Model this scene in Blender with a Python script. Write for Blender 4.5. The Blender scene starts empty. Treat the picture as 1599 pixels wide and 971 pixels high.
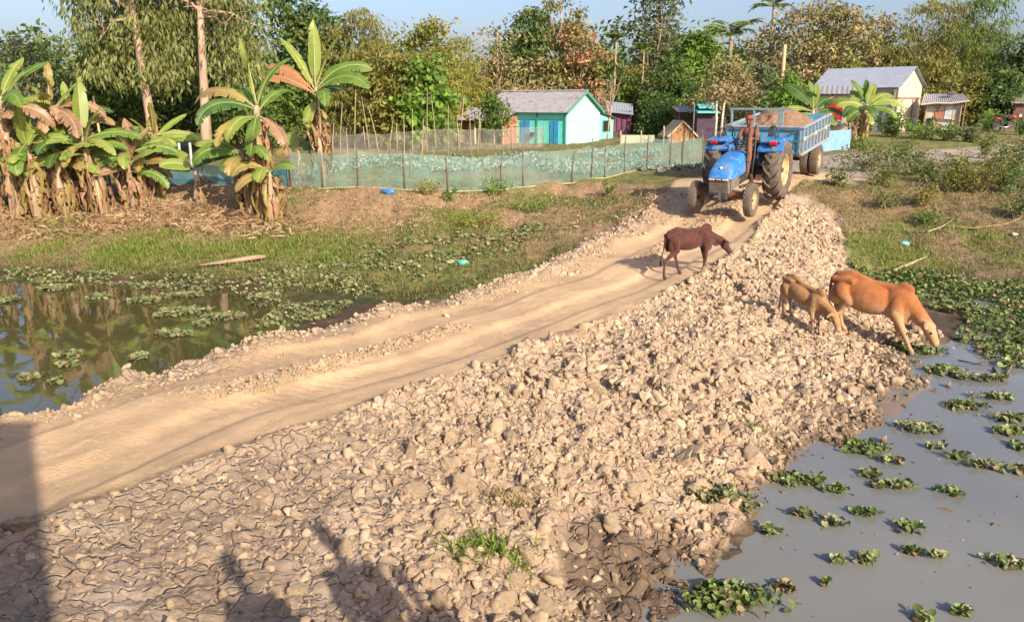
import bpy, math, random
import numpy as np
from mathutils import Vector, Matrix, Euler

random.seed(7)
rng = np.random.default_rng(7)
scene = bpy.context.scene
COL = scene.collection
PI = math.pi

# ------------------------------------------------------------------ camera
F, W, Hh, YH, CZ = 1255.0, 1599.0, 971.0, 160.0, 2.5
PITCH = math.atan((Hh / 2 - YH) / F)
cp, sp = math.cos(PITCH), math.sin(PITCH)
cam_d = bpy.data.cameras.new('camera')
cam = bpy.data.objects.new('camera', cam_d)
COL.objects.link(cam)
cam.location = (0, 0, CZ)
cam.rotation_euler = (PI / 2 - PITCH, 0, 0)
cam_d.sensor_width = 36.0
cam_d.sensor_fit = 'HORIZONTAL'
cam_d.lens = F / W * 36.0
cam_d.clip_start = 0.05
cam_d.clip_end = 3000
scene.camera = cam

# ------------------------------------------------------------------ light
SUN_EL = math.radians(29)
SUN_AZ_VEC = Vector((0.53, -0.85, 0)).normalized()      # towards the sun
sun_dir = Vector((SUN_AZ_VEC.x * math.cos(SUN_EL), SUN_AZ_VEC.y * math.cos(SUN_EL), math.sin(SUN_EL)))
world = bpy.data.worlds.new('World')
scene.world = world
world.use_nodes = True
wnt = world.node_tree
bg = wnt.nodes['Background']
sky = wnt.nodes.new('ShaderNodeTexSky')
sky.sky_type = 'NISHITA'
sky.sun_disc = False
sky.sun_elevation = SUN_EL
sky.sun_rotation = math.atan2(sun_dir.x, sun_dir.y)
sky.air_density = 1.0
sky.dust_density = 3.2
sky.ozone_density = 4.5
tint = wnt.nodes.new('ShaderNodeMix'); tint.data_type = 'RGBA'; tint.blend_type = 'MULTIPLY'
tint.inputs[0].default_value = 1.0; tint.inputs[7].default_value = (1.12, .98, .98, 1)     # the air's lavender cast
wnt.links.new(sky.outputs[0], tint.inputs[6]); wnt.links.new(tint.outputs[2], bg.inputs[0])
bg.inputs[1].default_value = 0.15
sl = bpy.data.lights.new('sun', 'SUN')
sl.energy = 5.0
sl.angle = math.radians(0.5)
sl.color = (1.0, 0.88, 0.72)
so = bpy.data.objects.new('sun', sl)
COL.objects.link(so)
so.rotation_euler = (-sun_dir).to_track_quat('-Z', 'Y').to_euler()
so.location = (20, -20, 30)
scene.view_settings.view_transform = 'Standard'
scene.view_settings.look = 'None'
scene.view_settings.exposure = 0.60
scene.view_settings.gamma = 1.0
scene.view_settings.use_curve_mapping = False
scene.cycles.max_bounces = 6
scene.cycles.diffuse_bounces = 2
scene.cycles.glossy_bounces = 3
scene.cycles.transmission_bounces = 3
scene.cycles.transparent_max_bounces = 10
scene.cycles.use_denoising = True

# ------------------------------------------------------------------ picture <-> place
def ray(px, py):
    x = (px - W / 2) / F
    y = -(py - Hh / 2) / F
    return np.array([x, cp + y * sp, -sp + y * cp])
def G(px, py, z):                      # where the sight line meets level z
    d = ray(px, py)
    return np.array([0, 0, CZ]) + d * (z - CZ) / d[2]
def P(px, py, Y):                      # the point of the sight line at distance Y
    d = ray(px, py)
    return np.array([0, 0, CZ]) + d * Y / d[1]

# ------------------------------------------------------------------ noise
def _h(ix, iy, seed):
    with np.errstate(over='ignore'):
        h = (ix.astype(np.int64) * 374761393 + iy.astype(np.int64) * 668265263 + seed * 1442695041) & 0xFFFFFFFF
        h = ((h ^ (h >> 13)) * 1274126177) & 0xFFFFFFFF
        h = ((h ^ (h >> 16)) * 2246822519) & 0xFFFFFFFF
        h = h ^ (h >> 15)
    return (h & 0xFFFFFF) / float(0x1000000)
def vnoise(x, y, seed=0):
    x = np.asarray(x, float); y = np.asarray(y, float)
    ix = np.floor(x); iy = np.floor(y)
    fx = x - ix; fy = y - iy
    ix = ix.astype(np.int64); iy = iy.astype(np.int64)
    ux = fx * fx * (3 - 2 * fx); uy = fy * fy * (3 - 2 * fy)
    a = _h(ix, iy, seed); b = _h(ix + 1, iy, seed); c = _h(ix, iy + 1, seed); d = _h(ix + 1, iy + 1, seed)
    return (a * (1 - ux) + b * ux) * (1 - uy) + (c * (1 - ux) + d * ux) * uy
def fbm(x, y, seed=0, octv=4):
    s = 0; a = 0.5; n = 0
    for o in range(octv):
        s = s + a * vnoise(x, y, seed + o * 17); n += a
        x = x * 2.03 + 3.1; y = y * 2.03 + 7.7; a *= 0.5
    return s / n
def worley(x, y, seed=0):
    ix = np.floor(x).astype(np.int64); iy = np.floor(y).astype(np.int64)
    f1 = np.full(x.shape, 9.0); f2 = np.full(x.shape, 9.0); cid = np.zeros(x.shape)
    for dx in (-1, 0, 1):
        for dy in (-1, 0, 1):
            cx = ix + dx; cy = iy + dy
            px = cx + _h(cx, cy, seed); py = cy + _h(cx, cy, seed + 91)
            d = np.hypot(px - x, py - y)
            r = _h(cx, cy, seed + 7)
            m = d < f1
            f2 = np.where(m, f1, np.minimum(f2, d))
            cid = np.where(m, r, cid)
            f1 = np.where(m, d, f1)
    return f1, f2, cid
def sstep(a, b, x):
    t = np.clip((x - a) / (b - a), 0, 1)
    return t * t * (3 - 2 * t)

# ------------------------------------------------------------------ terrain
WATER = -1.4
CREST = [(-140, 690, -.6), (0, 642, -.58), (200, 588, -.62), (400, 528, -.66), (600, 480, -.68), (800, 435, -.68), (890, 405, -.62), (950, 372, -.5), (1010, 328, -.3), (1040, 300, -.08)]
EDGE = [(-140, 900, -.72), (0, 835, -.72), (150, 775, -.72), (300, 722, -.74), (600, 622, -.76), (800, 552, -.78), (1000, 472, -.76), (1120, 412, -.62), (1185, 350, -.36), (1225, 305, -.02)]
crest_w = [G(*p) for p in CREST]
edge_w = [G(*p) for p in EDGE]
ctrl = []
def cpx(px, py, z): ctrl.append(tuple(G(px, py, z)))
def cw(x, y, z): ctrl.append((x, y, z))
for p in crest_w: cw(*p)
for p in edge_w: cw(*p)
for px, py, z in [(100, 715, -.76), (400, 606, -.80), (600, 548, -.82), (800, 492, -.84), (950, 440, -.83), (1060, 388, -.70), (1110, 352, -.44), (1128, 337, -.30), (1170, 310, -.04), (1230, 280, .2), (1250, 272, .28)]: cpx(px, py, z)
# beyond the left crest: down into the pond / onto the bank
for i, p in enumerate(crest_w[:6]):
    cw(p[0] - .80, p[1] + .62, -1.52 if i < 5 else -1.2)
    cw(p[0] - 1.7, p[1] + 1.3, -1.75 if i < 4 else -1.35)
cpx(900, 392, -.78); cpx(950, 352, -.62); cpx(850, 405, -.98)
# right shore of the causeway
for px, py in [(1000, 985), (1090, 892), (1195, 775), (1300, 702), (1415, 645), (1445, 605), (1428, 565), (1490, 530), (1535, 500)]: cpx(px, py, WATER + .01)
for x, y, z in [(2.2, 5.2, -1.62), (3.3, 7.2, -1.66), (6.0, 9.2, -1.68), (7.4, 11.6, -1.64), (8.5, 13.4, -1.6), (6, 6, -1.9), (10, 9, -2), (14, 13, -1.9), (4, 3.2, -1.8), (10, 4, -2), (20, 10, -2)]: cw(x, y, z)
for px, py, z in [(900, 700, -.93), (600, 860, -.84), (760, 800, -.96), (1100, 600, -.98), (1250, 620, -1.2), (1330, 530, -1.18), (1130, 500, -.88), (1250, 420, -.78), (1262, 330, -.30), (1250, 300, -.02), (1310, 340, -.45), (1318, 440, -1.1), (1190, 700, -1.24), (1000, 820, -1.2), (1000, 640, -.93), (950, 905, -1.3), (300, 971, -.72), (600, 971, -.86), (800, 960, -1.1), (0, 971, -.66), (-300, 971, -.6)]: cpx(px, py, z)
# right bank
for px, py, z in [(1345, 285, .05), (1450, 268, .15), (1599, 272, .2), (1750, 275, .2), (1345, 330, -.45), (1450, 330, -.45), (1599, 330, -.45), (1400, 385, -1.0), (1500, 385, -1.0), (1599, 390, -1.0), (1750, 390, -1.), (1360, 435, -1.36), (1450, 442, -1.37), (1599, 452, -1.39), (1800, 460, -1.4)]: cpx(px, py, z)
for x, y, z in [(9.5, 16, -1.55), (13, 16, -1.6), (18, 15, -1.8), (25, 16, -1.7)]: cw(x, y, z)
# left bank
for px, py, z in [(-200, 292, 0), (0, 292, 0), (150, 293, 0), (300, 292, 0), (460, 292, 0), (620, 294, 0), (800, 288, 0), (900, 280, 0), (1000, 284, 0)]: cpx(px, py, z); x, y, _ = ctrl[-1]; cw(x, y + 1.2, .02)
for px, py, z in [(-200, 342, -.6), (0, 342, -.6), (150, 342, -.6), (300, 340, -.58), (460, 335, -.55), (620, 328, -.5), (800, 318, -.45), (920, 308, -.38), (985, 312, -.32)]: cpx(px, py, z)
for px, py, z in [(-200, 390, -1.05), (0, 390, -1.05), (200, 392, -1.08), (400, 398, -1.1), (600, 390, -1.0), (750, 372, -.86), (870, 350, -.72), (0, 420, -1.3), (300, 430, -1.3), (520, 430, -1.2), (700, 420, -1.05)]: cpx(px, py, z)
for px, py in [(-200, 436), (0, 436), (150, 440), (300, 452), (430, 470), (520, 488)]: cpx(px, py, WATER - .01)
for x, y, z in [(-14, 15, -1.8), (-10, 14, -1.8), (-7, 14, -1.75), (-5.5, 13.8, -1.7), (-12, 11, -1.9), (-9, 11.5, -1.8), (-20, 12, -1.9), (-20, 16, -1.7), (-14, 8.5, -1.9)]: cw(x, y, z)
# village level
for x, y, z in [(-40, 30, 0), (-40, 60, .1), (-20, 40, 0), (-8, 33, 0), (0, 34, 0), (0, 60, 0), (4, 51, 0), (-6, 50, 0), (12, 36, .32), (14, 46, .5), (18, 47, .85), (30, 47, .9), (20, 37, .32), (24, 33, .22), (30, 37, .3), (30, 60, 1.), (60, 40, .4), (60, 100, 1), (0, 100, .3), (-60, 100, .2), (9, 30, .26), (14, 30, .25), (7.6, 31.5, .06), (45, 47, .9)]: cw(x, y, z)
# the near bank under the camera
for x, y, z in [(0, 0, .88), (-3, -.5, .88), (3, 0, .86), (-8, 0, .8), (-8, 3, .1), (0, 2.2, .2), (-3, 2.6, .1), (5, .6, .3), (9, 0, .0), (0, -4, .9), (-10, -4, .9), (10, -4, .9), (-16, 3, -.5)]: cw(x, y, z)
ctrl = np.array(ctrl)
def _solve():
    X = ctrl[:, :2]; n = len(X)
    D = np.hypot(X[:, None, 0] - X[None, :, 0], X[:, None, 1] - X[None, :, 1])
    A = np.zeros((n + 3, n + 3))
    A[:n, :n] = D - np.eye(n) * 0.15
    A[:n, n] = 1; A[:n, n + 1:] = X; A[n, :n] = 1; A[n + 1:, :n] = X.T
    b = np.zeros(n + 3); b[:n] = ctrl[:, 2]
    return np.linalg.lstsq(A, b, rcond=None)[0]
RB = _solve()
def macro(x, y):
    x = np.asarray(x, float).ravel(); y = np.asarray(y, float).ravel()
    xc = np.clip(x, -60, 60); yc = np.clip(y, -4, 100)
    out = np.empty(x.shape)
    n = len(ctrl)
    for i in range(0, len(x), 20000):
        s = slice(i, i + 20000)
        D = np.hypot(xc[s, None] - ctrl[None, :, 0], yc[s, None] - ctrl[None, :, 1])
        out[s] = D @ RB[:n] + RB[n] + RB[n + 1] * xc[s] + RB[n + 2] * yc[s]
    return out

def sdist(poly, x, y):
    """signed distance to a closed polygon, negative inside"""
    poly = np.asarray(poly)[:, :2]
    d = np.full(x.shape, 1e9); inside = np.zeros(x.shape, bool)
    for i in range(len(poly)):
        a = poly[i]; b = poly[(i + 1) % len(poly)]
        ex, ey = b - a
        t = np.clip(((x - a[0]) * ex + (y - a[1]) * ey) / (ex * ex + ey * ey + 1e-12), 0, 1)
        d = np.minimum(d, np.hypot(x - a[0] - t * ex, y - a[1] - t * ey))
        c = ((a[1] > y) != (b[1] > y)) & (x < (b[0] - a[0]) * (y - a[1]) / (b[1] - a[1] + 1e-12) + a[0])
        inside ^= c
    return np.where(inside, -d, d)
def lateral(line, x, y):
    """distance along and across an open polyline; across is positive to its right"""
    line = np.asarray(line)[:, :2]
    best = np.full(x.shape, 1e9); lat = np.zeros(x.shape); al = np.zeros(x.shape); s0 = 0
    for i in range(len(line) - 1):
        a = line[i]; e = line[i + 1] - a; L = np.hypot(*e)
        t = np.clip(((x - a[0]) * e[0] + (y - a[1]) * e[1]) / (L * L), 0, 1)
        dx = x - a[0] - t * e[0]; dy = y - a[1] - t * e[1]
        d = np.hypot(dx, dy); m = d < best
        sgn = np.sign(e[1] * dx - e[0] * dy)
        lat = np.where(m, sgn * d, lat); al = np.where(m, s0 + t * L, al); best = np.where(m, d, best)
        s0 += L
    return lat, al
track_poly = [p[:2] for p in crest_w] + [np.array(G(1060, 282, .05)[:2]), np.array((9.2, 27.5)), np.array((11.5, 26.0)), np.array(G(1250, 285, .1)[:2])] + [p[:2] for p in edge_w[::-1]]
center = [(np.array(a) + np.array(b)) / 2 for a, b in zip(crest_w, edge_w)] + [np.array((8.3, 24.5, 0)), np.array((10.2, 27.6, 0)), np.array((14, 32, 0))]
center[-4] = np.array((6.4, 22.6, 0)); center[-5] = np.array((5.35, 20.4, 0))
road_poly = [(8.0, 25.4), (8.4, 30.5), (11.5, 33.8), (16, 36), (24, 39.6), (40, 43.5), (70, 49), (70, 43), (40, 38), (24, 34.2), (16, 31), (12.6, 28.2), (10.6, 25.2)]
rub_poly = [p[:2] for p in edge_w] + [G(1262, 300, 0)[:2], G(1312, 335, -.4)[:2], G(1322, 430, -1.)[:2], G(1345, 455, -1.3)[:2], G(1400, 480, -1.35)[:2], G(1470, 530, -1.4)[:2], G(1440, 570, -1.4)[:2], G(1455, 605, -1.4)[:2], G(1425, 650, -1.4)[:2], G(1310, 706, -1.4)[:2], G(1200, 780, -1.4)[:2], G(1095, 890, -1.4)[:2], G(1000, 985, -1.4)[:2], (.6, 4.2), (-.5, 3.2), (-4, 3.2), (-8, 4.0)]
left_lip = [p[:2] for p in crest_w] + [(p[0] - 1.0, p[1] + .8) for p in crest_w[::-1]]

def masks(x, y):
    tr = sdist(track_poly, x, y); rd = sdist(road_poly, x, y)
    ru = sdist(rub_poly, x, y)
    lat, al = lateral(center, x, y)
    cl, _ = lateral([p[:2] for p in crest_w], x, y)
    return tr, rd, ru, lat, al, cl
def height(x, y, full=False):
    x = np.asarray(x, float).ravel(); y = np.asarray(y, float).ravel()
    z = macro(x, y)
    tr, rd, ru, lat, al, cl = masks(x, y)
    wob = (fbm(x * 1.3, y * 1.3, 5, 3) - .5) * .5
    tr_m = 1 - sstep(-.10, .10, tr + wob * .6)
    rd_m = 1 - sstep(-.4, .5, rd + wob * 2)
    ru_m = (1 - sstep(-.12, .22, ru + wob * .6)) * (1 - tr_m)
    lip_m = np.exp(-((cl + .05) / .42) ** 2) * sstep(3, 3.6, x * .66 + y * .75) * (1 - sstep(21.5, 22.5, y))
    # wheel ruts and the loose ridge between them
    l2 = lat + (fbm(al * .35, al * 0 + 3, 8, 2) - .5) * .5
    far = 1 - sstep(24, 27, y)
    rut = -.065 * (np.exp(-((l2 + .66) / .30) ** 6) + np.exp(-((l2 - .68) / .30) ** 6))
    rough = fbm(al * .28, l2 * .4, 11, 3)
    ridge_m = np.exp(-((l2 + .1 * np.sin(al * 1.3)) / .24) ** 2) * sstep(.42, .55, rough)
    w1, w2, wc = worley(x * 9, y * 9, 3)
    crumb = np.clip(w2 - w1, 0, 1) * wc
    trk = rut + ridge_m * (.03 + .12 * crumb) + (fbm(x * 5, y * 5, 21, 4) - .5) * .025 + (fbm(al * .8, l2 * 14, 22, 3) - .5) * .018
    tread = .009 * np.sin(al * 2 * PI / .16 + np.abs(np.abs(l2) - .67) * 22) * (np.abs(np.abs(l2) - .67) < .24) * sstep(.45, .6, fbm(al * .5, l2 * 1.5 + 9, 27, 3)) * (y < 15)
    trk = trk + tread
    z = z + tr_m * trk * far + rd_m * (fbm(x * .7, y * .7, 4, 4) - .5) * .12
    # right shoulder of the track: a small scarp that throws its shade onto the track
    bern = np.exp(-((tr - .12) / .14) ** 2) * (lat > 0) * far * (.02 + .08 * fbm(x * 1.1, y * 1.1, 33, 3))
    z = z + bern
    # clods and drying cracks on the dumped earth
    sc = (.55 + .9 * fbm(x * .5, y * .5, 13, 2))
    wx = x + (fbm(x * 3, y * 3, 41, 3) - .5) * .22; wy = y + (fbm(x * 3 + 9, y * 3, 42, 3) - .5) * .22
    a1, a2, ac = worley(wx * 2.6, wy * 2.6, 50)
    b1, b2, bc = worley(wx * 6.5, wy * 6.5, 51)
    c1, c2, cc = worley(wx * 14, wy * 14, 52)
    d1, d2, dc = worley(wx * 5 + 3, wy * 6.5, 57)
    dome = lambda f1, f2: np.sqrt(np.clip((f2 - f1) * 1.6, 0, 1))
    clod = .085 * dome(a1, a2) * (ac > .35) * (.4 + ac) + .060 * dome(b1, b2) * (.25 + bc) + .034 * dome(c1, c2) * (.2 + cc)
    clod = (clod - .065) * sc
    # lower left: flatter cracked crust
    crust = sstep(.3, 2.2, x + 1.6 + .25 * (y - 5)) * .8 + .2
    und = (fbm(x * .8, y * .8, 61, 3) - .5) * .22
    z = z + ru_m * (clod * (.30 + .75 * crust) - .035 * crust + und * crust) - ru_m * (1 - crust) * .030 * (1 - sstep(.03, .16, d2 - d1)) * (dc > .12) + ru_m * (fbm(x * 22, y * 22, 62, 3) - .5) * .018
    z = z + lip_m * (.02 + .62 * (clod + .05) + .12 * fbm(x * 2, y * 2, 64, 3))
    # banks and flats
    bank = np.clip(1 - tr_m - ru_m - rd_m, 0, 1)
    slope_m = sstep(-1.2, -.9, z) * (1 - sstep(-.12, .06, z)) * sstep(16, 18, y)
    z = z + bank * ((fbm(x * .9, y * .9, 71, 4) - .5) * .16 * sstep(0.5, 3, np.abs(y - 0)) + (fbm(x * 5, y * 5, 72, 4) - .5) * .07)
    z = z + bank * slope_m * (fbm(x * 1.6, y * .6, 73, 4) - .5) * .35
    if full:
        return z, tr_m, rd_m, ru_m, lip_m, bank, slope_m, ridge_m * tr_m
    return z
def hz(x, y): return float(height(np.array([x]), np.array([y]))[0])
def hit(px, py, y0=2.0, y1=120.0):
    """ground point seen at a picture position"""
    d = ray(px, py); d = d / d[1]
    ys = np.concatenate([np.linspace(y0, 30, 500), np.linspace(30.1, y1, 400)])
    zs = CZ + d[2] * ys; g = height(d[0] * ys, ys)
    k = np.nonzero(zs < np.maximum(g, WATER))[0]
    i = k[0] if len(k) else -1
    return np.array([d[0] * ys[i], ys[i], max(g[i], WATER)])
# ------------------------------------------------------------------ materials
MATS = {}
def _nodes(name):
    m = bpy.data.materials.new(name); m.use_nodes = True
    nt = m.node_tree
    return m, nt, nt.nodes, nt.links, nt.nodes['Principled BSDF']
def rgba(c): return (c[0], c[1], c[2], 1.0)
def mixrgb(nt, fac, a, b, blend='MIX'):
    n = nt.nodes.new('ShaderNodeMix'); n.data_type = 'RGBA'; n.blend_type = blend
    for sock, v in ((n.inputs[0], fac), (n.inputs[6], a), (n.inputs[7], b)):
        if isinstance(v, (int, float)): sock.default_value = v
        elif isinstance(v, tuple): sock.default_value = rgba(v)
        else: nt.links.new(v, sock)
    return n.outputs[2]
def noise(nt, scale, detail=4, rough=.6, coord='Object', stretch=None):
    tc = nt.nodes.new('ShaderNodeTexCoord'); out = tc.outputs[coord]
    if stretch:
        mp = nt.nodes.new('ShaderNodeMapping'); mp.inputs['Scale'].default_value = stretch
        nt.links.new(out, mp.inputs[0]); out = mp.outputs[0]
    n = nt.nodes.new('ShaderNodeTexNoise'); n.inputs['Scale'].default_value = scale
    n.inputs['Detail'].default_value = detail; n.inputs['Roughness'].default_value = rough
    nt.links.new(out, n.inputs['Vector'])
    return n.outputs[0]
def ramp(nt, v, lo, hi):
    n = nt.nodes.new('ShaderNodeMapRange'); n.interpolation_type = 'SMOOTHSTEP'
    n.inputs[1].default_value = lo; n.inputs[2].default_value = hi
    nt.links.new(v, n.inputs[0]); return n.outputs[0]
def math_n(nt, op, a, b):
    n = nt.nodes.new('ShaderNodeMath'); n.operation = op
    for s, v in ((n.inputs[0], a), (n.inputs[1], b)):
        if isinstance(v, (int, float)): s.default_value = v
        else: nt.links.new(v, s)
    return n.outputs[0]
def bump(nt, bsdf, h, strength, dist):
    b = nt.nodes.new('ShaderNodeBump'); b.inputs['Strength'].default_value = strength
    b.inputs['Distance'].default_value = dist
    nt.links.new(h, b.inputs['Height']); nt.links.new(b.outputs[0], bsdf.inputs['Normal'])
def mat(name, c1, c2=None, scale=6, rough=.7, metal=0, bstr=0, bscale=30, bdist=.01, stretch=None, lo=.35, hi=.65, dirt=None, dlo=.5, dhi=.7, dscale=3, spec=.4):
    if name in MATS: return MATS[name]
    m, nt, N, L, b = _nodes(name)
    col = None
    if c2 is not None:
        col = mixrgb(nt, ramp(nt, noise(nt, scale, stretch=stretch), lo, hi), c1, c2)
    if dirt is not None:
        col = mixrgb(nt, ramp(nt, noise(nt, dscale, 6), dlo, dhi), col if col is not None else c1, dirt)
    if col is None: b.inputs['Base Color'].default_value = rgba(c1)
    else: L.new(col, b.inputs['Base Color'])
    b.inputs['Roughness'].default_value = rough; b.inputs['Metallic'].default_value = metal
    b.inputs['Specular IOR Level'].default_value = spec
    if bstr: bump(nt, b, noise(nt, bscale, 5), bstr, bdist)
    MATS[name] = m
    return m
def leafmat(name, c1, c2, c3=None, trans=.45, rough=.5, split=.5):
    """leaves: every leaf its own tint, part of the light passes through"""
    if name in MATS: return MATS[name]
    m, nt, N, L, b = _nodes(name)
    g = N.new('ShaderNodeNewGeometry')
    col = mixrgb(nt, g.outputs['Random Per Island'], c1, c2)
    if c3 is not None:
        col = mixrgb(nt, ramp(nt, noise(nt, .55, 3), split - .06, split + .1), col, c3)
    L.new(col, b.inputs['Base Color']); b.inputs['Roughness'].default_value = rough
    b.inputs['Specular IOR Level'].default_value = .25
    t = N.new('ShaderNodeBsdfTranslucent'); L.new(col, t.inputs[0])
    ms = N.new('ShaderNodeMixShader'); ms.inputs[0].default_value = trans
    L.new(b.outputs[0], ms.inputs[1]); L.new(t.outputs[0], ms.inputs[2])
    L.new(ms.outputs[0], N['Material Output'].inputs[0])
    MATS[name] = m
    return m
def attr(nt, name):
    n = nt.nodes.new('ShaderNodeAttribute'); n.attribute_name = name; return n.outputs['Fac']

def earth_material():
    m, nt, N, L, b = _nodes('earth')
    n1 = noise(nt, 1.2, 5); n2 = noise(nt, 9, 6, .7); n3 = noise(nt, .35, 4)
    track = mixrgb(nt, ramp(nt, n1, .35, .68), (.58, .40, .225), (.45, .31, .18))
    track = mixrgb(nt, ramp(nt, n2, .52, .75), track, (.60, .45, .29))
    clod = mixrgb(nt, ramp(nt, n2, .3, .7), (.46, .335, .225), (.31, .22, .14))
    clod = mixrgb(nt, ramp(nt, n1, .5, .75), clod, (.55, .42, .30))
    bank = mixrgb(nt, ramp(nt, n2, .35, .65), (.24, .165, .085), (.15, .105, .055))
    cut = mixrgb(nt, ramp(nt, n2, .35, .65), (.36, .235, .125), (.22, .145, .075))
    grass = mixrgb(nt, ramp(nt, noise(nt, 3.2, 5), .42, .60), (.20, .175, .06), (.10, .13, .03))
    road = mixrgb(nt, ramp(nt, n1, .35, .65), (.40, .32, .235), (.27, .225, .175))
    bank = mixrgb(nt, attr(nt, 'slope'), bank, cut)
    bank = mixrgb(nt, attr(nt, 'grass'), bank, grass)
    col = mixrgb(nt, attr(nt, 'road'), bank, road)
    col = mixrgb(nt, attr(nt, 'clods'), col, clod)
    col = mixrgb(nt, attr(nt, 'track'), col, track)
    wet = attr(nt, 'wet')
    col = mixrgb(nt, wet, col, mixrgb(nt, 1.0, col, (.40, .38, .36), 'MULTIPLY'))
    L.new(col, b.inputs['Base Color'])
    r = nt.nodes.new('ShaderNodeMapRange'); L.new(wet, r.inputs[0]); r.inputs[3].default_value = .93; r.inputs[4].default_value = .55
    L.new(r.outputs[0], b.inputs['Roughness'])
    b.inputs['Specular IOR Level'].default_value = .25
    vo = nt.nodes.new('ShaderNodeTexVoronoi'); vo.feature = 'DISTANCE_TO_EDGE'; vo.inputs['Scale'].default_value = 7.5
    tc = nt.nodes.new('ShaderNodeTexCoord'); wn = nt.nodes.new('ShaderNodeTexNoise'); wn.inputs['Scale'].default_value = 4; nt.links.new(tc.outputs['Object'], wn.inputs[0])
    vm = nt.nodes.new('ShaderNodeMix'); vm.data_type = 'VECTOR'; vm.inputs[0].default_value = .22; nt.links.new(tc.outputs['Object'], vm.inputs[4]); nt.links.new(wn.outputs[1], vm.inputs[5]); nt.links.new(vm.outputs[1], vo.inputs['Vector'])
    crack = math_n(nt, 'MULTIPLY', math_n(nt, 'SUBTRACT', 1.0, ramp(nt, vo.outputs[0], .0, .09)), attr(nt, 'clods'))
    crack = math_n(nt, 'MULTIPLY', crack, ramp(nt, noise(nt, 1.6, 4), .25, .48))
    hgt = math_n(nt, 'SUBTRACT', noise(nt, 26, 7, .75), math_n(nt, 'MULTIPLY', crack, .9))
    bump(nt, b, hgt, 1.0, .03)
    return m
MATS['earth'] = earth_material()

# ------------------------------------------------------------------ objects
def link(o, parent=None):
    COL.objects.link(o)
    if parent is not None: o.parent = parent
    return o
def tag(o, label=None, cat=None, group=None, kind=None):
    if label: o['label'] = label
    if cat: o['category'] = cat
    if group: o['group'] = group
    if kind: o['kind'] = kind
    return o
def thing(name, label, cat, loc=(0, 0, 0), rz=0.0, group=None):
    o = bpy.data.objects.new(name, None); COL.objects.link(o)
    o.location = loc; o.rotation_euler = (0, 0, rz); o.empty_display_size = .2
    return tag(o, label, cat, group)
def from_arrays(name, V, Fc, mats, parent=None, smooth=False, midx=None):
    """V (n,3); Fc list of faces or an (m,k) array"""
    me = bpy.data.meshes.new(name)
    V = np.asarray(V, np.float32)
    if isinstance(Fc, np.ndarray):
        m, k = Fc.shape
        me.vertices.add(len(V)); me.vertices.foreach_set('co', V.ravel())
        me.loops.add(m * k); me.loops.foreach_set('vertex_index', Fc.astype(np.int32).ravel())
        me.polygons.add(m); me.polygons.foreach_set('loop_start', np.arange(0, m * k, k, dtype=np.int32))
        me.update(calc_edges=True); me.validate()
    else:
        me.from_pydata([tuple(v) for v in V], [], Fc); me.update()
    if not isinstance(mats, (list, tuple)): mats = [mats]
    for x in mats: me.materials.append(x)
    if midx is not None: me.polygons.foreach_set('material_index', np.asarray(midx, np.int32))
    if smooth: me.polygons.foreach_set('use_smooth', np.ones(len(me.polygons), bool))
    o = bpy.data.objects.new(name, me)
    return link(o, parent)

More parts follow.
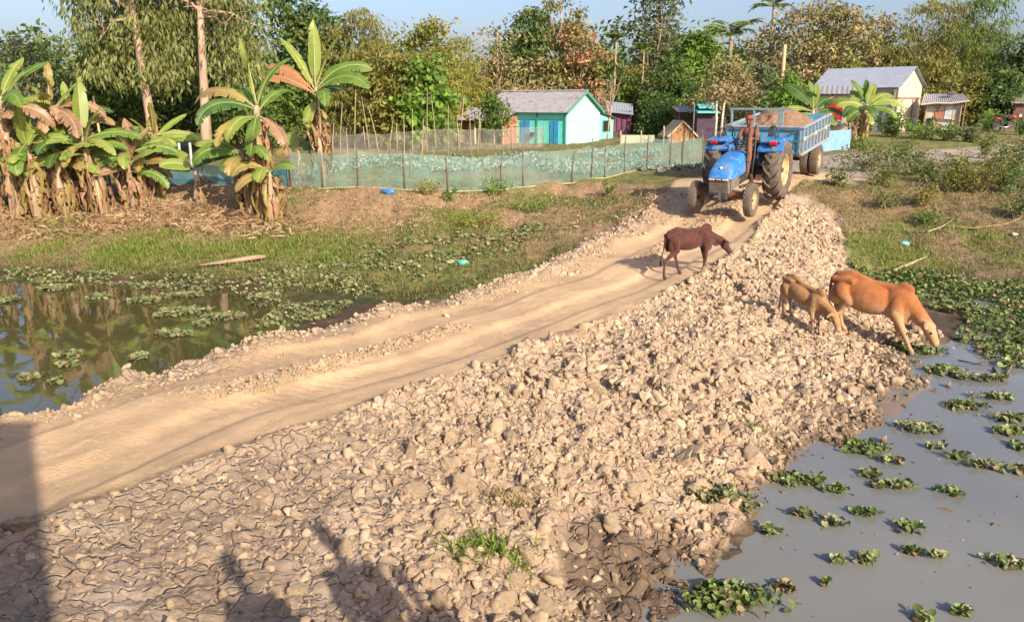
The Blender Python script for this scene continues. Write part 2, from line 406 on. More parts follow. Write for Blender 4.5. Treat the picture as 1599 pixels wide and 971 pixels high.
class MB:
    """collects shapes that end as ONE mesh object"""
    def __init__(s): s.v = []; s.f = []; s.m = []
    def add(s, V, Fc, mi=0):
        o = len(s.v); s.v.extend([tuple(map(float, v)) for v in V])
        s.f.extend([[i + o for i in f] for f in Fc]); s.m.extend([mi] * len(Fc)); return s
    def box(s, c, d, rot=None, mi=0, taper=1.0, bev=0.0):
        hx, hy, hz_ = d[0] / 2, d[1] / 2, d[2] / 2
        if bev > 0:
            b = min(bev, hx * .9, hy * .9, hz_ * .9); V = []; idx = {}
            for sx in (-1, 1):
                for sy in (-1, 1):
                    for sz in (-1, 1):
                        for k, p in enumerate(((hx, hy - b, hz_ - b), (hx - b, hy, hz_ - b), (hx - b, hy - b, hz_))):
                            idx[(sx, sy, sz, k)] = len(V); V.append((p[0] * sx, p[1] * sy, p[2] * sz))
            Fc = []
            for a in (-1, 1):
                Fc.append([idx[(a, -1, -1, 0)], idx[(a, 1, -1, 0)], idx[(a, 1, 1, 0)], idx[(a, -1, 1, 0)]][::a])
                Fc.append([idx[(-1, a, -1, 1)], idx[(-1, a, 1, 1)], idx[(1, a, 1, 1)], idx[(1, a, -1, 1)]][::a])
                Fc.append([idx[(-1, -1, a, 2)], idx[(1, -1, a, 2)], idx[(1, 1, a, 2)], idx[(-1, 1, a, 2)]][::a])
                for b2 in (-1, 1):
                    Fc.append([idx[(a, b2, -1, 0)], idx[(a, b2, 1, 0)], idx[(a, b2, 1, 1)], idx[(a, b2, -1, 1)]])
                    Fc.append([idx[(a, -1, b2, 0)], idx[(a, 1, b2, 0)], idx[(a, 1, b2, 2)], idx[(a, -1, b2, 2)]])
                    Fc.append([idx[(-1, a, b2, 1)], idx[(1, a, b2, 1)], idx[(1, a, b2, 2)], idx[(-1, a, b2, 2)]])
                    for c2 in (-1, 1): Fc.append([idx[(a, b2, c2, k)] for k in range(3)])
        else:
            V = [(x * hx * (taper if z > 0 else 1), y * hy * (taper if z > 0 else 1), z * hz_) for z in (-1, 1) for y in (-1, 1) for x in (-1, 1)]
            Fc = [[0, 2, 3, 1], [4, 5, 7, 6], [0, 1, 5, 4], [2, 6, 7, 3], [0, 4, 6, 2], [1, 3, 7, 5]]
        M_ = Euler(rot).to_matrix() if rot is not None else Matrix.Identity(3)
        return s.add([M_ @ Vector(v) + Vector(c) for v in V], Fc, mi)
    def bar(s, a, b, w, h=None, mi=0, up=(0, 0, 1)):
        a = Vector(a); b = Vector(b); h = h or w; d = (b - a)
        t = d.normalized(); u = Vector(up)
        if abs(t.dot(u)) > .98: u = Vector((1, 0, 0))
        r = t.cross(u).normalized(); u = r.cross(t)
        V = []
        for p in (a, b):
            for i, j in ((-1, -1), (1, -1), (1, 1), (-1, 1)): V.append(p + r * (i * w / 2) + u * (j * h / 2))
        return s.add(V, [[3, 2, 1, 0], [4, 5, 6, 7], [0, 1, 5, 4], [1, 2, 6, 5], [2, 3, 7, 6], [3, 0, 4, 7]], mi)
    def tube(s, pts, rad, n=8, mi=0, cap=True):
        pts = [Vector(p) for p in pts]
        if isinstance(rad, (int, float)): rad = [rad] * len(pts)
        V = []; Fc = []; prev = None
        for i, p in enumerate(pts):
            t = (pts[min(i + 1, len(pts) - 1)] - pts[max(i - 1, 0)]).normalized()
            if prev is None:
                prev = t.orthogonal().normalized()
            r = (prev - t * prev.dot(t)); r = r.normalized() if r.length > 1e-5 else t.orthogonal().normalized()
            q = t.cross(r); prev = r
            for k in range(n):
                a = 2 * PI * k / n
                V.append(p + (r * math.cos(a) + q * math.sin(a)) * rad[i])
        for i in range(len(pts) - 1):
            for k in range(n):
                Fc.append([i * n + k, i * n + (k + 1) % n, (i + 1) * n + (k + 1) % n, (i + 1) * n + k])
        if cap:
            Fc.append(list(range(n))[::-1]); Fc.append([(len(pts) - 1) * n + k for k in range(n)])
        return s.add(V, Fc, mi)
    def lathe(s, prof, n=24, axis='z', c=(0, 0, 0), mi=0, closed=False):
        V = []; Fc = []
        for (r, h) in prof:
            for k in range(n):
                a = 2 * PI * k / n; x, y = r * math.cos(a), r * math.sin(a)
                p = (x, y, h) if axis == 'z' else ((x, h, y) if axis == 'y' else (h, x, y))
                V.append((p[0] + c[0], p[1] + c[1], p[2] + c[2]))
        m = len(prof)
        for i in range(m if closed else m - 1):
            j = (i + 1) % m
            for k in range(n): Fc.append([i * n + k, i * n + (k + 1) % n, j * n + (k + 1) % n, j * n + k])
        if not closed:
            if prof[0][0] > 1e-4: Fc.append([k for k in range(n)][::-1])
            if prof[-1][0] > 1e-4: Fc.append([(m - 1) * n + k for k in range(n)])
        return s.add(V, Fc, mi)
    def ell(s, c, r, n=12, m=8, rot=None, mi=0):
        M_ = Euler(rot).to_matrix() if rot is not None else Matrix.Identity(3)
        V = [Vector((0, 0, -1))]; Fc = []
        for i in range(1, m):
            t = -PI / 2 + PI * i / m
            for k in range(n):
                a = 2 * PI * k / n; V.append(Vector((math.cos(t) * math.cos(a), math.cos(t) * math.sin(a), math.sin(t))))
        V.append(Vector((0, 0, 1))); last = len(V) - 1
        for k in range(n):
            Fc.append([0, 1 + (k + 1) % n, 1 + k]); Fc.append([last, last - n + k, last - n + (k + 1) % n])
        for i in range(m - 2):
            for k in range(n):
                a = 1 + i * n; Fc.append([a + k, a + (k + 1) % n, a + n + (k + 1) % n, a + n + k])
        return s.add([M_ @ Vector((v.x * r[0], v.y * r[1], v.z * r[2])) + Vector(c) for v in V], Fc, mi)
    def prism(s, poly, a, b, mi=0):
        """polygon of points extruded along vector from a to b (poly are 3D offsets)"""
        n = len(poly); a = Vector(a); b = Vector(b)
        V = [Vector(p) + a for p in poly] + [Vector(p) + b for p in poly]
        Fc = [list(range(n))[::-1], [n + i for i in range(n)]] + [[i, (i + 1) % n, n + (i + 1) % n, n + i] for i in range(n)]
        return s.add(V, Fc, mi)
    def build(s, name, mats, parent=None, smooth=False, auto=None):
        o = from_arrays(name, np.array(s.v) if s.v else np.zeros((0, 3)), s.f, mats, parent, smooth, s.m)
        import bmesh
        bm = bmesh.new(); bm.from_mesh(o.data); bmesh.ops.recalc_face_normals(bm, faces=bm.faces); bm.to_mesh(o.data); bm.free()
        if auto is not None:
            o.data.polygons.foreach_set('use_smooth', np.ones(len(o.data.polygons), bool))
            o.data.set_sharp_from_angle(angle=math.radians(auto))
        return o

# ------------------------------------------------------------------ ground, track, dumped earth
def build_terrain():
    y0 = 5.0
    rows = []; Y = 3.0
    while Y < 900:
        rows.append(Y); Y *= 1.0027 if Y < 22 else (1.0045 if Y < 45 else 1.018)
    rows = np.array(rows); t = np.linspace(-1.05, 1.05, 741)
    YY, TT = np.meshgrid(rows, t, indexing='ij')
    x = (YY * TT).ravel(); y = (YY - y0).ravel()
    z, tr, rd, ru, lip, bank, slope, ridge = height(x, y, True)
    far = sstep(120, 300, np.hypot(x, y))
    z = np.where(far > 0, z * (1 - far) + .6 * far, z)
    n, m = YY.shape
    # wetness belongs to the place: low ground by the water
    nz = fbm(x * 1.5, y * 1.5, 81, 4)
    wet = 1 - sstep(WATER + .03, WATER + .24, z - (nz - .5) * .35)
    spot = 1 - np.clip(np.hypot((x - .95) / .75, (y - 5.95) / .95), 0, 1)
    wet = np.maximum(wet * (.8 * ru + 1.0 * (1 - ru)), sstep(.15, .5, spot + (nz - .5) * .5) * .9)
    dry = 1 - sstep(-.02, .02, y - 17)
    gr = sstep(.40, .56, fbm(x * .45 + 4, y * .7, 91, 4) + .10 * (z < -.75) - .12 * slope + .06 * (y > 30))
    gr = gr * bank * (y > 15.5)
    V = np.stack([x, y, z], 1)
    idx = np.arange(n * m).reshape(n, m)
    Q = np.stack([idx[:-1, :-1], idx[:-1, 1:], idx[1:, 1:], idx[1:, :-1]], -1).reshape(-1, 4)
    qc = V[Q].mean(1)
    ftr = tr[Q].mean(1); frd = rd[Q].mean(1); fru = np.maximum(ru, np.where(y < 21, lip, 0) * (1 - tr))[Q].mean(1)
    zone = np.where(ftr > .5, 1, np.where(fru > .5, 2, np.where(frd > .5, 3, 0)))
    clods = np.maximum(ru, np.clip(lip * 1.5, 0, 1) * (1 - tr * .3))
    A = dict(track=tr * (1 - np.clip(lip * 1.3, 0, 1)), road=rd, clods=clods, slope=slope * (1 - sstep(5, 7, x) * .75), grass=gr * (1 - clods), wet=wet)
    # fan-shaped sheet: cut away ground that lies far behind nothing
    for zi, nm in ((0, 'ground'), (1, 'dirt_track'), (2, 'rubble_slope'), (3, 'village_road')):
        q = Q[zone == zi]
        u, inv = np.unique(q.ravel(), return_inverse=True)
        o = from_arrays(nm, V[u], inv.reshape(-1, 4), MATS['earth'], None, True)
        for k, a in A.items():
            at = o.data.attributes.new(k, 'FLOAT', 'POINT'); at.data.foreach_set('value', a[u].astype(np.float32))
        tag(o, kind='structure')
build_terrain()
def patch_behind():
    V = []; Fc = []
    xs = np.linspace(-60, 60, 60); ys = np.linspace(-60, 2.0, 40)
    XX, YY = np.meshgrid(xs, ys, indexing='ij')
    z = height(XX.ravel(), np.maximum(YY.ravel(), -4)) - .10
    V = np.stack([XX.ravel(), YY.ravel(), z], 1); idx = np.arange(60 * 40).reshape(60, 40)
    Q = np.stack([idx[:-1, :-1], idx[1:, :-1], idx[1:, 1:], idx[:-1, 1:]], -1).reshape(-1, 4)
    tag(from_arrays('near_bank', V, Q, mat('bank earth', (.36, .27, .17), (.26, .19, .12), 2, .95), None, True), kind='structure')
patch_behind()

# ------------------------------------------------------------------ water
def water_material(name, col, col2, rough, wscale, wstr):
    m, nt, N, L, b = _nodes(name)
    L.new(mixrgb(nt, ramp(nt, noise(nt, .25, 3), .35, .65), col, col2), b.inputs['Base Color'])
    b.inputs['Roughness'].default_value = rough; b.inputs['IOR'].default_value = 1.45
    b.inputs['Specular IOR Level'].default_value = .5
    bump(nt, b, noise(nt, wscale, 3, .5, stretch=(1, .45, 1)), wstr, .02)
    return m
def water(name, poly, m):
    return tag(from_arrays(name, [(p[0], p[1], WATER) for p in poly], [list(range(len(poly)))], m), kind='structure')
water('left_pond_water', [(-60, 5), (-5.6, 5.2), (-3.4, 11.8), (-1.6, 14.0), (.2, 16.6), (-2, 20), (-60, 22)], water_material('green pond water', (.055, .055, .020), (.085, .075, .028), .03, 2.2, .10))
water('right_pond_water', [(.3, 3.0), (1.2, 6.5), (3.4, 9.5), (5.2, 13.5), (7.0, 17.5), (60, 19), (60, -2), (5, -2)], water_material('muddy pond water', (.19, .188, .162), (.15, .152, .138), .05, 1.4, .09))
# ------------------------------------------------------------------ leaf cards (vectorised)
def unit(v): return v / np.maximum(np.linalg.norm(v, axis=-1, keepdims=True), 1e-9)
def leaf_cards(C, A, L, Wd, seed=0, fold=.18, tip=.42):
    """C centres/base (n,3), A long axes (n,3), L lengths, Wd widths -> pointed 4-sided leaves"""
    r = np.random.default_rng(seed)
    A = unit(A); n = len(C)
    R = unit(r.normal(size=(n, 3))); B = unit(np.cross(A, R)); Nn = np.cross(A, B)
    L = np.broadcast_to(L, (n,))[:, None]; Wd = np.broadcast_to(Wd, (n,))[:, None]
    v0 = C; v2 = C + A * L
    mid = C + A * L * tip + Nn * L * fold
    V = np.stack([v0, mid + B * Wd / 2, v2, mid - B * Wd / 2], 1).reshape(-1, 3)
    return V, np.arange(n * 4).reshape(n, 4)
def join(parts):
    Vs, Fs, o = [], [], 0
    for V, Fc in parts:
        Vs.append(V); Fs.append(Fc + o); o += len(V)
    return np.concatenate(Vs), np.concatenate(Fs)

# foliage tints (albedo raised to brighten the crowns)
LM = dict(
    dark=leafmat('leaf dark green', (0.065, 0.131, 0.039), (0.142, 0.230, 0.062), (0.186, 0.230, 0.065)),
    green=leafmat('leaf green', (0.090, 0.162, 0.029), (0.203, 0.308, 0.057), (0.147, 0.187, 0.048)),
    bright=leafmat('leaf bright green', (0.130, 0.243, 0.036), (0.292, 0.455, 0.081), (0.147, 0.227, 0.057)),
    olive=leafmat('leaf olive', (0.187, 0.187, 0.046), (0.357, 0.317, 0.090), (0.243, 0.235, 0.057)),
    yellow=leafmat('leaf yellow green', (0.243, 0.235, 0.039), (0.470, 0.405, 0.097), (0.243, 0.268, 0.057)),
    brown=leafmat('leaf dry olive brown', (0.227, 0.179, 0.081), (0.422, 0.325, 0.162), (0.212, 0.227, 0.065), .25),
    rust=leafmat('leaf rust', (0.357, 0.170, 0.081), (0.585, 0.325, 0.162), (0.162, 0.179, 0.057), .25),
    euc=leafmat('leaf eucalyptus', (0.162, 0.203, 0.057), (0.374, 0.390, 0.138), (0.227, 0.243, 0.081)),
    grey=leafmat('leaf grey green', (0.122, 0.155, 0.073), (0.243, 0.268, 0.122), (0.147, 0.179, 0.081)),
)
BARK = dict(
    pale=mat('bark pale', (.47, .33, .225), (.29, .19, .13), 3, .85, bstr=.4, bscale=14, stretch=(1, 1, .25), dirt=(.22, .12, .07), dlo=.58, dhi=.72),
    tan=mat('bark tan', (.40, .30, .19), (.24, .17, .11), 6, .9, bstr=.5, bscale=18, stretch=(1, 1, .3)),
    dark=mat('bark dark', (.17, .12, .08), (.09, .065, .045), 6, .9, bstr=.5, bscale=18, stretch=(1, 1, .3)),
    culm=mat('bamboo culm', (.42, .36, .16), (.26, .25, .09), 2, .6),
    white=mat('whitewashed bark', (.55, .51, .45), (.36, .32, .27), 5, .9),
)

def branch_path(a, b, sag, r, n=6, wob=.12):
    a = np.array(a, float); b = np.array(b, float); L = np.linalg.norm(b - a)
    t = np.linspace(0, 1, n)[:, None]
    p = a + (b - a) * t
    p[:, 2] += (np.sin(PI * t[:, 0]) * sag * L)
    p[1:-1] += r.normal(size=(n - 2, 3)) * wob * L / n
    return p
def tree(name, label, base, height, blobs, leaf, bark, seed, clumps=90, per=42, lsize=.28, lw=.45, trunk_r=.16, lean=(0, 0), droop=.3, crad=.55, limbs=9, first=.35, group=None, bare=0, cat='tree', stems=1, hollow=.55, limb_bark=None, twist=.1):
    """blobs: ellipsoids (cx,cy,cz,rx,ry,rz) in fractions of the height, relative to the base"""
    r = np.random.default_rng(seed)
    th = thing(name, label, cat, base, 0, group)
    top = np.array([lean[0], lean[1], 1.0]) * height
    m = MB()
    # clump centres
    C = []
    vol = np.array([b[3] * b[4] * b[5] for b in blobs]) ** .67; vol = vol / vol.sum()
    for b, f in zip(blobs, vol):
        k = max(3, int(round(clumps * f)))
        d = unit(r.normal(size=(k, 3))); rad = hollow + (1 - hollow) * r.random((k, 1)) ** .7
        rad = rad * (.82 + .36 * r.random((k, 1)))
        C.append((np.array(b[:3]) + d * rad * np.array(b[3:])) * height)
    C = np.concatenate(C)
    C = C[C[:, 2] > .05 * height]
    # trunk(s) and limbs
    tips = C[np.argsort(-C[:, 2])]
    for sidx in range(stems):
        off = r.normal(size=3) * .25 * (stems > 1); off[2] = 0
        t = np.linspace(0, 1, 9)[:, None]
        end = top * .9 if stems == 1 else tips[sidx * 3 % len(tips)]
        tp = off + (end - off) * t
        tp[1:-1, :2] += np.cumsum(r.normal(size=(7, 2)) * twist * height / 30, 0)
        tp[0, 2] = -.15
        m.tube(tp, list(trunk_r * (1 - .82 * t[:, 0]) * (1.0 + .5 * np.exp(-t[:, 0] * 18))), 9)
        sel = r.choice(len(C), min(limbs, len(C)), replace=False)
        for q in sel:
            c = C[q]
            f = np.clip((c[2] / height) * r.uniform(.45, .8), first, .85)
            i = f * 8; i0 = int(i); a = tp[i0] + (tp[min(i0 + 1, 8)] - tp[i0]) * (i - i0)
            br = trunk_r * (1 - .8 * f) * .5
            bp = branch_path(a, c, .08, r)
            m.tube(bp, list(np.linspace(br, br * .22, 6)), 6)
            for _ in range(3):
                j = r.integers(2, 5); e = bp[j] + r.normal(size=3) * height * .06 + np.array([0, 0, height * .04])
                m.tube(branch_path(bp[j], e, .05, r, 4), list(np.linspace(br * .4, br * .12, 4)), 5)
            if bare:
                for _ in range(bare):
                    j = r.integers(3, 6); d = unit(c - bp[0] + r.normal(size=3) * .6 * height * .2)
                    e = bp[j] + d * height * r.uniform(.05, .13)
                    q2 = branch_path(bp[j], e, .05, r, 5)
                    m.tube(q2, list(np.linspace(br * .35, .006, 5)), 5)
                    for _ in range(2):
                        e2 = q2[3] + unit(d + r.normal(size=3) * .6) * height * .05
                        m.tube(branch_path(q2[3], e2, .05, r, 3), [br * .16, br * .1, .005], 4)
    m.build('trunk', bark, th, True)
    # leaves
    if per > 0:
        n = len(C) * per
        cc = np.repeat(C, per, 0)
        cr = np.repeat(crad * (.55 + .9 * r.random(len(C))), per)[:, None]
        g = r.normal(size=(n, 3)) * np.array([1, 1, .62]) * .55
        pts = cc + g * cr
        ax = unit(g + r.normal(size=(n, 3)) * .7); ax[:, 2] -= droop * (1 + r.random(n))
        Ls = lsize * (.6 + .8 * r.random(n))
        ok = pts[:, 2] > .15
        V, Fc = leaf_cards(pts[ok], ax[ok], Ls[ok], Ls[ok] * lw, seed + 5)
        from_arrays('crown', V, Fc, leaf, th)
    return th

def base_at(px, Y, z=None):
    d = ray(px, 200); x = d[0] / d[1] * Y
    return (x, Y, hz(x, Y) if z is None else z)
def top_h(px, topy, Y):
    b = base_at(px, Y); return P(px, topy, Y)[2] - b[2]
RT = 'trees behind the village'
def T(px, topy, hw, Y, blobs, leaf, bark, label, seed, name='broadleaf_tree', **k):
    """hw: half width of the crown in the picture; the blobs are scaled to it"""
    b = base_at(px, Y); h = top_h(px, topy, Y)
    w = hw * Y / F / h
    bl = [(c[0] * w, c[1] * w, c[2], c[3] * w, c[4] * w, c[5]) for c in blobs]
    return tree(name, label, b, h, bl, LM[leaf], BARK[bark], seed, group=RT, **k)
ROUND = [(0, 0, .66, .85, .85, .33), (-.45, -.1, .5, .55, .6, .22), (.5, 0, .48, .55, .6, .24), (0, -.2, .88, .5, .5, .13)]
TALL = [(0, 0, .55, .7, .8, .25), (-.25, 0, .8, .55, .6, .17), (.35, 0, .7, .6, .6, .2), (-.4, -.2, .36, .6, .6, .18), (.3, -.3, .3, .65, .6, .2)]
FULL = [(0, 0, .30, .95, .9, .27), (-.35, -.2, .55, .62, .7, .25), (.42, 0, .58, .62, .7, .27), (0, 0, .80, .62, .6, .20), (.15, -.2, .93, .33, .4, .08)]
LOOSE = [(0, 0, .86, .55, .6, .13), (-.4, 0, .68, .5, .5, .13), (.45, .1, .62, .5, .6, .14), (0, -.1, .50, .6, .6, .12)]

def build_trees():
    # two tall pale-trunked trees of the left, crowns running out of the picture
    Y = 34.0
    def euc(px, py_base, lab, seed, leanpx, hw, blobs):
        b = base_at(px, Y); h = 15.5
        w = 1.0
        return tree('eucalyptus_tree', lab, b, h, blobs, LM['euc'], BARK['pale'], seed, clumps=380, per=42, lsize=.28, lw=.26, trunk_r=.21, lean=leanpx, droop=1.25, crad=.62, limbs=16, first=.42, group='tall eucalyptus trees', hollow=.35, twist=.05)
    euc(240, 200, 'tall pale trunked eucalyptus leaning left, nearest the left edge', 101, (-.065, 0), 80,
        [(-.13, .03, .36, .075, .10, .09), (.02, .03, .38, .075, .10, .10), (-.16, .02, .47, .09, .10, .09), (-.02, 0, .52, .11, .12, .12), (-.10, 0, .72, .24, .2, .26), (-.13, .03, .24, .05, .08, .06), (.02, .04, .26, .07, .09, .09), (-.06, .05, .30, .04, .05, .06)])
    euc(318, 200, 'tall pale trunked eucalyptus with thin bare side limb, right of the other one', 102, (.06, 0), 70,
        [(-.06, .02, .42, .07, .10, .11), (.10, .03, .40, .08, .12, .12), (.04, 0, .60, .15, .12, .14), (.15, .02, .56, .09, .12, .12), (.03, 0, .74, .24, .2, .26), (-.07, .04, .27, .06, .09, .09), (.11, .04, .25, .055, .09, .10), (.02, .06, .30, .05, .05, .08)])
    # far left
    T(35, 62, 75, 40, FULL, 'grey', 'tan', 'airy grey green tree at the left edge above the banana plants', 111, clumps=110, per=26, lsize=.26, crad=.75, bare=2, trunk_r=.14)
    T(-110, 40, 90, 41, FULL, 'green', 'dark', 'green tree beyond the left edge', 112, clumps=110, per=36)
    T(-300, 20, 100, 42, FULL, 'olive', 'dark', 'olive tree far beyond the left edge', 113, clumps=100, per=30)
    T(120, 130, 60, 43, FULL, 'dark', 'dark', 'low dark tree between the left edge and the first eucalyptus', 114, clumps=90, per=40)
    T(265, -60, 80, 44, FULL, 'dark', 'dark', 'dark dense tree filling the gap between the two eucalyptus trunks', 115, clumps=170, per=44, lsize=.32, trunk_r=.2)
    T(190, 30, 60, 41, FULL, 'green', 'dark', 'shaded green tree behind the first eucalyptus trunk', 116, clumps=110, per=40)
    T(365, -40, 58, 42, FULL, 'dark', 'dark', 'dark leafy tree just right of the second eucalyptus', 117, clumps=170, per=46, lsize=.32, trunk_r=.2)
    # behind the vegetable garden
    T(485, -25, 75, 49, TALL, 'dark', 'dark', 'tall dark green tree with sky showing in its top, behind the tall banana plant', 121, clumps=170, per=40, lsize=.33, trunk_r=.25, bare=2)
    T(430, 110, 60, 46, FULL, 'green', 'dark', 'lower green tree behind the leftmost net posts', 122, clumps=100, per=40)
    T(565, 15, 72, 47, FULL, 'olive', 'tan', 'broad olive green bamboo thicket behind the garden', 123, 'bamboo_thicket', clumps=210, per=50, lsize=.26, lw=.22, droop=.9, stems=5, trunk_r=.06, limbs=5, first=.3)
    T(610, 85, 55, 45, FULL, 'olive', 'dark', 'olive bushy tree in front of the bamboo thicket', 124, clumps=110, per=42)
    T(662, 95, 42, 44.5, FULL, 'bright', 'tan', 'bright large leaved young tree at the back fence', 125, clumps=80, per=34, lsize=.36, lw=.6, trunk_r=.09)
    T(668, 35, 52, 48, FULL, 'yellow', 'tan', 'yellow green feathery tree with a rounded top, behind the bright young tree', 126, clumps=140, per=46, lsize=.25, trunk_r=.14, bare=2)
    T(712, 62, 50, 57.5, FULL, 'yellow', 'culm', 'yellowish bamboo thicket with a bent pale culm, left of the turquoise house', 127, 'bamboo_thicket', clumps=150, per=46, lsize=.26, lw=.22, droop=.9, stems=5, trunk_r=.05, limbs=5, first=.2)
    T(778, 28, 58, 59, TALL, 'brown', 'pale', 'thin tree with pale crooked bare branches above the grey roof', 128, 'bare_tree', clumps=70, per=18, lsize=.28, crad=.7, trunk_r=.22, limbs=16, first=.25, bare=4)
    T(818, 18, 42, 61, FULL, 'dark', 'dark', 'dark narrow tree rising behind the ridge of the turquoise house', 129, clumps=130, per=42, lsize=.34)
    T(872, -15, 52, 62, TALL, 'olive', 'pale', 'tall olive tree with a thin pale trunk above the white gable', 130, clumps=120, per=34, lsize=.32, trunk_r=.2, bare=2)
    T(905, 30, 42, 60, TALL, 'rust', 'pale', 'rust coloured tree with half dry leaves above the white gable', 131, clumps=85, per=26, lsize=.32, trunk_r=.14, bare=3)
    T(840, 95, 50, 60, FULL, 'brown', 'tan', 'brownish bush tree directly behind the grey roof', 132, clumps=100, per=38, bare=2)
    T(770, 110, 45, 60, FULL, 'yellow', 'tan', 'yellow green low tree behind the left end of the grey roof', 133, clumps=100, per=40)
    T(935, 92, 48, 61, FULL, 'green', 'dark', 'dense green tree right of the white gable', 134, clumps=130, per=42, lsize=.32)
    T(985, 105, 48, 62, FULL, 'olive', 'dark', 'olive tree behind the purple hung hut', 135, clumps=110, per=40)
    T(1017, -25, 50, 64, LOOSE + [(0, 0, .98, .4, .4, .07)], 'grey', 'pale', 'very tall loose tree with sky showing right through its crown', 136, clumps=90, per=26, lsize=.40, crad=1.0, trunk_r=.22, limbs=14, first=.4, bare=2)
    T(1080, 48, 48, 60, FULL, 'bright', 'dark', 'rounded bright green mango like tree behind the tractor', 137, clumps=170, per=50, lsize=.34, lw=.4, trunk_r=.25)
    T(1040, 95, 40, 58, FULL, 'dark', 'dark', 'shaded dark tree left of the rounded bright green tree', 138, clumps=110, per=42)
    T(1128, 92, 46, 50, ROUND, 'brown', 'tan', 'small brown leaved tree with thin stems behind the trailer', 139, clumps=110, per=38, lsize=.22, trunk_r=.08, limbs=14, first=.25, stems=2)
    T(1178, 105, 50, 58, FULL, 'grey', 'dark', 'grey green thicket tree left of the wooden post', 140, clumps=110, per=40)
    T(1180, 50, 42, 66, TALL, 'grey', 'pale', 'thin grey tree under the coconut palm with sky between its twigs', 141, clumps=60, per=22, lsize=.32, bare=3)
    T(1250, 8, 105, 63, FULL, 'brown', 'tan', 'huge rounded olive brown tree over the blue sheet fence', 142, clumps=300, per=52, lsize=.30, trunk_r=.3, crad=.7)
    T(1225, 118, 30, 47, FULL, 'bright', 'tan', 'bright creeper covered bush at the foot of the wooden post', 143, clumps=70, per=36, lsize=.24)
    T(1345, 22, 62, 66, FULL, 'brown', 'tan', 'thin olive brown tree behind the pale shed with sky in its top', 144, clumps=130, per=34, lsize=.30, bare=2)
    T(1440, 0, 78, 61, FULL, 'olive', 'culm', 'tall olive bamboo thicket behind the pale shed gable', 145, 'bamboo_thicket', clumps=240, per=50, lsize=.30, lw=.24, droop=1.0, stems=6, trunk_r=.06, limbs=5, first=.3, crad=.7)
    T(1505, -12, 62, 60, FULL, 'green', 'culm', 'tall greener bamboo thicket with drooping tips beside the open sky', 146, 'bamboo_thicket', clumps=200, per=48, lsize=.30, lw=.24, droop=1.0, stems=6, trunk_r=.06, limbs=5, first=.3, crad=.7)
    T(1490, 120, 52, 55, FULL, 'olive', 'tan', 'olive bush tree right behind the patchwork hut', 147, clumps=120, per=42)
    T(1555, 112, 46, 54, FULL, 'dark', 'dark', 'dark thorny tree behind the red motorcycle', 148, clumps=120, per=44)
    T(1605, 30, 34, 57, FULL, 'dark', 'dark', 'dark blue green tree cut off by the right edge', 149, clumps=130, per=44, lsize=.32)
    T(1720, 10, 80, 58, FULL, 'green', 'dark', 'green tree beyond the right edge', 150, clumps=110, per=40)
    T(1880, 10, 90, 58, FULL, 'olive', 'dark', 'olive tree far beyond the right edge', 151, clumps=110, per=36)
    T(1032, 160, 36, 55, FULL, 'dark', 'dark', 'dark rounded bush between the purple hung hut and the thatch gable', 152, 'bush', cat='bush', clumps=80, per=46, lsize=.22)
    T(772, 152, 22, 46.5, [(0, 0, .62, .8, .8, .34), (0, 0, .85, .5, .5, .14)], 'green', 'tan', 'small young tree standing in front of the turquoise house wall', 153, clumps=42, per=30, lsize=.24, lw=.4, trunk_r=.05, limbs=8)
    T(1305, 100, 40, 60, FULL, 'yellow', 'tan', 'yellow green low tree between the wooden post and the pale shed', 154, clumps=100, per=40)
    T(1385, 95, 40, 64, FULL, 'dark', 'dark', 'dark low tree peeping over the pale shed roof', 155, clumps=90, per=40)
    # bare tree in front of the purple hut
    T(946, 112, 40, 54.6, [(0, 0, .75, .7, .5, .25), (-.3, 0, .6, .5, .5, .15)], 'brown', 'pale', 'bare pale tree with a leaning trunk in front of the purple hung hut', 156, 'bare_tree', clumps=26, per=0, trunk_r=.10, limbs=12, first=.35, bare=3, lean=(.14, 0))
    # far wood seen between and above: one mass
    r = np.random.default_rng(55)
    parts = []
    for k in range(150):
        x = r.uniform(-75, 85); y = r.uniform(78, 95); h = r.uniform(6, 10.5)
        n = 420; c = np.array([x, y, h * .5])
        d = unit(r.normal(size=(n, 3))) * (.4 + .6 * r.random((n, 1))) * np.array([3.2, 2.5, h * .5])
        d = d * (.8 + .4 * fbm(d[:, 0] + k * 9, d[:, 2], 3, 2))[:, None]
        ax = r.normal(size=(n, 3)); ax[:, 2] -= .4
        parts.append(leaf_cards(c + d, ax, .75 * (.6 + .8 * r.random(n)), .38, k))
    V, Fc = join(parts)
    tag(from_arrays('woodland', V, Fc, LM['dark']), 'far wood closing the view behind the village trees', 'woodland', kind='stuff')
build_trees()

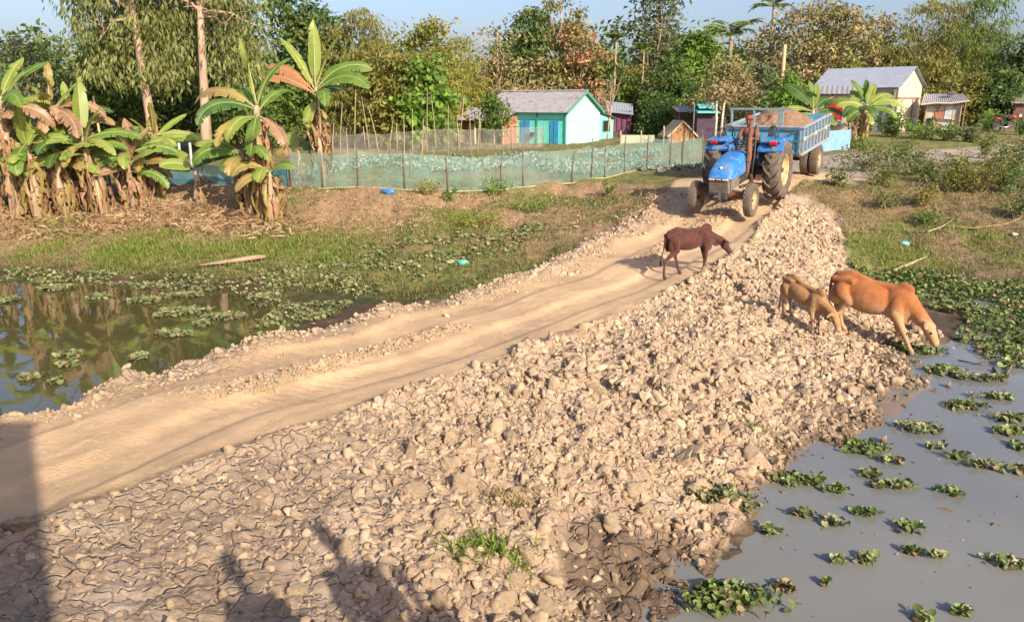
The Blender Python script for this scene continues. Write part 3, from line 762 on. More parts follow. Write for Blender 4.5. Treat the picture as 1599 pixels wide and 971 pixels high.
# ------------------------------------------------------------------ palms
def frond_mesh(name, L, n, leaflen, mat_, arch, seed, parent, az, el):
    r = np.random.default_rng(seed)
    t = np.linspace(0, 1, 14)
    ang = el - arch * t ** 1.5
    dx = np.cumsum(np.cos(ang)) * L / 14; dz = np.cumsum(np.sin(ang)) * L / 14
    p = np.stack([dx * math.cos(az), dx * math.sin(az), dz], 1); p = np.vstack([[0, 0, 0], p])
    m = MB(); m.tube(p, list(np.linspace(.035, .006, len(p))), 5)
    tt = np.linspace(.12, .99, n); i = tt * (len(p) - 1); i0 = i.astype(int); f = (i - i0)[:, None]
    q = p[i0] * (1 - f) + p[np.minimum(i0 + 1, len(p) - 1)] * f
    tang = unit(p[np.minimum(i0 + 1, len(p) - 1)] - p[i0] + 1e-6)
    side = unit(np.cross(tang, [0, 0, 1.0]))
    Vs = []
    for s in (-1, 1):
        ax = side * s + tang * .75 + np.array([0, 0, -.35]) + r.normal(size=(n, 3)) * .12
        ll = leaflen * np.sin(PI * (tt * .85 + .12)) * (.8 + .4 * r.random(n))
        Vs.append(leaf_cards(q, ax, ll, ll * .13 + .02, seed + s, fold=.03))
    V, Fc = join(Vs)
    o = len(m.v); m.v.extend(map(tuple, V)); m.f.extend((Fc + o).tolist()); m.m.extend([1] * len(Fc))
    return m.build(name, [BARK['culm'], mat_], parent)
def palm(label, px, topy, Y, L, nf, seed, trunk_r, name, ll):
    r = np.random.default_rng(seed); b = base_at(px, Y); h = top_h(px, topy, Y) - L * .55
    th = thing(name, label, 'palm', b, 0)
    m = MB(); t = np.linspace(0, 1, 10)
    m.tube([(math.sin(k * 2.1) * .10 + k * .15, 0, k * h) for k in t], list(trunk_r * (1.15 - .35 * t)), 9)
    m.build('trunk', BARK['tan'], th, True)
    for k in range(nf):
        f = frond_mesh('frond', L * r.uniform(.85, 1.1), 26, ll, LM['green'], r.uniform(1.0, 1.9), seed + k, th, 2.4 * k + r.uniform(-.2, .2), r.uniform(.25, 1.35))
        f.location = (.15, 0, h)
    return th
palm('coconut palm with curved trunk above the rounded bright green tree', 1128, 22, 64, 2.9, 13, 201, .17, 'coconut_palm', .75)
palm('slender betel palm standing highest, left of the very tall loose tree', 953, 48, 60, 1.15, 9, 202, .07, 'betel_palm', .45)
palm('shorter slender betel palm at the foot of the very tall loose tree', 996, 66, 61, 1.2, 9, 203, .07, 'betel_palm', .45)
palm('palm tip showing above the huge olive brown tree', 1190, -14, 68, 2.2, 11, 204, .15, 'coconut_palm', .6)
# ------------------------------------------------------------------ banana plants
def banana_leafmat(name, c1, c2, rib, trans=.35):
    m, nt, N, L, b = _nodes(name)
    u = N.new('ShaderNodeUVMap'); sx = N.new('ShaderNodeSeparateXYZ'); L.new(u.outputs[0], sx.inputs[0])
    w = N.new('ShaderNodeTexWave'); w.bands_direction = 'X'; w.inputs['Scale'].default_value = 9; w.inputs['Distortion'].default_value = 1.2
    L.new(u.outputs[0], w.inputs[0])
    col = mixrgb(nt, ramp(nt, noise(nt, 2.2, 4), .35, .65), c1, c2)
    col = mixrgb(nt, math_n(nt, 'MULTIPLY', w.outputs[0], .14), col, c2)
    ed = ramp(nt, math_n(nt, 'ABSOLUTE', sx.outputs[1], 0), .12, .03)
    col = mixrgb(nt, ed, col, rib)
    L.new(col, b.inputs['Base Color']); b.inputs['Roughness'].default_value = .42; b.inputs['Specular IOR Level'].default_value = .35
    t = N.new('ShaderNodeBsdfTranslucent'); L.new(col, t.inputs[0])
    ms = N.new('ShaderNodeMixShader'); ms.inputs[0].default_value = trans
    L.new(b.outputs[0], ms.inputs[1]); L.new(t.outputs[0], ms.inputs[2]); L.new(ms.outputs[0], N['Material Output'].inputs[0])
    return m
BL = dict(
    green=banana_leafmat('banana leaf green', (.085, .17, .025), (.16, .25, .045), (.32, .36, .13)),
    light=banana_leafmat('banana leaf yellow green', (.19, .27, .04), (.30, .34, .075), (.42, .42, .17)),
    deep=banana_leafmat('banana leaf deep green', (.05, .115, .022), (.095, .165, .035), (.22, .28, .1)),
    tan=banana_leafmat('banana leaf yellowing', (.36, .29, .07), (.30, .20, .08), (.45, .36, .17)),
    dry=banana_leafmat('banana leaf dry', (.36, .215, .11), (.22, .13, .07), (.45, .30, .17), .2),
    rust=banana_leafmat('banana leaf rusty', (.40, .19, .08), (.30, .15, .07), (.45, .27, .14), .3),
)
STEM = mat('banana stem', (.44, .32, .19), (.24, .17, .10), 5, .8, bstr=.6, bscale=12, stretch=(1, 1, .2), dirt=(.20, .23, .07), dlo=.55, dhi=.7, dscale=2)
def banana_leaf(parent, org, az, el, L, Wd, droop, seed, m='green', tear=.35, name='leaf', fold=.32, pet=.16, twist=0.0):
    r = np.random.default_rng(seed); n = 24
    t = np.linspace(0, 1, n + 1)
    ang = el - droop * t ** 1.6
    st = L / n
    x = np.concatenate([[0], np.cumsum(np.cos(ang[:-1]) * st)]); z = np.concatenate([[0], np.cumsum(np.sin(ang[:-1]) * st)])
    yy = twist * t ** 2 * L
    p = np.stack([x * math.cos(az) - yy * math.sin(az), x * math.sin(az) + yy * math.cos(az), z], 1)
    tang = np.gradient(p, axis=0); tang = unit(tang)
    side = unit(np.cross(tang, np.array([0, 0, 1.0]) + np.array([math.cos(az), math.sin(az), 0]) * .35 * np.sign(np.sin(el) + .01)))
    nor = unit(np.cross(side, tang))
    roll = math.radians(r.uniform(28, 62)) * (1 if el < 1.25 else .3)
    cr_, sr_ = math.cos(roll), math.sin(roll) * math.cos(az)
    cr_ = math.sqrt(max(0, 1 - sr_ * sr_))
    side, nor = side * cr_ - nor * sr_, nor * cr_ + side * sr_
    V = []; Fc = []; UV = []
    def wdt(s):
        s = np.clip((s - pet) / (1 - pet), 0, 1); return Wd * np.clip(np.sin(PI * (s * .90 + .06)), 0, 1) ** .55 * (s > 0) * (1 - .65 * np.clip((s - .86) / .14, 0, 1) ** 2)
    k0 = int(round(pet * n))
    for sgn in (-1, 1):
        run = 0.0
        gid = np.cumsum(r.random(n + 1) < tear * .75) + 1; first = [i == k0 or gid[i] != gid[i - 1] for i in range(n)]; last = [i == n - 1 or gid[i] != gid[i + 1] for i in range(n)]
        gj = r.uniform(.84, 1.08, gid.max() + 2) if tear > .1 else np.ones(gid.max() + 2); grun = r.uniform(0, 1, gid.max() + 2) ** 1.6
        for i in range(k0, n):
            a, b_ = p[i], p[i + 1]
            wa, wb = wdt((i + .02) / n), wdt((i + .98) / n)
            run = grun[gid[i]] * (tear > .05); jit = gj[gid[i]]; dz = run * .35 * min(1, tear * 2)
            out = []
            for q, (pp, w_) in enumerate(((a, wa), (b_, wb))):
                j = i + q
                d = side[j] * sgn + nor[j] * fold; w_ = w_ * jit
                o1 = pp + d * w_ * .55 - np.array([0, 0, dz * w_ * .25])
                o2 = pp + d * w_ - np.array([0, 0, w_ * .30 + dz * w_])
                out.append((pp, o1, o2))
            if tear > .05:
                g = (.14 + .34 * run) * (tear > .05)
                ca = out[0][2] * (1 - g) + out[1][2] * g if first[i] and i > k0 else out[0][2]; cb = out[1][2] * (1 - g) + out[0][2] * g if last[i] and i < n - 1 else out[1][2]
                out[0] = (out[0][0], out[0][1], ca); out[1] = (out[1][0], out[1][1], cb)
            o = len(V)
            V += [out[0][0], out[0][1], out[0][2], out[1][0], out[1][1], out[1][2]]
            UV += [(i / n, 0), (i / n, sgn * .5), (i / n, sgn), ((i + 1) / n, 0), ((i + 1) / n, sgn * .5), ((i + 1) / n, sgn)]
            Fc += [[o, o + 3, o + 4, o + 1], [o + 1, o + 4, o + 5, o + 2]]
    # midrib
    mb = MB(); mb.tube(p[::2], list(np.linspace(.030, .005, len(p[::2])) * min(1.2, .5 + L * .35)), 5)
    o = len(V); V += mb.v; UV += [(.5, 0)] * len(mb.v); Fc += [[i + o for i in f] for f in mb.f]
    ob = from_arrays(name, np.array(V), Fc, BL[m], parent, True)
    uv = ob.data.uv_layers.new(name='UVMap')
    li = np.empty(len(ob.data.loops), np.int32); ob.data.loops.foreach_get('vertex_index', li)
    uv.data.foreach_set('uv', np.array(UV, np.float32)[li].ravel())
    ob.location = org
    return ob
def hanging(parent, org, az, out, drop, Wd, seed, m='dry'):
    """a dead leaf folded down along the stem"""
    r = np.random.default_rng(seed); n = 12
    t = np.linspace(0, 1, n)
    rad = .07 + out * np.sin(np.clip(t * 2.2, 0, PI / 2 + .5)) * (1 - .35 * t)
    z = .10 * np.sin(np.clip(t * 3.2, 0, PI)) - drop * np.clip(t - .12, 0, 1) ** 1.15
    a = az + np.cumsum(r.normal(size=n)) * .10
    c = np.stack([rad * np.cos(a), rad * np.sin(a), z], 1)
    V = []; Fc = []
    for i in range(n):
        tang = np.array([-math.sin(a[i]), math.cos(a[i]), 0]); rd = np.array([math.cos(a[i]), math.sin(a[i]), 0])
        w = Wd * (.25 + .75 * math.sin(PI * min(1, t[i] * .9 + .1))) * r.uniform(.65, 1.25)
        zz = r.normal() * .03
        V += [c[i] - tang * w + rd * r.uniform(-.10, .02) + [0, 0, zz], c[i] + rd * r.uniform(-.01, .06), c[i] + tang * w + rd * r.uniform(-.10, .02) - [0, 0, zz]]
    for i in range(n - 1):
        for k in (0, 1):
            if r.random() < .10: continue
            Fc.append([i * 3 + k, i * 3 + k + 1, i * 3 + 4 + k, i * 3 + 3 + k])
    ob = from_arrays('dead_leaf', np.array(V), Fc, BL[m], parent, True)
    uv = ob.data.uv_layers.new(name='UVMap'); ob.location = org
    return ob
def banana(label, base, h, leaves, seed, nlead=7, stem_r=.13, lean=(0, 0), group=None, dead_len=1.0, stump=False):
    """leaves: list of (azimuth deg [0 = picture right, 90 = away], elevation deg, length, width, droop, tint, tear)"""
    r = np.random.default_rng(seed)
    th = thing('banana_plant', label, 'banana plant', base, 0, group)
    stem_r *= .68
    m = MB(); t = np.linspace(0, 1, 10)
    pts = [(lean[0] * k ** 1.2 * h + r.normal() * .012, lean[1] * k * h, -.12 + k * (h + .12)) for k in t]
    m.tube(pts, list(stem_r * (1.25 - .55 * t + .2 * np.exp(-t * 9)) * (1 + .08 * r.normal(size=10))), 12)
    # loose sheaths
    for k in range(7):
        a = r.uniform(0, 2 * PI); z0 = r.uniform(.2, .85); j = int(z0 * 9)
        c = np.array(pts[j]); rr = stem_r * 1.02
        q = [c + np.array([rr * math.cos(a + s), rr * math.sin(a + s), dz]) for s, dz in ((-.5, 0), (.5, 0))]
        e = [c + np.array([(rr + .07) * math.cos(a + s), (rr + .07) * math.sin(a + s), -.35]) for s in (.2, -.2)]
        m.add(q + e, [[0, 1, 2, 3]])
    m.build('stem', STEM, th, True)
    top = np.array(pts[-1])
    for i, (az, el, L, Wd, dr, tint, tear) in enumerate(leaves):
        banana_leaf(th, top - np.array([0, 0, .04 * i * (L > .7)]), math.radians(az), math.radians(el), L, Wd, dr, seed * 31 + i, tint, tear, twist=r.uniform(-.15, .15))
    for i in range(nlead):
        f = r.uniform(.45, .98); j = min(9, int(f * 9)); o = np.array(pts[j])
        d = min(dead_len * r.uniform(.7, 1.25), f * h * .98)
        hanging(th, o, r.uniform(0, 2 * PI), r.uniform(.10, .42), d, r.uniform(.025, .075), seed * 77 + i, 'dry' if r.random() < .75 else 'tan')
    return th
def rnd_leaves(seed, n, L, Wd, tints=('green', 'green', 'light', 'deep'), tear=.3, up=25):
    r = np.random.default_rng(seed); out = []
    for i in range(n):
        el = (72 - i * (72 - up) / max(1, n - 1)) + r.uniform(-8, 8)
        out.append((137.5 * i + r.uniform(-15, 15) + seed * 40, el, L * r.uniform(.8, 1.1), Wd * r.uniform(.85, 1.15), r.uniform(.7, 1.7) if el < 55 else r.uniform(.2, .8), tints[int(r.integers(len(tints)))], tear * r.uniform(.4, 1.6)))
    return out
GB = 'banana plants on the far bank'
def build_bananas():
    def at(px, py): return tuple(hit(px, py))
    # tall plant beside the garden net
    b = at(503, 293); b = (P(503, 290, 25.0)[0], 25.0, hz(P(503, 290, 25.0)[0], 25.0))
    banana('tallest banana plant with one upright leaf, beside the garden net', b, 2.95,
           [(a, e, L * 1.28, w * 1.12, d, t_, te) for a, e, L, w, d, t_, te in [(100, 86, 1.55, .17, .25, 'light', .12), (12, 70, 1.3, .20, .35, 'light', .05), (8, 50, 1.55, .20, 1.5, 'green', .35), (-15, 35, 1.6, .22, 1.6, 'green', .3), (150, 63, 1.5, .16, .35, 'light', .3),
            (172, 48, 1.45, .20, 1.0, 'rust', .75), (200, 38, 1.3, .17, .95, 'rust', .8), (-60, 25, 1.2, .2, 1.8, 'green', .4), (60, 35, 1.3, .2, 1.6, 'deep', .4), (-100, -25, .9, .16, 1.0, 'light', .3)]], 11, 26, .12, group=GB, dead_len=1.1)
    # big ragged clump in the middle left
    bx = at(412, 342)
    banana('large ragged banana plant leaning over its skirt of dead leaves, left of the tallest one', bx, 3.0,
           [(a, e, L * 1.2, w * 1.05, d, t_, te + .1) for a, e, L, w, d, t_, te in [(165, 82, 1.5, .13, .35, 'light', .3), (20, 72, 1.35, .15, .9, 'green', .5), (175, 38, 1.75, .22, 1.7, 'tan', .6), (200, 25, 1.5, .2, 1.9, 'deep', .45), (-80, -30, 1.2, .2, 1.2, 'green', .35), (60, 45, 1.4, .18, 1.2, 'green', .5), (-30, -20, 1.3, .16, 1.2, 'dry', .5), (130, 55, 1.3, .17, 1.3, 'green', .4), (-110, 10, 1.2, .19, 1.9, 'light', .4), (-150, 0, 1.2, .17, 1.5, 'tan', .5)]], 12, 34, .15, (.015, -.02), GB, 1.5)
    b2 = (bx[0] - .45, bx[1] + .25, bx[2])
    banana('middle height banana plant under the ragged one, with a leaf spread flat to the left', b2, 1.75,
           [(178, 22, 1.35, .20, .55, 'light', .05), (186, 5, 1.4, .22, .9, 'deep', .1), (215, 30, 1.5, .24, 1.9, 'green', .25), (-50, 40, 1.4, .2, 2.0, 'green', .35), (-100, 15, 1.1, .2, 1.9, 'tan', .5), (250, 20, 1.0, .18, 1.8, 'deep', .3), (60, 60, 1.1, .16, .9, 'light', .2)], 13, 22, .13, (-.04, 0), GB, 1.2)
    b3 = (bx[0] + .30, bx[1] - .25, bx[2] - .05)
    banana('short banana plant with folded drooping leaves at the foot of the ragged one', b3, 1.35,
           [(200, 35, 1.1, .18, 2.0, 'tan', .4), (-90, 30, 1.0, .2, 2.1, 'light', .3), (-20, 45, .9, .16, 1.6, 'green', .3), (240, 15, 1.2, .18, 1.5, 'tan', .4)], 14, 22, .12, (.02, 0), GB, 1.2)
    # small sucker and stump near the net
    b4 = (P(470, 290, 25.6)[0], 25.6, .02)
    banana('small banana sucker with one round leaf, between the ragged and the tallest plants', b4, 1.05, [(150, 55, .75, .19, .7, 'light', 0), (10, 25, .8, .14, 1.2, 'green', .2), (190, 20, .8, .14, 1.2, 'tan', .3), (60, 40, .6, .12, 1., 'green', .2)], 15, 4, .07, (0, 0), GB, .7)
    b5 = at(312, 318)
    banana('cut banana stump with a single leaf against the blue net', b5, .95, [(200, 28, 1.0, .2, 1.0, 'light', .05), (160, 12, 1.1, .15, .4, 'deep', .1), (20, 60, .5, .1, .6, 'green', .1)], 16, 5, .14, (.0, 0), GB, .7)
    # left row
    rows = [
        (250, 306, 1.50, 17, 'banana plant with paddle leaves spread to both sides, right end of the left row', [(170, 18, 1.15, .2, .9, 'light', .1), (10, 12, 1.2, .17, .9, 'light', .1), (120, 78, .9, .14, .3, 'light', .05), (25, 42, 1.0, .13, .3, 'light', .05), (-40, 10, 1.0, .2, 1.6, 'light', .2), (210, -10, 1.0, .2, 1.3, 'green', .2), (-90, -15, .8, .17, 1.2, 'deep', .2)], .12, (0, 0)),
        (205, 325, 1.30, 18, 'banana plant of the left row with dark folded leaves and a pale skirt', [(175, 30, 1.2, .2, 1.5, 'deep', .2), (15, 25, 1.2, .2, 1.3, 'green', .2), (-80, 20, 1.0, .2, 1.8, 'light', .2), (95, 60, 1.0, .16, .8, 'green', .2), (220, 10, 1.0, .18, 1.6, 'green', .2)], .12, (.05, 0)),
        (163, 334, 1.75, 19, 'banana plant of the left row with one broad upright yellowish leaf', [(105, 82, 1.35, .24, .2, 'light', .0), (165, 25, 1.2, .2, 1.3, 'green', .3), (10, 22, 1.35, .2, 1.0, 'green', .2), (-35, 12, 1.2, .18, 1.3, 'light', .3), (215, 20, 1.1, .2, 1.6, 'deep', .2), (-95, 0, 1.0, .2, 1.5, 'tan', .4)], .12, (-.16, 0)),
        (148, 330, 1.45, 20, 'leaning bare stemmed banana plant crossing in front of the dark net', [(200, 25, .9, .17, 1.6, 'green', .3), (40, 35, .9, .16, 1.4, 'tan', .5), (110, 60, .8, .13, .7, 'light', .2)], .09, (-.32, 0)),
        (100, 338, 1.55, 21, 'banana plant of the left row with a bright flat leaf reaching right', [(-15, 12, 1.35, .16, .35, 'light', .05), (15, 25, 1.2, .18, 1.3, 'green', .2), (150, 40, 1.1, .18, 1.0, 'light', .3), (-70, 5, .9, .2, 1.2, 'deep', .1), (215, -10, .9, .18, 1.2, 'light', .2), (80, 75, 1.0, .16, .4, 'green', .1)], .13, (.03, 0)),
        (62, 342, 1.75, 22, 'banana plant of the left row with a broad leaf facing the pond', [(92, 84, 1.1, .26, .3, 'light', .05), (-85, -20, 1.1, .24, .9, 'green', .1), (195, 8, 1.45, .22, .5, 'light', .1), (20, 30, 1.2, .2, 1.3, 'green', .2), (160, 38, 1.1, .2, 1.4, 'deep', .3)], .14, (-.02, 0)),
        (25, 345, 2.75, 23, 'high banana plant near the left edge with spread glossy leaves', [(25, 48, 1.3, .24, .6, 'green', .1), (60, 65, 1.1, .2, .5, 'light', .1), (190, 38, 1.3, .22, 1.2, 'green', .2), (-40, 25, 1.3, .24, 1.5, 'green', .2), (-110, 15, 1.1, .22, 1.7, 'light', .2), (130, 55, 1.1, .2, 1.0, 'deep', .2), (5, 5, 1.2, .2, 1.5, 'dry', .6)], .15, (.03, 0)),
        (92, 333, 2.45, 24, 'banana plant with brown crumpled leaves hanging behind the left row', [(95, 80, 1.1, .16, .5, 'tan', .3), (20, 20, 1.3, .22, 1.5, 'dry', .6), (-30, 0, 1.4, .22, 1.4, 'dry', .6), (170, 30, 1.2, .2, 1.4, 'tan', .5), (-80, -5, 1.0, .18, 1.2, 'dry', .5), (60, 35, 1., .17, 1.4, 'rust', .5)], .12, (.06, 0)),
        (-12, 338, 1.55, 25, 'banana plant cut by the left edge with low wide leaves', [(10, 30, 1.3, .24, 1.0, 'light', .1), (40, 60, 1.1, .2, .7, 'light', .1), (-20, 5, 1.3, .22, 1.0, 'light', .1), (200, 30, 1.2, .2, 1.2, 'green', .2), (-80, 10, 1.1, .2, 1.4, 'green', .2)], .14, (0, 0)),
        (122, 326, 2.05, 26, 'thin banana plant with ragged brown and green leaves beside the dark net scrap', [(110, 78, 1.0, .14, .5, 'light', .4), (30, 40, 1.1, .17, 1.3, 'deep', .4), (175, 30, 1.1, .18, 1.6, 'dry', .6), (-70, 15, 1.1, .18, 1.7, 'green', .4), (-10, -10, 1., .18, 1.2, 'dry', .6)], .10, (.02, 0)),
        (225, 312, 1.15, 27, 'low banana plant with yellow drooping leaves in front of the first eucalyptus', [(10, 40, 1.0, .18, 1.6, 'light', .2), (175, 30, 1.0, .17, 1.5, 'green', .2), (-60, 5, .9, .2, 1.6, 'tan', .4), (-110, 20, .8, .17, 1.7, 'light', .3)], .11, (0, 0)),
        (-75, 335, 2.2, 28, 'banana plant just beyond the left edge', rnd_leaves(5, 8, 1.4, .22), .14, (0, 0)),
        (-140, 338, 1.8, 29, 'banana plant further beyond the left edge', rnd_leaves(6, 7, 1.3, .22), .14, (0, 0)),
    ]
    for px, py, h, sd, lab, lv, sr, ln in rows:
        banana(lab, at(px, py), h * 1.18, [(a, e, L * 1.18, w * .90, d, t_, te * 1.4 + .12) for a, e, L, w, d, t_, te in lv] + rnd_leaves(sd, 9, 1.3, .17, ('green', 'light', 'tan', 'light', 'dry', 'light'), .55, 8), sd, 24, sr, ln, GB, 1.3)
    # by the road at the right
    GR = 'banana plants by the road'
    def rb(px, Y, h, lab, lv, sd, sr, nd):
        p = base_at(px, Y); banana(lab, p, h, lv, sd, nd, sr, (0, 0), GR, 1.2)
    rb(1268, 41, 1.75, 'broad banana plant with fanned leaves behind the blue sheet fence', [(150, 52, 2.0, .28, .7, 'deep', .1), (105, 78, 1.5, .22, .4, 'green', .1), (70, 70, 1.5, .22, .5, 'light', .1), (30, 45, 1.7, .26, 1.3, 'deep', .2), (185, 22, 1.8, .26, 1.2, 'light', .15), (215, -5, 1.5, .3, .9, 'light', .05), (0, 25, 1.7, .26, 1.6, 'deep', .2), (-40, 5, 1.4, .24, 1.4, 'green', .2), (-90, -20, 1.1, .22, 1., 'light', .1)], 41, .16, 6)
    rb(1336, 40.5, 1.9, 'banana plant with arching leaves over the red door, between the two other road side ones', [(160, 30, 1.6, .24, 1.6, 'green', .2), (20, 30, 1.6, .24, 1.7, 'green', .2), (100, 60, 1.2, .2, .8, 'light', .1), (-60, 10, 1.3, .22, 1.6, 'deep', .2), (220, 15, 1.3, .22, 1.8, 'deep', .2)], 42, .14, 7)
    rb(1350, 40.5, 1.9, 'banana plant with long drooping leaves in front of the pale shed wall', [(140, 62, 1.5, .18, .5, 'green', .2), (110, 80, 1.3, .18, .4, 'green', .15), (55, 60, 1.4, .2, .5, 'light', .1), (25, 40, 2.0, .24, 1.3, 'light', .15), (-5, 30, 1.9, .22, 1.5, 'light', .2), (-15, 12, 1.6, .2, 1.5, 'green', .3), (180, 30, 1.6, .22, 1.2, 'light', .3), (210, 5, 1.4, .2, 1.6, 'green', .3), (-90, -30, 1.1, .18, .9, 'light', .3)], 43, .16, 12)
build_bananas()

# ------------------------------------------------------------------ water hyacinth
HY = leafmat('hyacinth leaf', (.075, .135, .03), (.24, .29, .085), (.13, .17, .05), .2, .35)
HY2 = leafmat('hyacinth leaf dull', (.12, .15, .05), (.33, .34, .15), (.16, .19, .08), .2, .4)
HYB = leafmat('hyacinth leaf browned', (.16, .12, .06), (.30, .22, .12), None, .15, .6)
def spoon_leaves(pts, size, seed, up=.15, flat=.6):
    """round cupped blades on short stalks: 7-sided fans"""
    r = np.random.default_rng(seed); n = len(pts); size = np.broadcast_to(size, (n,))
    nor = r.normal(size=(n, 3)) * flat; nor[:, 2] = 1; nor = unit(nor)
    a = unit(np.cross(nor, r.normal(size=(n, 3)))); b = np.cross(nor, a)
    V = [pts + np.array([0, 0, up]) * r.random((n, 1)) ** .7]
    c = V[0]
    for k in range(6):
        t = 2 * PI * k / 6; rr = size[:, None] * (1.0 if k else 1.25)
        V.append(c + (a * math.cos(t) + b * math.sin(t) * .82) * rr * .5 + nor * size[:, None] * .12)
    # stalk as a thin leg below
    st = pts.copy(); st[:, :2] += r.normal(size=(n, 2)) * .02
    V.append(st)
    V = np.stack(V, 1).reshape(-1, 3); o = (np.arange(n) * 8)[:, None]
    Fc = np.concatenate([o + np.array([[0, 1 + k, 1 + (k + 1) % 6]]) for k in range(6)] + [o + np.array([[0, 7, 4]])])
    return V, Fc
def clump_pts(cx, cy, ax, ay, n, seed, z=None):
    r = np.random.default_rng(seed)
    u = r.normal(size=(n, 2)) * .55; k = r.integers(0, 3, n); off = r.normal(size=(3, 2)) * .35
    p = (u * .62 + off[k]); p = p / np.maximum(1, np.linalg.norm(p, axis=1, keepdims=True) / .95)
    x = cx + p[:, 0] * ax; y = cy + p[:, 1] * ay
    zz = np.maximum(height(x, y), WATER) if z is None else np.full(n, z)
    return np.stack([x, y, zz + .005], 1)
def hyacinth(label, px, py, wpx, hpx, seed, group, m, dens=1.0, lf=.066, up=.055):
    c = hit(px, py); D = c[1]
    ax = wpx / F * D * .5; ay = max(ax * .5, hpx / F * D * D / 3.9 * .42)
    n = int(max(26, 620 * ax * ay * 4 * dens))
    th_loc = (c[0], c[1], WATER)
    p = clump_pts(c[0], c[1], ax, ay, n, seed)
    r = np.random.default_rng(seed)
    V, Fc = spoon_leaves(p, lf * (.6 + .7 * r.random(n)), seed, up)
    V = V - np.array(th_loc)
    br = r.random(len(p)) < .16
    fi = np.concatenate([np.tile(br, 6), br]).astype(int)
    o = from_arrays('water_hyacinth', V, Fc, [m, HYB], None, True, fi); o.location = th_loc
    return tag(o, label, 'water plant', group)
def build_hyacinth():
    g = 'floating water hyacinth clumps on the right pond'
    L = [
        (1240, 750, 85, 48, 'wide hyacinth clump touching the clod shore, left of the group of four', HY),
        (1297, 765, 38, 32, 'small upright hyacinth clump close right of the wide shore clump', HY),
        (1350, 705, 85, 36, 'hyacinth clump hugging the clod shore above the group of four', HY),
        (1392, 722, 42, 20, 'small hyacinth clump at the water side end of the upper shore clump', HY2),
        (1352, 745, 42, 26, 'upper left hyacinth clump of the group of four', HY),
        (1378, 762, 46, 20, 'middle hyacinth clump of the group of four', HY),
        (1413, 763, 50, 22, 'right hyacinth clump of the group of four, with green tips', HY),
        (1482, 770, 44, 20, 'lone hyacinth clump out in open water, right of the group of four', HY),
        (1258, 806, 50, 25, 'left hyacinth clump of the chain of three', HY),
        (1306, 818, 46, 24, 'middle hyacinth clump of the chain of three', HY2),
        (1350, 807, 52, 28, 'right hyacinth clump of the chain of three', HY),
        (1200, 834, 37, 28, 'lone round bright hyacinth clump nearest the muddy shore', HY),
        (1416, 830, 54, 20, 'flat hyacinth clump between the chain of three and the small drifting pair', HY),
        (1305, 880, 28, 16, 'tiny brownish hyacinth clump below the chain of three', HY2),
        (1362, 878, 54, 32, 'high hyacinth clump right of the tiny brownish one', HY2),
        (1426, 864, 30, 18, 'left piece of the small drifting pair of hyacinths', HY),
        (1462, 874, 38, 18, 'right piece of the small drifting pair of hyacinths', HY2),
        (1572, 880, 76, 24, 'hyacinth clump cut by the right edge near the bottom', HY2),
        (1232, 922, 42, 26, 'brownish hyacinth clump beside the big bottom patch', HYB),
        (1440, 970, 50, 24, 'left hyacinth clump on the bottom edge', HY),
        (1502, 964, 34, 22, 'right hyacinth clump on the bottom edge', HY),
        (1436, 670, 68, 30, 'hyacinth clump against the clod shore below the pale stone', HY2),
        (1475, 580, 56, 26, 'hyacinth clump at the muddy inlet left of the twig', HY),
        (1530, 590, 72, 22, 'loose hyacinth clump around the twig in the water', HY2),
        (1508, 640, 66, 26, 'hyacinth clump right of the pale stone', HY),
        (1548, 622, 60, 18, 'upper end of the hyacinth chain right of the pale stone', HY2),
        (1560, 656, 72, 18, 'hyacinth clump in the row at the right edge', HY2),
        (1575, 678, 50, 20, 'dense hyacinth clump under the row at the right edge', HY),
        (1592, 700, 34, 20, 'dark hyacinth clump cut by the right edge', HY),
        (1465, 700, 30, 16, 'small pair of hyacinth rosettes left of the long drifting chain', HY2),
        (1497, 716, 42, 20, 'left head of the long drifting hyacinth chain', HY),
        (1535, 732, 58, 18, 'middle of the long drifting hyacinth chain', HY2),
        (1580, 742, 66, 18, 'right end of the long drifting hyacinth chain', HY2),
        (1140, 768, 120, 50, 'hyacinth patch stranded on the clods at the shore', HY2),
        (1440, 546, 90, 24, 'low hyacinth patch in front of the drinking cow', HY),
    ]
    for i, (px, py, w, h, lab, m) in enumerate(L): hyacinth(lab, px, py, w * 1.22, h * .85, 300 + i, g, m)
    hyacinth('big thick hyacinth patch on the bottom edge by the muddy shore', 1150, 945, 200, 92, 350, g, HY, 1.5, .068, .10)
    hyacinth('small tuft of hyacinth floating alone near the bottom patch', 1290, 915, 14, 8, 351, g, HY)
    g = 'floating water hyacinth clumps on the left pond'
    L = [
        (85, 452, 64, 'flat hyacinth raft nearest the left far shore'), (158, 466, 44, 'thin hyacinth raft among the reflected banana stems'), (217, 470, 70, 'hyacinth raft left of the wide pair'),
        (284, 462, 66, 'greener hyacinth raft under the far shore'), (292, 487, 92, 'wide hyacinth raft in the middle of the left pond'), (262, 494, 40, 'small hyacinth raft at the left end of the wide one'),
        (345, 497, 90, 'hyacinth raft joined to the shore mat'), (272, 524, 62, 'round hyacinth raft in the sky reflection'), (320, 506, 36, 'small hyacinth raft above the round one'),
        (106, 558, 48, 'upper hyacinth raft of the near left pair'), (105, 574, 36, 'lower hyacinth raft of the near left pair'), (222, 561, 40, 'hyacinth raft alone near the causeway'),
        (48, 590, 38, 'brown hyacinth raft nearest the left edge'), (90, 599, 28, 'pale hyacinth raft close to the clod crest'), (425, 465, 60, 'hyacinth raft off the log'), (10, 470, 40, 'hyacinth raft cut by the left edge')]
    for i, (px, py, w, lab) in enumerate(L): hyacinth(lab, px, py, w, 12, 400 + i, g, HY2, 1.2, .085, .05)
    # mats nobody could count
    r = np.random.default_rng(77)
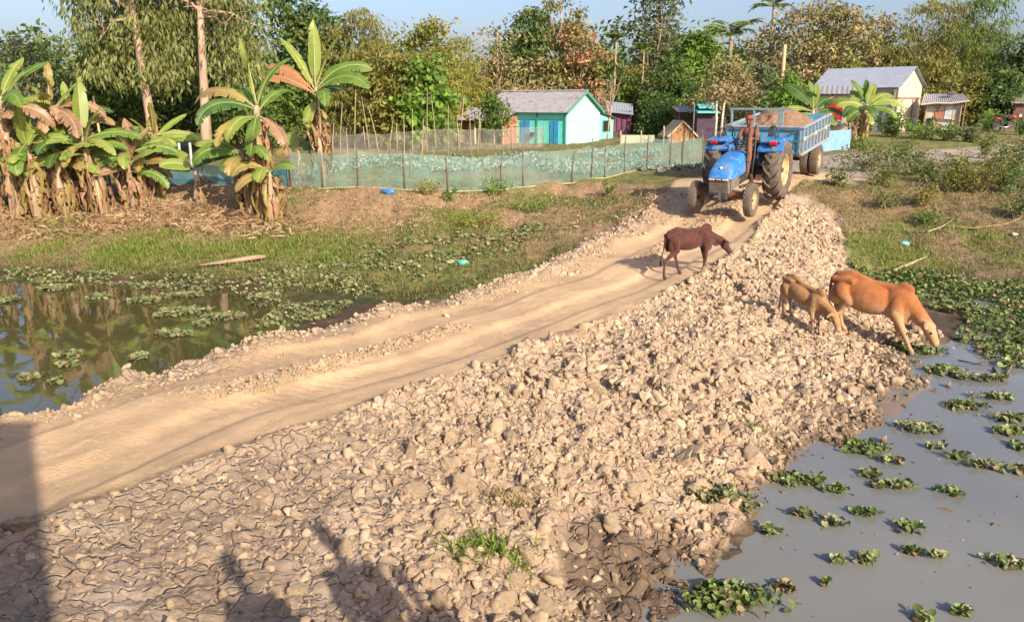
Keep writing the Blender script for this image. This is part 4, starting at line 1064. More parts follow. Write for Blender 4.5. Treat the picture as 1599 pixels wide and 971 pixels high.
    def area(name, label, poly, n, m, lf, up, hole=.42):
        w = np.array([G(px, py, WATER)[:2] for px, py in poly])
        lo, hi = w.min(0), w.max(0); p = lo + (hi - lo) * r.random((n * 3, 2))
        d = sdist(w, p[:, 0], p[:, 1]); keep = (d < (fbm(p[:, 0] * 2, p[:, 1] * 2, 6, 3) - .5) * .8) & (fbm(p[:, 0] * 1.6 + 5, p[:, 1] * 2.2, 17, 4) > hole)
        p = p[keep][:n]; z = np.maximum(height(p[:, 0], p[:, 1]), WATER)
        V, Fc = spoon_leaves(np.stack([p[:, 0], p[:, 1], z], 1), lf * (.6 + .8 * r.random(len(p))), 9, up)
        br = r.random(len(p)) < .15; fi = np.concatenate([np.tile(br, 6), br]).astype(int)
        tag(from_arrays(name, V, Fc, [m, HYB], None, True, fi), label, 'water plants', kind='stuff')
    area('hyacinth_mat', 'dense green hyacinth mat filling the far corner of the right pond', [(1330, 432), (1450, 436), (1600, 446), (1980, 456), (1980, 590), (1600, 572), (1535, 566), (1515, 525), (1490, 495), (1440, 475), (1370, 460)], 12000, HY, .075, .10, .33)
    area('shore_hyacinth_mat', 'pale hyacinth mat along the far shore of the left pond', [(-60, 425), (100, 428), (300, 432), (480, 432), (600, 430), (640, 445), (560, 475), (470, 512), (400, 530), (390, 510), (430, 480), (330, 455), (200, 450), (60, 440), (-60, 438)], 4600, HY2, .075, .055, .46)
    area('ivy_mat', 'low leafy plants where the left bank meets the causeway', [(480, 420), (620, 400), (760, 395), (860, 390), (800, 425), (700, 440), (600, 465), (520, 480)], 1800, HY2, .085, .06, .46)
build_hyacinth()

def floating_bits():
    r = np.random.default_rng(12); w = np.array([G(px, py, WATER)[:2] for px, py in [(1120, 965), (1210, 800), (1330, 720), (1440, 650), (1470, 590), (1640, 590), (1640, 980)]])
    lo, hi = w.min(0), w.max(0); p = lo + (hi - lo) * r.random((420, 2)); p = p[sdist(w, p[:, 0], p[:, 1]) < -.05]
    n = len(p); ax = r.normal(size=(n, 3)); ax[:, 2] *= .08
    l = np.exp(r.normal(-3.6, .6, n)); V, Fc = leaf_cards(np.stack([p[:, 0], p[:, 1], np.full(n, WATER + .006)], 1), ax, l, l * .5, 3, .02)
    tag(from_arrays('floating_bits', V, Fc, HYB), 'specks of plant litter floating on the right pond', 'plant litter', kind='stuff')
floating_bits()
# ------------------------------------------------------------------ clods
def clod_material():
    m, nt, N, L, b = _nodes('dry clod')
    g = N.new('ShaderNodeNewGeometry')
    c = mixrgb(nt, g.outputs['Random Per Island'], (.40, .29, .18), (.57, .43, .28))
    c = mixrgb(nt, ramp(nt, noise(nt, 7, 6, .7), .4, .72), c, (.34, .24, .155))
    px_ = N.new('ShaderNodeSeparateXYZ'); L.new(g.outputs['Position'], px_.inputs[0])           # damp near the water line
    hgt = math_n(nt, 'ADD', px_.outputs[2], math_n(nt, 'MULTIPLY', noise(nt, 2.5, 4), -.16))
    c = mixrgb(nt, ramp(nt, hgt, WATER + .03, WATER - .07), c, mixrgb(nt, 1.0, c, (.42, .40, .38), 'MULTIPLY'))
    L.new(c, b.inputs['Base Color']); b.inputs['Roughness'].default_value = .95; b.inputs['Specular IOR Level'].default_value = .15
    bump(nt, b, noise(nt, 30, 7, .75), 1.0, .025); return m
CLOD = clod_material()
CLOD_DARK = mat('umber clod', (.34, .25, .17), (.24, .175, .12), 4, .85, bstr=.7, bscale=24, bdist=.02, spec=.3)  # darker brown than the other clods, used for one at the left edge
def ico(sub):
    import bmesh
    bm = bmesh.new(); bmesh.ops.create_icosphere(bm, subdivisions=sub, radius=1)
    V = np.array([v.co[:] for v in bm.verts]); Fc = np.array([[v.index for v in f.verts] for f in bm.faces]); bm.free()
    return V, Fc
def lump(V, seed, amp=.42):
    r = np.random.default_rng(seed); o = V.copy()
    for _ in range(11):                      # chop flat faces, like broken earth
        d = unit(r.normal(size=3)); c = r.uniform(.30, .72); k = o @ d
        o = o - np.outer(np.clip(k - c, 0, None) * r.uniform(.75, 1.0), d)
    n = fbm(o[:, 0] * 2.3 + seed * 3.1, o[:, 1] * 2.3 + o[:, 2] * 1.7, seed, 3) - .5
    return o * (1 + amp * n + .25 * (fbm(o[:, 0] * 6 + seed, o[:, 1] * 6 + o[:, 2] * 4.4, seed + 1, 2) - .5))[:, None]
def rot_mats(n, r):
    q = unit(r.normal(size=(n, 4))); w, x, y, z = q.T
    return np.stack([np.stack([1 - 2 * (y * y + z * z), 2 * (x * y - z * w), 2 * (x * z + y * w)], -1),
                     np.stack([2 * (x * y + z * w), 1 - 2 * (x * x + z * z), 2 * (y * z - x * w)], -1),
                     np.stack([2 * (x * z - y * w), 2 * (y * z + x * w), 1 - 2 * (x * x + y * y)], -1)], 1)
def scatter_lumps(name, label, pts, sizes, sub, nvar, seed, m, cat='clods', smooth=False):
    r = np.random.default_rng(seed); V0, F0 = ico(sub)
    var = [lump(V0, seed * 13 + k) for k in range(nvar)]
    n = len(pts); pick = r.integers(0, nvar, n); R = rot_mats(n, r)
    sc = sizes[:, None] * np.array([1, .85, .68]) * (.75 + .5 * r.random((n, 3)))
    S = np.stack(var)[pick] * sc[:, None, :]
    S = np.einsum('nij,nvj->nvi', R, S) + pts[:, None, :]
    Fc = (F0[None] + (np.arange(n) * len(V0))[:, None, None]).reshape(-1, 3)
    o = from_arrays(name, S.reshape(-1, 3), Fc, m, None, smooth)
    return tag(o, label, cat, kind='stuff')
def region_pts(n, r, cond, box):
    out = []
    tot = 0
    while tot < n:
        p = np.stack([r.uniform(box[0], box[1], n * 3), r.uniform(box[2], box[3], n * 3)], 1)
        k = cond(p[:, 0], p[:, 1]); p = p[k]; out.append(p); tot += len(p)
    return np.concatenate(out)[:n]
def build_clods():
    r = np.random.default_rng(5)
    def on_slope(x, y):
        z, tr, rd, ru, lip, bank, sl, rg = height(x, y, True)
        dens = fbm(x * .9, y * .9, 15, 3)
        crust = sstep(.0, 2.6, x + 2.0 + .25 * (y - 5))
        spot = np.hypot((x - .95) / .75, (y - 5.95) / .95) < .85 + r.uniform(-.2, .2, len(x))
        return (ru > .55) & (~spot | (r.random(len(x)) < .12)) & (dens + r.uniform(-.25, .25, len(x)) > .40) & (r.random(len(x)) < .15 + .85 * crust) & (z > WATER - .12)
    box = (-6, 8.5, 4.0, 22)
    p = region_pts(24000, r, on_slope, box); s = np.clip(np.exp(r.normal(-3.62, .5, len(p))), .009, .075)
    z = height(p[:, 0], p[:, 1])
    scatter_lumps('small_clods', 'small dry earth clods covering the causeway slope', np.stack([p[:, 0], p[:, 1], z - s * .15], 1), s, 2, 20, 31, CLOD)
    g = .125; gx, gy = np.meshgrid(np.arange(-6, 8.5, g), np.arange(4, 22, g * .9)); p = np.stack([gx.ravel(), gy.ravel()], 1) + r.uniform(-.055, .055, (gx.size, 2))
    z, tr, rd, ru, lip, bank, sl, rg = height(p[:, 0], p[:, 1], True)
    crust = sstep(.0, 2.4, p[:, 0] + 2.0 + .25 * (p[:, 1] - 5)); spot = np.hypot((p[:, 0] - .95) / .75, (p[:, 1] - 5.95) / .95) < .85
    k = (ru > .6) & (z > WATER - .1) & (r.random(len(p)) < .04 + .80 * crust) & (~spot | (r.random(len(p)) < .1)); p = p[k]
    s = (.042 + .060 * fbm(p[:, 0] * .9, p[:, 1] * .9, 88, 3)) * np.exp(r.normal(0, .30, len(p))); s = np.clip(s, .03, .14)
    z = height(p[:, 0], p[:, 1])
    scatter_lumps('middle_clods', 'fist to head sized dry earth clods on the causeway slope', np.stack([p[:, 0], p[:, 1], z + .008 - s * .30], 1), s * 1.08, 3, 18, 32, CLOD)
    # crumbs along the crest, the ruts and the road side
    cr = np.array([q[:3] for q in crest_w]); pts = []
    for i in range(len(cr) - 1):
        n = int(120 * np.linalg.norm(cr[i + 1] - cr[i])); t = r.random((n, 1)); q = cr[i, :2] + (cr[i + 1, :2] - cr[i, :2]) * t
        pts.append(q + r.normal(size=(n, 2)) * .26)
    p = np.concatenate(pts); s = np.clip(np.exp(r.normal(-3.5, .45, len(p))), .012, .09); z = height(p[:, 0], p[:, 1])
    k = z > WATER - .05
    scatter_lumps('crest_clods', 'earth clods along the pond side crest of the track', np.stack([p[:, 0], p[:, 1], z + s * .1], 1)[k], s[k], 2, 10, 33, CLOD)
    p = region_pts(3800, r, lambda x, y: (height(x, y, True)[7] > .3), (-6, 9, 4.5, 24)); s = np.clip(np.exp(r.normal(-3.85, .45, len(p))), .008, .06); z = height(p[:, 0], p[:, 1])
    scatter_lumps('rut_crumbs', 'loose crumbs between the wheel ruts', np.stack([p[:, 0], p[:, 1], z + s * .2], 1), s, 1, 8, 34, CLOD)
    # the largest clods, each a thing
    big = [(730, 760, .20), (800, 690, .22), (640, 710, .22), (880, 745, .20), (985, 770, .24), (1000, 745, .22), (960, 825, .17), (1185, 725, .30), (1090, 770, .25), (1060, 720, .24), (1165, 640, .22), (1130, 680, .26), (820, 880, .20), (690, 820, .26), (750, 905, .17), (800, 905, .18), (850, 945, .24), (690, 945, .20), (780, 820, .16), (1010, 800, .18), (650, 765, .18), (560, 700, .17), (930, 610, .20), (905, 600, .17), (990, 640, .16), (1090, 590, .17), (1140, 580, .15), (1220, 610, .15), (1290, 650, .18), (1330, 620, .16), (1370, 600, .15), (1250, 560, .13), (1330, 540, .15), (1365, 570, .13), (890, 690, .15), (540, 860, .15), (470, 920, .17), (600, 900, .14), (520, 790, .15), (1240, 690, .17), (1210, 700, .20), (860, 655, .16), (900, 860, .15), (960, 905, .10), (1150, 740, .22), (760, 720, .16), (700, 690, .17), (1030, 560, .12), (1180, 540, .12), (620, 945, .16), (440, 960, .17), (730, 655, .14), (820, 620, .13)]
    V0, F0 = ico(4)
    vs = [lump(V0, 900 + k, .5) for k in range(10)]
    mes = []
    for k, v in enumerate(vs):
        n2 = fbm(v[:, 0] * 7 + k, v[:, 1] * 7 + v[:, 2] * 5, k, 3) - .5
        v = v * (1 + .14 * n2)[:, None] * np.array([1, .86, .74])
        o = from_arrays('earth_clod', v, F0, CLOD, None, True); mes.append(o.data); bpy.data.objects.remove(o)
    for i, (px, py, s) in enumerate(big):
        c = hit(px, py); o = bpy.data.objects.new('earth_clod', mes[i % 10]); COL.objects.link(o)
        sz = s * (.66 + .18 * r.random())
        o.location = (c[0], c[1], c[2] - sz * .10); o.scale = (sz, sz * r.uniform(.8, 1.1), sz * r.uniform(.8, 1.1)); o.rotation_euler = tuple(r.uniform(0, 6.28, 3))
        tag(o, 'large broken lump of dry pale earth lying on the causeway slope', 'earth clod', 'large earth clods on the causeway slope')
    for px, py, s, lab in [(1481, 606, .15, 'single pale pointed stone standing in the right pond'), (1380, 690, .16, 'wet brown clod lying at the water line of the right pond'), (1438, 742, .05, 'small clod barely above the open water')][:2]:
        c = hit(px, py); o = bpy.data.objects.new('stone', mes[3]); COL.objects.link(o); o.location = (c[0], c[1], WATER + s * .25); o.scale = (s * .42, s * .4, s * .75); o.rotation_euler = (.1, .2, 1)
        tag(o, lab, 'stone')
    # debris
    c = hit(412, 617); m = MB()
    for k in range(14):
        a = r.uniform(0, PI); p = np.array([r.normal() * .10, r.normal() * .05, .01 + abs(r.normal()) * .02]); d = np.array([math.cos(a) * .10, math.sin(a) * .05, r.uniform(-.01, .06)])
        m.tube([p - d, p, p + d], [.006, .008, .004], 5)
    o = m.build('straw_wisp', mat('straw', (.33, .22, .10), (.45, .33, .17), 8, .9)); o.location = (c[0], c[1], c[2]); o.scale = (.6, .6, .6); tag(o, 'small wisp of brown straw on the smooth track', 'straw')
    for px, py in ((405, 712),): 
        c = hit(px, py); o = bpy.data.objects.new('earth_clod', mes[5]); COL.objects.link(o); o.location = (c[0], c[1], c[2] + .02); o.scale = (.06, .045, .04); tag(o, 'brown clod alone on the smooth track', 'earth clod')
    c = hit(25, 835); o = bpy.data.objects.new('earth_clod', mes[7]); COL.objects.link(o); o.location = (c[0], c[1], c[2] + .05); o.scale = (.16, .11, .10)
    o.data = mes[7].copy(); o.data.materials[0] = CLOD_DARK; tag(o, 'dark umber clod in the shade at the left edge', 'earth clod')
build_clods()

# ------------------------------------------------------------------ grass, weeds, litter
GRASS_DRY = leafmat('dry grass', (.30, .23, .085), (.42, .33, .14), (.22, .20, .06), .3, .7)
GRASS_GRN = leafmat('green grass', (.12, .20, .025), (.25, .33, .055), (.20, .25, .045), .35, .5)
WEED = leafmat('weed leaf', (.065, .115, .022), (.15, .20, .045), (.22, .20, .06), .3, .5)
LITTER = leafmat('leaf litter', (.34, .215, .11), (.22, .135, .07), (.42, .29, .16), .1, .8)
def blades(p, L, seed, m, name, label, spread=.5, lw=.09, cat='grass'):
    r = np.random.default_rng(seed); n = len(p)
    ax = r.normal(size=(n, 3)) * spread; ax[:, 2] = np.abs(ax[:, 2]) * .3 + .75
    l = L * (.5 + r.random(n))
    z = height(p[:, 0], p[:, 1])
    V, Fc = leaf_cards(np.stack([p[:, 0], p[:, 1], z - .01], 1), ax, l, np.maximum(l * lw, .008), seed, .1, .3)
    tag(from_arrays(name, V, Fc, m), label, cat, kind='stuff')
def pix_area(poly, z):
    return np.array([G(px, py, z)[:2] for px, py in poly])
def build_cover():
    r = np.random.default_rng(9)
    def bank_ok(x, y):
        z, tr, rd, ru, lip, bank, sl, rg = height(x, y, True)
        return (bank > .7) & (lip < .3) & (z > WATER + .06), z
    # dry grass over both banks
    def c1(x, y):
        ok, z = bank_ok(x, y); return ok & (fbm(x * .8, y * 1.1, 19, 4) + .08 * (x > 7) + r.uniform(-.1, .1, len(x)) > .38)
    p = region_pts(64000, r, c1, (-20, 22, 15.5, 27)); blades(p, .085, 1, GRASS_DRY, 'dry_grass', 'short dry grass on the banks', .7, .12)
    def c2(x, y):
        ok, z = bank_ok(x, y); return ok & (fbm(x * .45 + 4, y * .7, 91, 4) + .10 * (z < -.75) + .10 * (x > 7) + r.uniform(-.08, .08, len(x)) > .47)
    p = region_pts(42000, r, c2, (-20, 22, 15.5, 25)); blades(p, .075, 2, WEED, 'bank_grass', 'olive grass and creeping plants on the banks', .9, .28)
    # bright green tufts along the foot of the left bank
    P1 = []
    for px, py, w, h, n in [(215, 388, 75, 22, 2600), (430, 385, 80, 22, 2600), (330, 392, 60, 12, 900), (75, 392, 45, 14, 900), (560, 375, 60, 16, 800), (720, 345, 60, 12, 900), (740, 340, 40, 10, 500), (85, 355, 50, 10, 700), (515, 408, 50, 14, 700), (1430, 400, 60, 20, 900), (1370, 395, 40, 16, 600), (1540, 375, 50, 14, 600), (180, 402, 50, 8, 500)]:
        q = np.stack([px + r.normal(size=n) * w * .5, py + r.normal(size=n) * h * .42], 1)
        c = hit(px, py); D = c[1]
        x = c[0] + (q[:, 0] - px) / F * D; y = c[1] - (q[:, 1] - py) / F * D * D / (CZ - c[2]) * .95
        P1.append(np.stack([x, y], 1))
    P1 = np.concatenate(P1); P1 = P1[bank_ok(P1[:, 0], P1[:, 1])[0]]
    blades(P1, .15, 3, GRASS_GRN, 'green_grass', 'bright green grass tufts at the foot of the left bank', .55, .09)
    # plain beyond
    p = region_pts(9000, r, lambda x, y: (height(x, y, True)[2] < .2) & (fbm(x * .3, y * .3, 23, 3) > .5), (-28, 36, 26, 52)); blades(p, .10, 4, GRASS_DRY, 'meadow_grass', 'thin grass on the village ground', .7, .16)
    # one green tuft among the clods
    for px, py, n, s, lab, L in [(765, 862, 260, .17, 'bright green grass tuft growing among the clods', .11), (735, 870, 90, .08, 'small grass tuft left of the bright one', .07), (795, 785, 160, .14, 'withered weed tuft in the middle of the clod slope', .10), (1180, 668, 60, .07, 'tiny weed tuft high on the clod slope', .08)]:
        c = hit(px, py); q = np.stack([c[0] + r.normal(size=n) * s, c[1] + r.normal(size=n) * s * .55], 1); z = height(q[:, 0], q[:, 1])
        ax = r.normal(size=(n, 3)) * .6; ax[:, 2] = np.abs(ax[:, 2]) + .5; l = L * (.5 + r.random(n))
        V, Fc = leaf_cards(np.stack([q[:, 0], q[:, 1], z], 1) - c, ax, l, l * .13, n)
        o = from_arrays('grass_tuft', V, Fc, GRASS_DRY if 'wither' in lab else GRASS_GRN); o.location = c; tag(o, lab, 'grass tuft')
    # dry banana litter under the plants
    def c3(x, y):
        d = np.min([np.hypot((x - b[0]) / 1.0, (y - b[1] + .5) / .9) for b in lit], 0); return (d + r.uniform(-.3, .3, len(x)) < 1.0)
    lit = [hit(px, py) for px, py in ((10, 345), (60, 348), (110, 345), (160, 340), (205, 335), (250, 325), (310, 330), (360, 338), (410, 345), (440, 345))]
    p = region_pts(3600, r, c3, (-18, -4, 18.5, 25)); n = len(p); z = height(p[:, 0], p[:, 1])
    ax = r.normal(size=(n, 3)); ax[:, 2] = ax[:, 2] * .35 + .12; l = .24 * (.3 + r.random(n))
    V, Fc = leaf_cards(np.stack([p[:, 0], p[:, 1], z + .02 + .1 * r.random(n) ** 3], 1), ax, l, l * .16, 5, .3)
    tag(from_arrays('leaf_litter', V, Fc, LITTER), 'dry fallen banana leaves under the left plants', 'leaf litter', kind='stuff')
    # hanging straw-like roots on the cut of the bank
    p = region_pts(7000, r, lambda x, y: (height(x, y, True)[6] > .5) & (x < 5.5), (-17, 5.5, 20, 25.5)); n = len(p); z = height(p[:, 0], p[:, 1])
    ax = r.normal(size=(n, 3)) * .5 + np.array([0, -.7, -.6]); l = .16 * (.4 + r.random(n))
    V, Fc = leaf_cards(np.stack([p[:, 0], p[:, 1] - .02, z + .04], 1), ax, l, l * .18, 6)
    tag(from_arrays('bank_roots', V, Fc, LITTER), 'dry roots and withered plants on the cut bank', 'dry plants', kind='stuff')
    # weeds: each bush of its own
    def weed(px, py, wpx, hpx, lab, seed, m=WEED, dens=1.0, lf=.085, nm='weed_bush'):
        c = hit(px, py); D = c[1]; w = wpx / F * D / 2; h = hpx / F * D; rr = np.random.default_rng(seed)
        th = thing(nm, lab, 'bush', tuple(c), 0, 'weed bushes on the banks')
        ns = max(4, int(w * 14)); sm = MB(); C = []
        for k in range(ns):
            a = rr.uniform(0, 2 * PI); e = np.array([math.cos(a) * w * rr.uniform(.2, 1), math.sin(a) * w * .7 * rr.uniform(.2, 1), h * rr.uniform(.45, 1)])
            q = branch_path((e[0] * .25, e[1] * .25, -.05), e, .1, rr, 5); sm.tube(q, [.010, .009, .007, .005, .003], 4); C.append(q[1:])
        sm.build('stems', BARK['tan'], th)
        C = np.concatenate(C); n = int(330 * dens * (w * h) / .3) + 40; cc = C[rr.integers(0, len(C), n)] + rr.normal(size=(n, 3)) * np.array([.11, .11, .09]) * min(1, w * 1.6)
        cc[:, 2] = np.maximum(cc[:, 2], .01); ax = rr.normal(size=(n, 3)); ax[:, 2] = ax[:, 2] * .4 + .15; l = lf * (.6 + .8 * rr.random(n))
        V, Fc = leaf_cards(cc, ax, l, l * .55, seed); from_arrays('foliage', V, Fc, m, th)
    WL = [(1350, 268, 90, 36, 'leafy weed bush on the right bank edge next to the track'), (1400, 262, 70, 34, 'weed bush on the right bank edge, second from the track'), (1460, 285, 80, 28, 'low weed bush on the right bank below the road'), (1525, 300, 110, 42, 'wide weed bush halfway down the right bank'), (1575, 300, 80, 60, 'dark leafy bush at the right edge of the bank'), (1590, 340, 60, 40, 'dark bush low on the bank at the right edge'), (1310, 292, 50, 26, 'small weed bush beside the clod ridge'), (1445, 318, 70, 22, 'thin weed patch on the middle of the right bank'), (1540, 248, 40, 34, 'single tall weed at the roadside on the right'), (1500, 270, 50, 26, 'weed bush at the top of the right bank under the road'), (1385, 325, 60, 22, 'weed patch under the bank edge, right of the clods'), (1640, 300, 110, 70, 'bush beyond the right edge of the bank'), (1425, 275, 70, 30, 'weed bush between the second and third bushes on the right bank'), (1490, 300, 70, 26, 'brownish weed bush in the middle of the right bank'), (1375, 292, 60, 28, 'low weed bush just under the one next to the track'), (1550, 275, 60, 34, 'weed bush above the wide one on the right bank'), (1585, 262, 50, 40, 'tall weed bush on the bank edge at the right edge'), (1455, 350, 60, 16, 'sparse weeds low in the middle of the right bank')]
    for i, (px, py, w, h, lab) in enumerate(WL): weed(px, py, w * 1.1, h * 1.25, lab, 600 + i, [WEED, LM['green'], WEED, LM['olive']][i % 4] if i not in (4, 5) else LM['dark'])
    WL2 = [(703, 316, 30, 26, 'green weed on the cut left bank below the net'), (775, 305, 46, 26, 'leafy weed at the top of the left bank under the net'), (668, 303, 50, 20, 'flat yellowish weed next to the blue rag'), (955, 305, 30, 22, 'small weed near the top of the left bank, left of the tractor'), (830, 330, 70, 16, 'low weed patch on the left bank slope'), (740, 352, 110, 14, 'dark green low weed patch in the middle of the left bank')]
    for i, (px, py, w, h, lab) in enumerate(WL2): weed(px, py, w, h, lab, 640 + i, [LM['green'], LM['bright'], LM['yellow']][i % 3])
    WL3 = [(1395, 215, 70, 40, 'dense weed bush at the corner of the pale shed'), (1440, 218, 60, 26, 'bright weed bush in front of the patchwork hut'), (1480, 220, 60, 24, 'weed bush right of the patchwork hut door'), (1520, 222, 60, 26, 'mixed weed bush between the patchwork hut and the motorcycle'), (1340, 232, 60, 16, 'low weeds at the foot of the road side banana plants'), (1540, 205, 50, 30, 'green bush behind the motorcycle front wheel'), (1595, 212, 40, 30, 'green bush at the right edge behind the motorcycle')]
    for i, (px, py, w, h, lab) in enumerate(WL3): weed(px, py, w, h, lab, 660 + i, [LM['green'], LM['bright'], LM['green'], LM['grey']][i % 4], .45, .16)
build_cover()
# ------------------------------------------------------------------ houses, huts, fences
def corrugated(m, a, b, c, d, waves, amp=.013, mi=0, thick=.012):
    """sheet over the quad a-b (eave) to d-c (ridge); ribs run from eave to ridge"""
    a, b, c, d = map(lambda q: np.array(q, float), (a, b, c, d)); n = waves * 4
    nor = unit(np.cross(b - a, d - a)); V = []
    for k in range(n + 1):
        t = k / n; o = nor * amp * math.sin(t * waves * 2 * PI)
        p = a + (b - a) * t + o; q = d + (c - d) * t + o
        V += [p, q, p - nor * thick, q - nor * thick]
    Fc = []
    for k in range(n):
        i = k * 4; j = i + 4
        Fc += [[i, j, j + 1, i + 1], [i + 2, i + 3, j + 3, j + 2], [i, i + 2, j + 2, j], [i + 1, j + 1, j + 3, i + 3]]
    Fc += [[0, 1, 3, 2], [n * 4, n * 4 + 2, n * 4 + 3, n * 4 + 1]]
    m.add(V, Fc, mi)
TIN = mat('weathered tin', (.40, .38, .375), (.30, .28, .275), 2.5, .55, .25, stretch=(1, 6, 1), dirt=(.24, .16, .11), dlo=.54, dhi=.70)
TIN2 = mat('bluish tin', (.40, .43, .48), (.30, .33, .38), 2.5, .5, .3, stretch=(1, 6, 1), dirt=(.26, .2, .16), dlo=.62, dhi=.75)
TEAL = mat('turquoise paint', (.14, .68, .54), (.12, .58, .48), 3, .7, dirt=(.26, .42, .36), dlo=.52, dhi=.72)
MINT = mat('pale mint paint', (.33, .66, .56), (.30, .60, .51), 2, .75, dirt=(.36, .55, .47), dlo=.52, dhi=.72)
BLUED = mat('blue door paint', (.05, .30, .52), (.04, .24, .44), 5, .6)
BLACK = mat('dark inside', (.012, .012, .012), None, rough=.9)
CREAM = mat('cream plaster', (.60, .53, .41), (.46, .40, .30), 2, .85, bstr=.3, bscale=12, dirt=(.33, .27, .20), dlo=.55, dhi=.7)
GREYB = mat('blue grey boards', (.34, .40, .42), (.26, .31, .33), 4, .8, stretch=(4, 4, .4))
WOOD = mat('old wood', (.30, .21, .13), (.18, .125, .08), 6, .9, bstr=.5, bscale=20, stretch=(1, 1, .2))
BRICK = mat('reddish brown boards', (.34, .145, .085), (.25, .11, .07), 6, .9, stretch=(3, 3, .4), bstr=.4, bscale=14)
THATCH = mat('thatch', (.34, .19, .085), (.23, .125, .06), 9, .95, bstr=.8, bscale=22, stretch=(1, 1, .3))
PURPLE = mat('purple cloth', (.13, .04, .08), (.19, .07, .12), 5, .9, stretch=(4, 4, .3))
RED = mat('red door paint', (.42, .015, .018), (.33, .012, .015), 4, .5)
SHEETB = mat('faded blue sheet', (.13, .30, .43), (.20, .34, .43), 3, .6, .1, stretch=(3, 3, .5), dirt=(.35, .42, .44), dlo=.5, dhi=.68)

def place(root_xy, rz): return dict(loc=(root_xy[0], root_xy[1], hz(*root_xy)), rz=rz)
def build_houses():
    # turquoise house.  local x: along the long wall (to picture left = -x), front long wall at y = 0
    c = base_at(884, 50.2)                       # near corner between long wall and gable
    th = thing('village_house', 'turquoise house with white gable end and long grey tin roof behind the net fence', 'house', c, math.radians(-37))
    Lx, Dy, he, hp = 6.2, 3.9, 2.05, 3.15
    m = MB(); m.box((-Lx / 2, .06, he / 2 - .2), (Lx, .12, he + .4)); m.box((-Lx / 2, Dy - .06, he / 2 - .2), (Lx, .12, he + .4)); m.box((-Lx + .06, Dy / 2, he / 2 - .2), (.12, Dy - .24, he + .4))
    m.build('wall', TEAL, th)
    m = MB(); m.prism([(0, 0, -.2), (0, Dy, -.2), (0, Dy, he), (0, Dy / 2, hp), (0, 0, he)], (-.10, 0, 0), (.03, 0, 0)); g = m.build('gable_wall', MINT, th)
    m = MB(); m.box((.035, Dy / 2, he * .70), (.03, Dy, .05)); m.build('ledge', MINT, g)
    m = MB(); ov = .26
    sl = (hp - he) / (Dy / 2)
    corrugated(m, (-Lx - .3, -ov, he - ov * sl), (.28, -ov, he - ov * sl), (.28, Dy / 2, hp + .03), (-Lx - .3, Dy / 2, hp + .03), 44, .012)
    corrugated(m, (.28, Dy + ov, he - ov * sl), (-Lx - .3, Dy + ov, he - ov * sl), (-Lx - .3, Dy / 2, hp + .03), (.28, Dy / 2, hp + .03), 44, .012)
    r = m.build('roof', TIN, th)
    m = MB(); m.tube([(-Lx - .3, Dy / 2, hp + .06), (.3, Dy / 2, hp + .06)], .07, 8); m.build('ridge_cap', TIN, r)
    m = MB()
    for s in (-1, 1): m.bar((.25, Dy / 2 + s * (Dy / 2 + ov), he - ov * sl - .04), (.25, Dy / 2, hp - .02), .05, .14)
    m.build('bargeboard', mat('green board', (.05, .25, .17), None, rough=.7), r)
    # front wall posts and doors, seen under the eave
    for x in (-.06, -2.15, -4.05):
        m = MB(); m.box((x, -.03, he / 2 - .1), (.10, .06, he + .1)); m.build('post', mat('dark teal', (.04, .26, .22), None, rough=.7), th)
    m = MB(); m.box((-3.1, -.025, he * .74), (6.1, .05, .07)); m.build('beam', mat('dark teal', (.04, .26, .22)), th)
    for x, w in ((-.85, .62), (-3.05, .72)):
        m = MB(); m.box((x, -.02, .72), (w, .05, 1.40), bev=.01); d = m.build('door', BLUED, th)
        m = MB(); m.box((x, -.05, .72), (.04, .03, 1.38)); m.build('door_batten', mat('dark blue', (.03, .16, .30), None, rough=.6), d)
        m = MB(); m.ell((x + w * .36, -.06, .7), (.03, .03, .03)); m.build('handle', BLACK, d)
    m = MB(); m.box((-2.45, -.16, .55), (.24, .22, .28), bev=.03); m.build('wall_box', BLACK, th)
    # right lean-to with the dark window
    lx = thing('lean_to', 'pale green lean to with one dark window, right end of the turquoise house', 'house annex', tuple(Matrix.Rotation(math.radians(-37), 3, 'Z') @ Vector((-.25, Dy + .03, 0)) + Vector(c)), math.radians(-37))
    lw, h1, h2 = 2.15, 1.86, 1.46
    m = MB(); m.prism([(0, 0, -.2), (0, lw, -.2), (0, lw, h2), (0, 0, h1)], (-2.5, 0, 0), (.03, 0, 0)); m.build('wall', mat('mint green paint', (.24, .68, .52), (.21, .6, .47), 3, .7), lx)
    m = MB(); corrugated(m, (.3, lw + .3, h2 - .02), (-2.6, lw + .3, h2 - .02), (-2.6, -.02, h1 + .10), (.3, -.02, h1 + .10), 12); m.build('roof', TIN, lx)
    m = MB(); m.box((.05, lw * .55, 1.0), (.06, .98, .78)); w = m.build('window', mat('window frame', (.10, .30, .24), None, rough=.7), lx)
    m = MB(); m.box((.075, lw * .55, 1.0), (.04, .86, .66)); m.build('pane', BLACK, w)
    m = MB()
    for k in range(6): m.bar((.105, lw * .55 - .36 + k * .145, .68), (.105, lw * .55 - .36 + k * .145, 1.32), .018)
    m.build('window_bars', mat('dark iron', (.05, .05, .05), None, rough=.6), w)
    # left low annex with brown boards
    R = Matrix.Rotation(math.radians(-37), 3, 'Z')
    ax = thing('house_annex', 'low brown boarded annex with sloping tin roof at the left end of the turquoise house', 'house annex', tuple(R @ Vector((-3.75, -.05, 0)) + Vector(c)), math.radians(-37))
    m = MB(); m.box((-.02, -.75, .78), (.10, 1.5, 1.75)); m.box((-1.75, 2.6, .7), (3.4, .1, 1.9)); m.box((-3.5, .5, .7), (.10, 4.1, 1.7)); m.build('wall', BRICK, ax)
    m = MB()
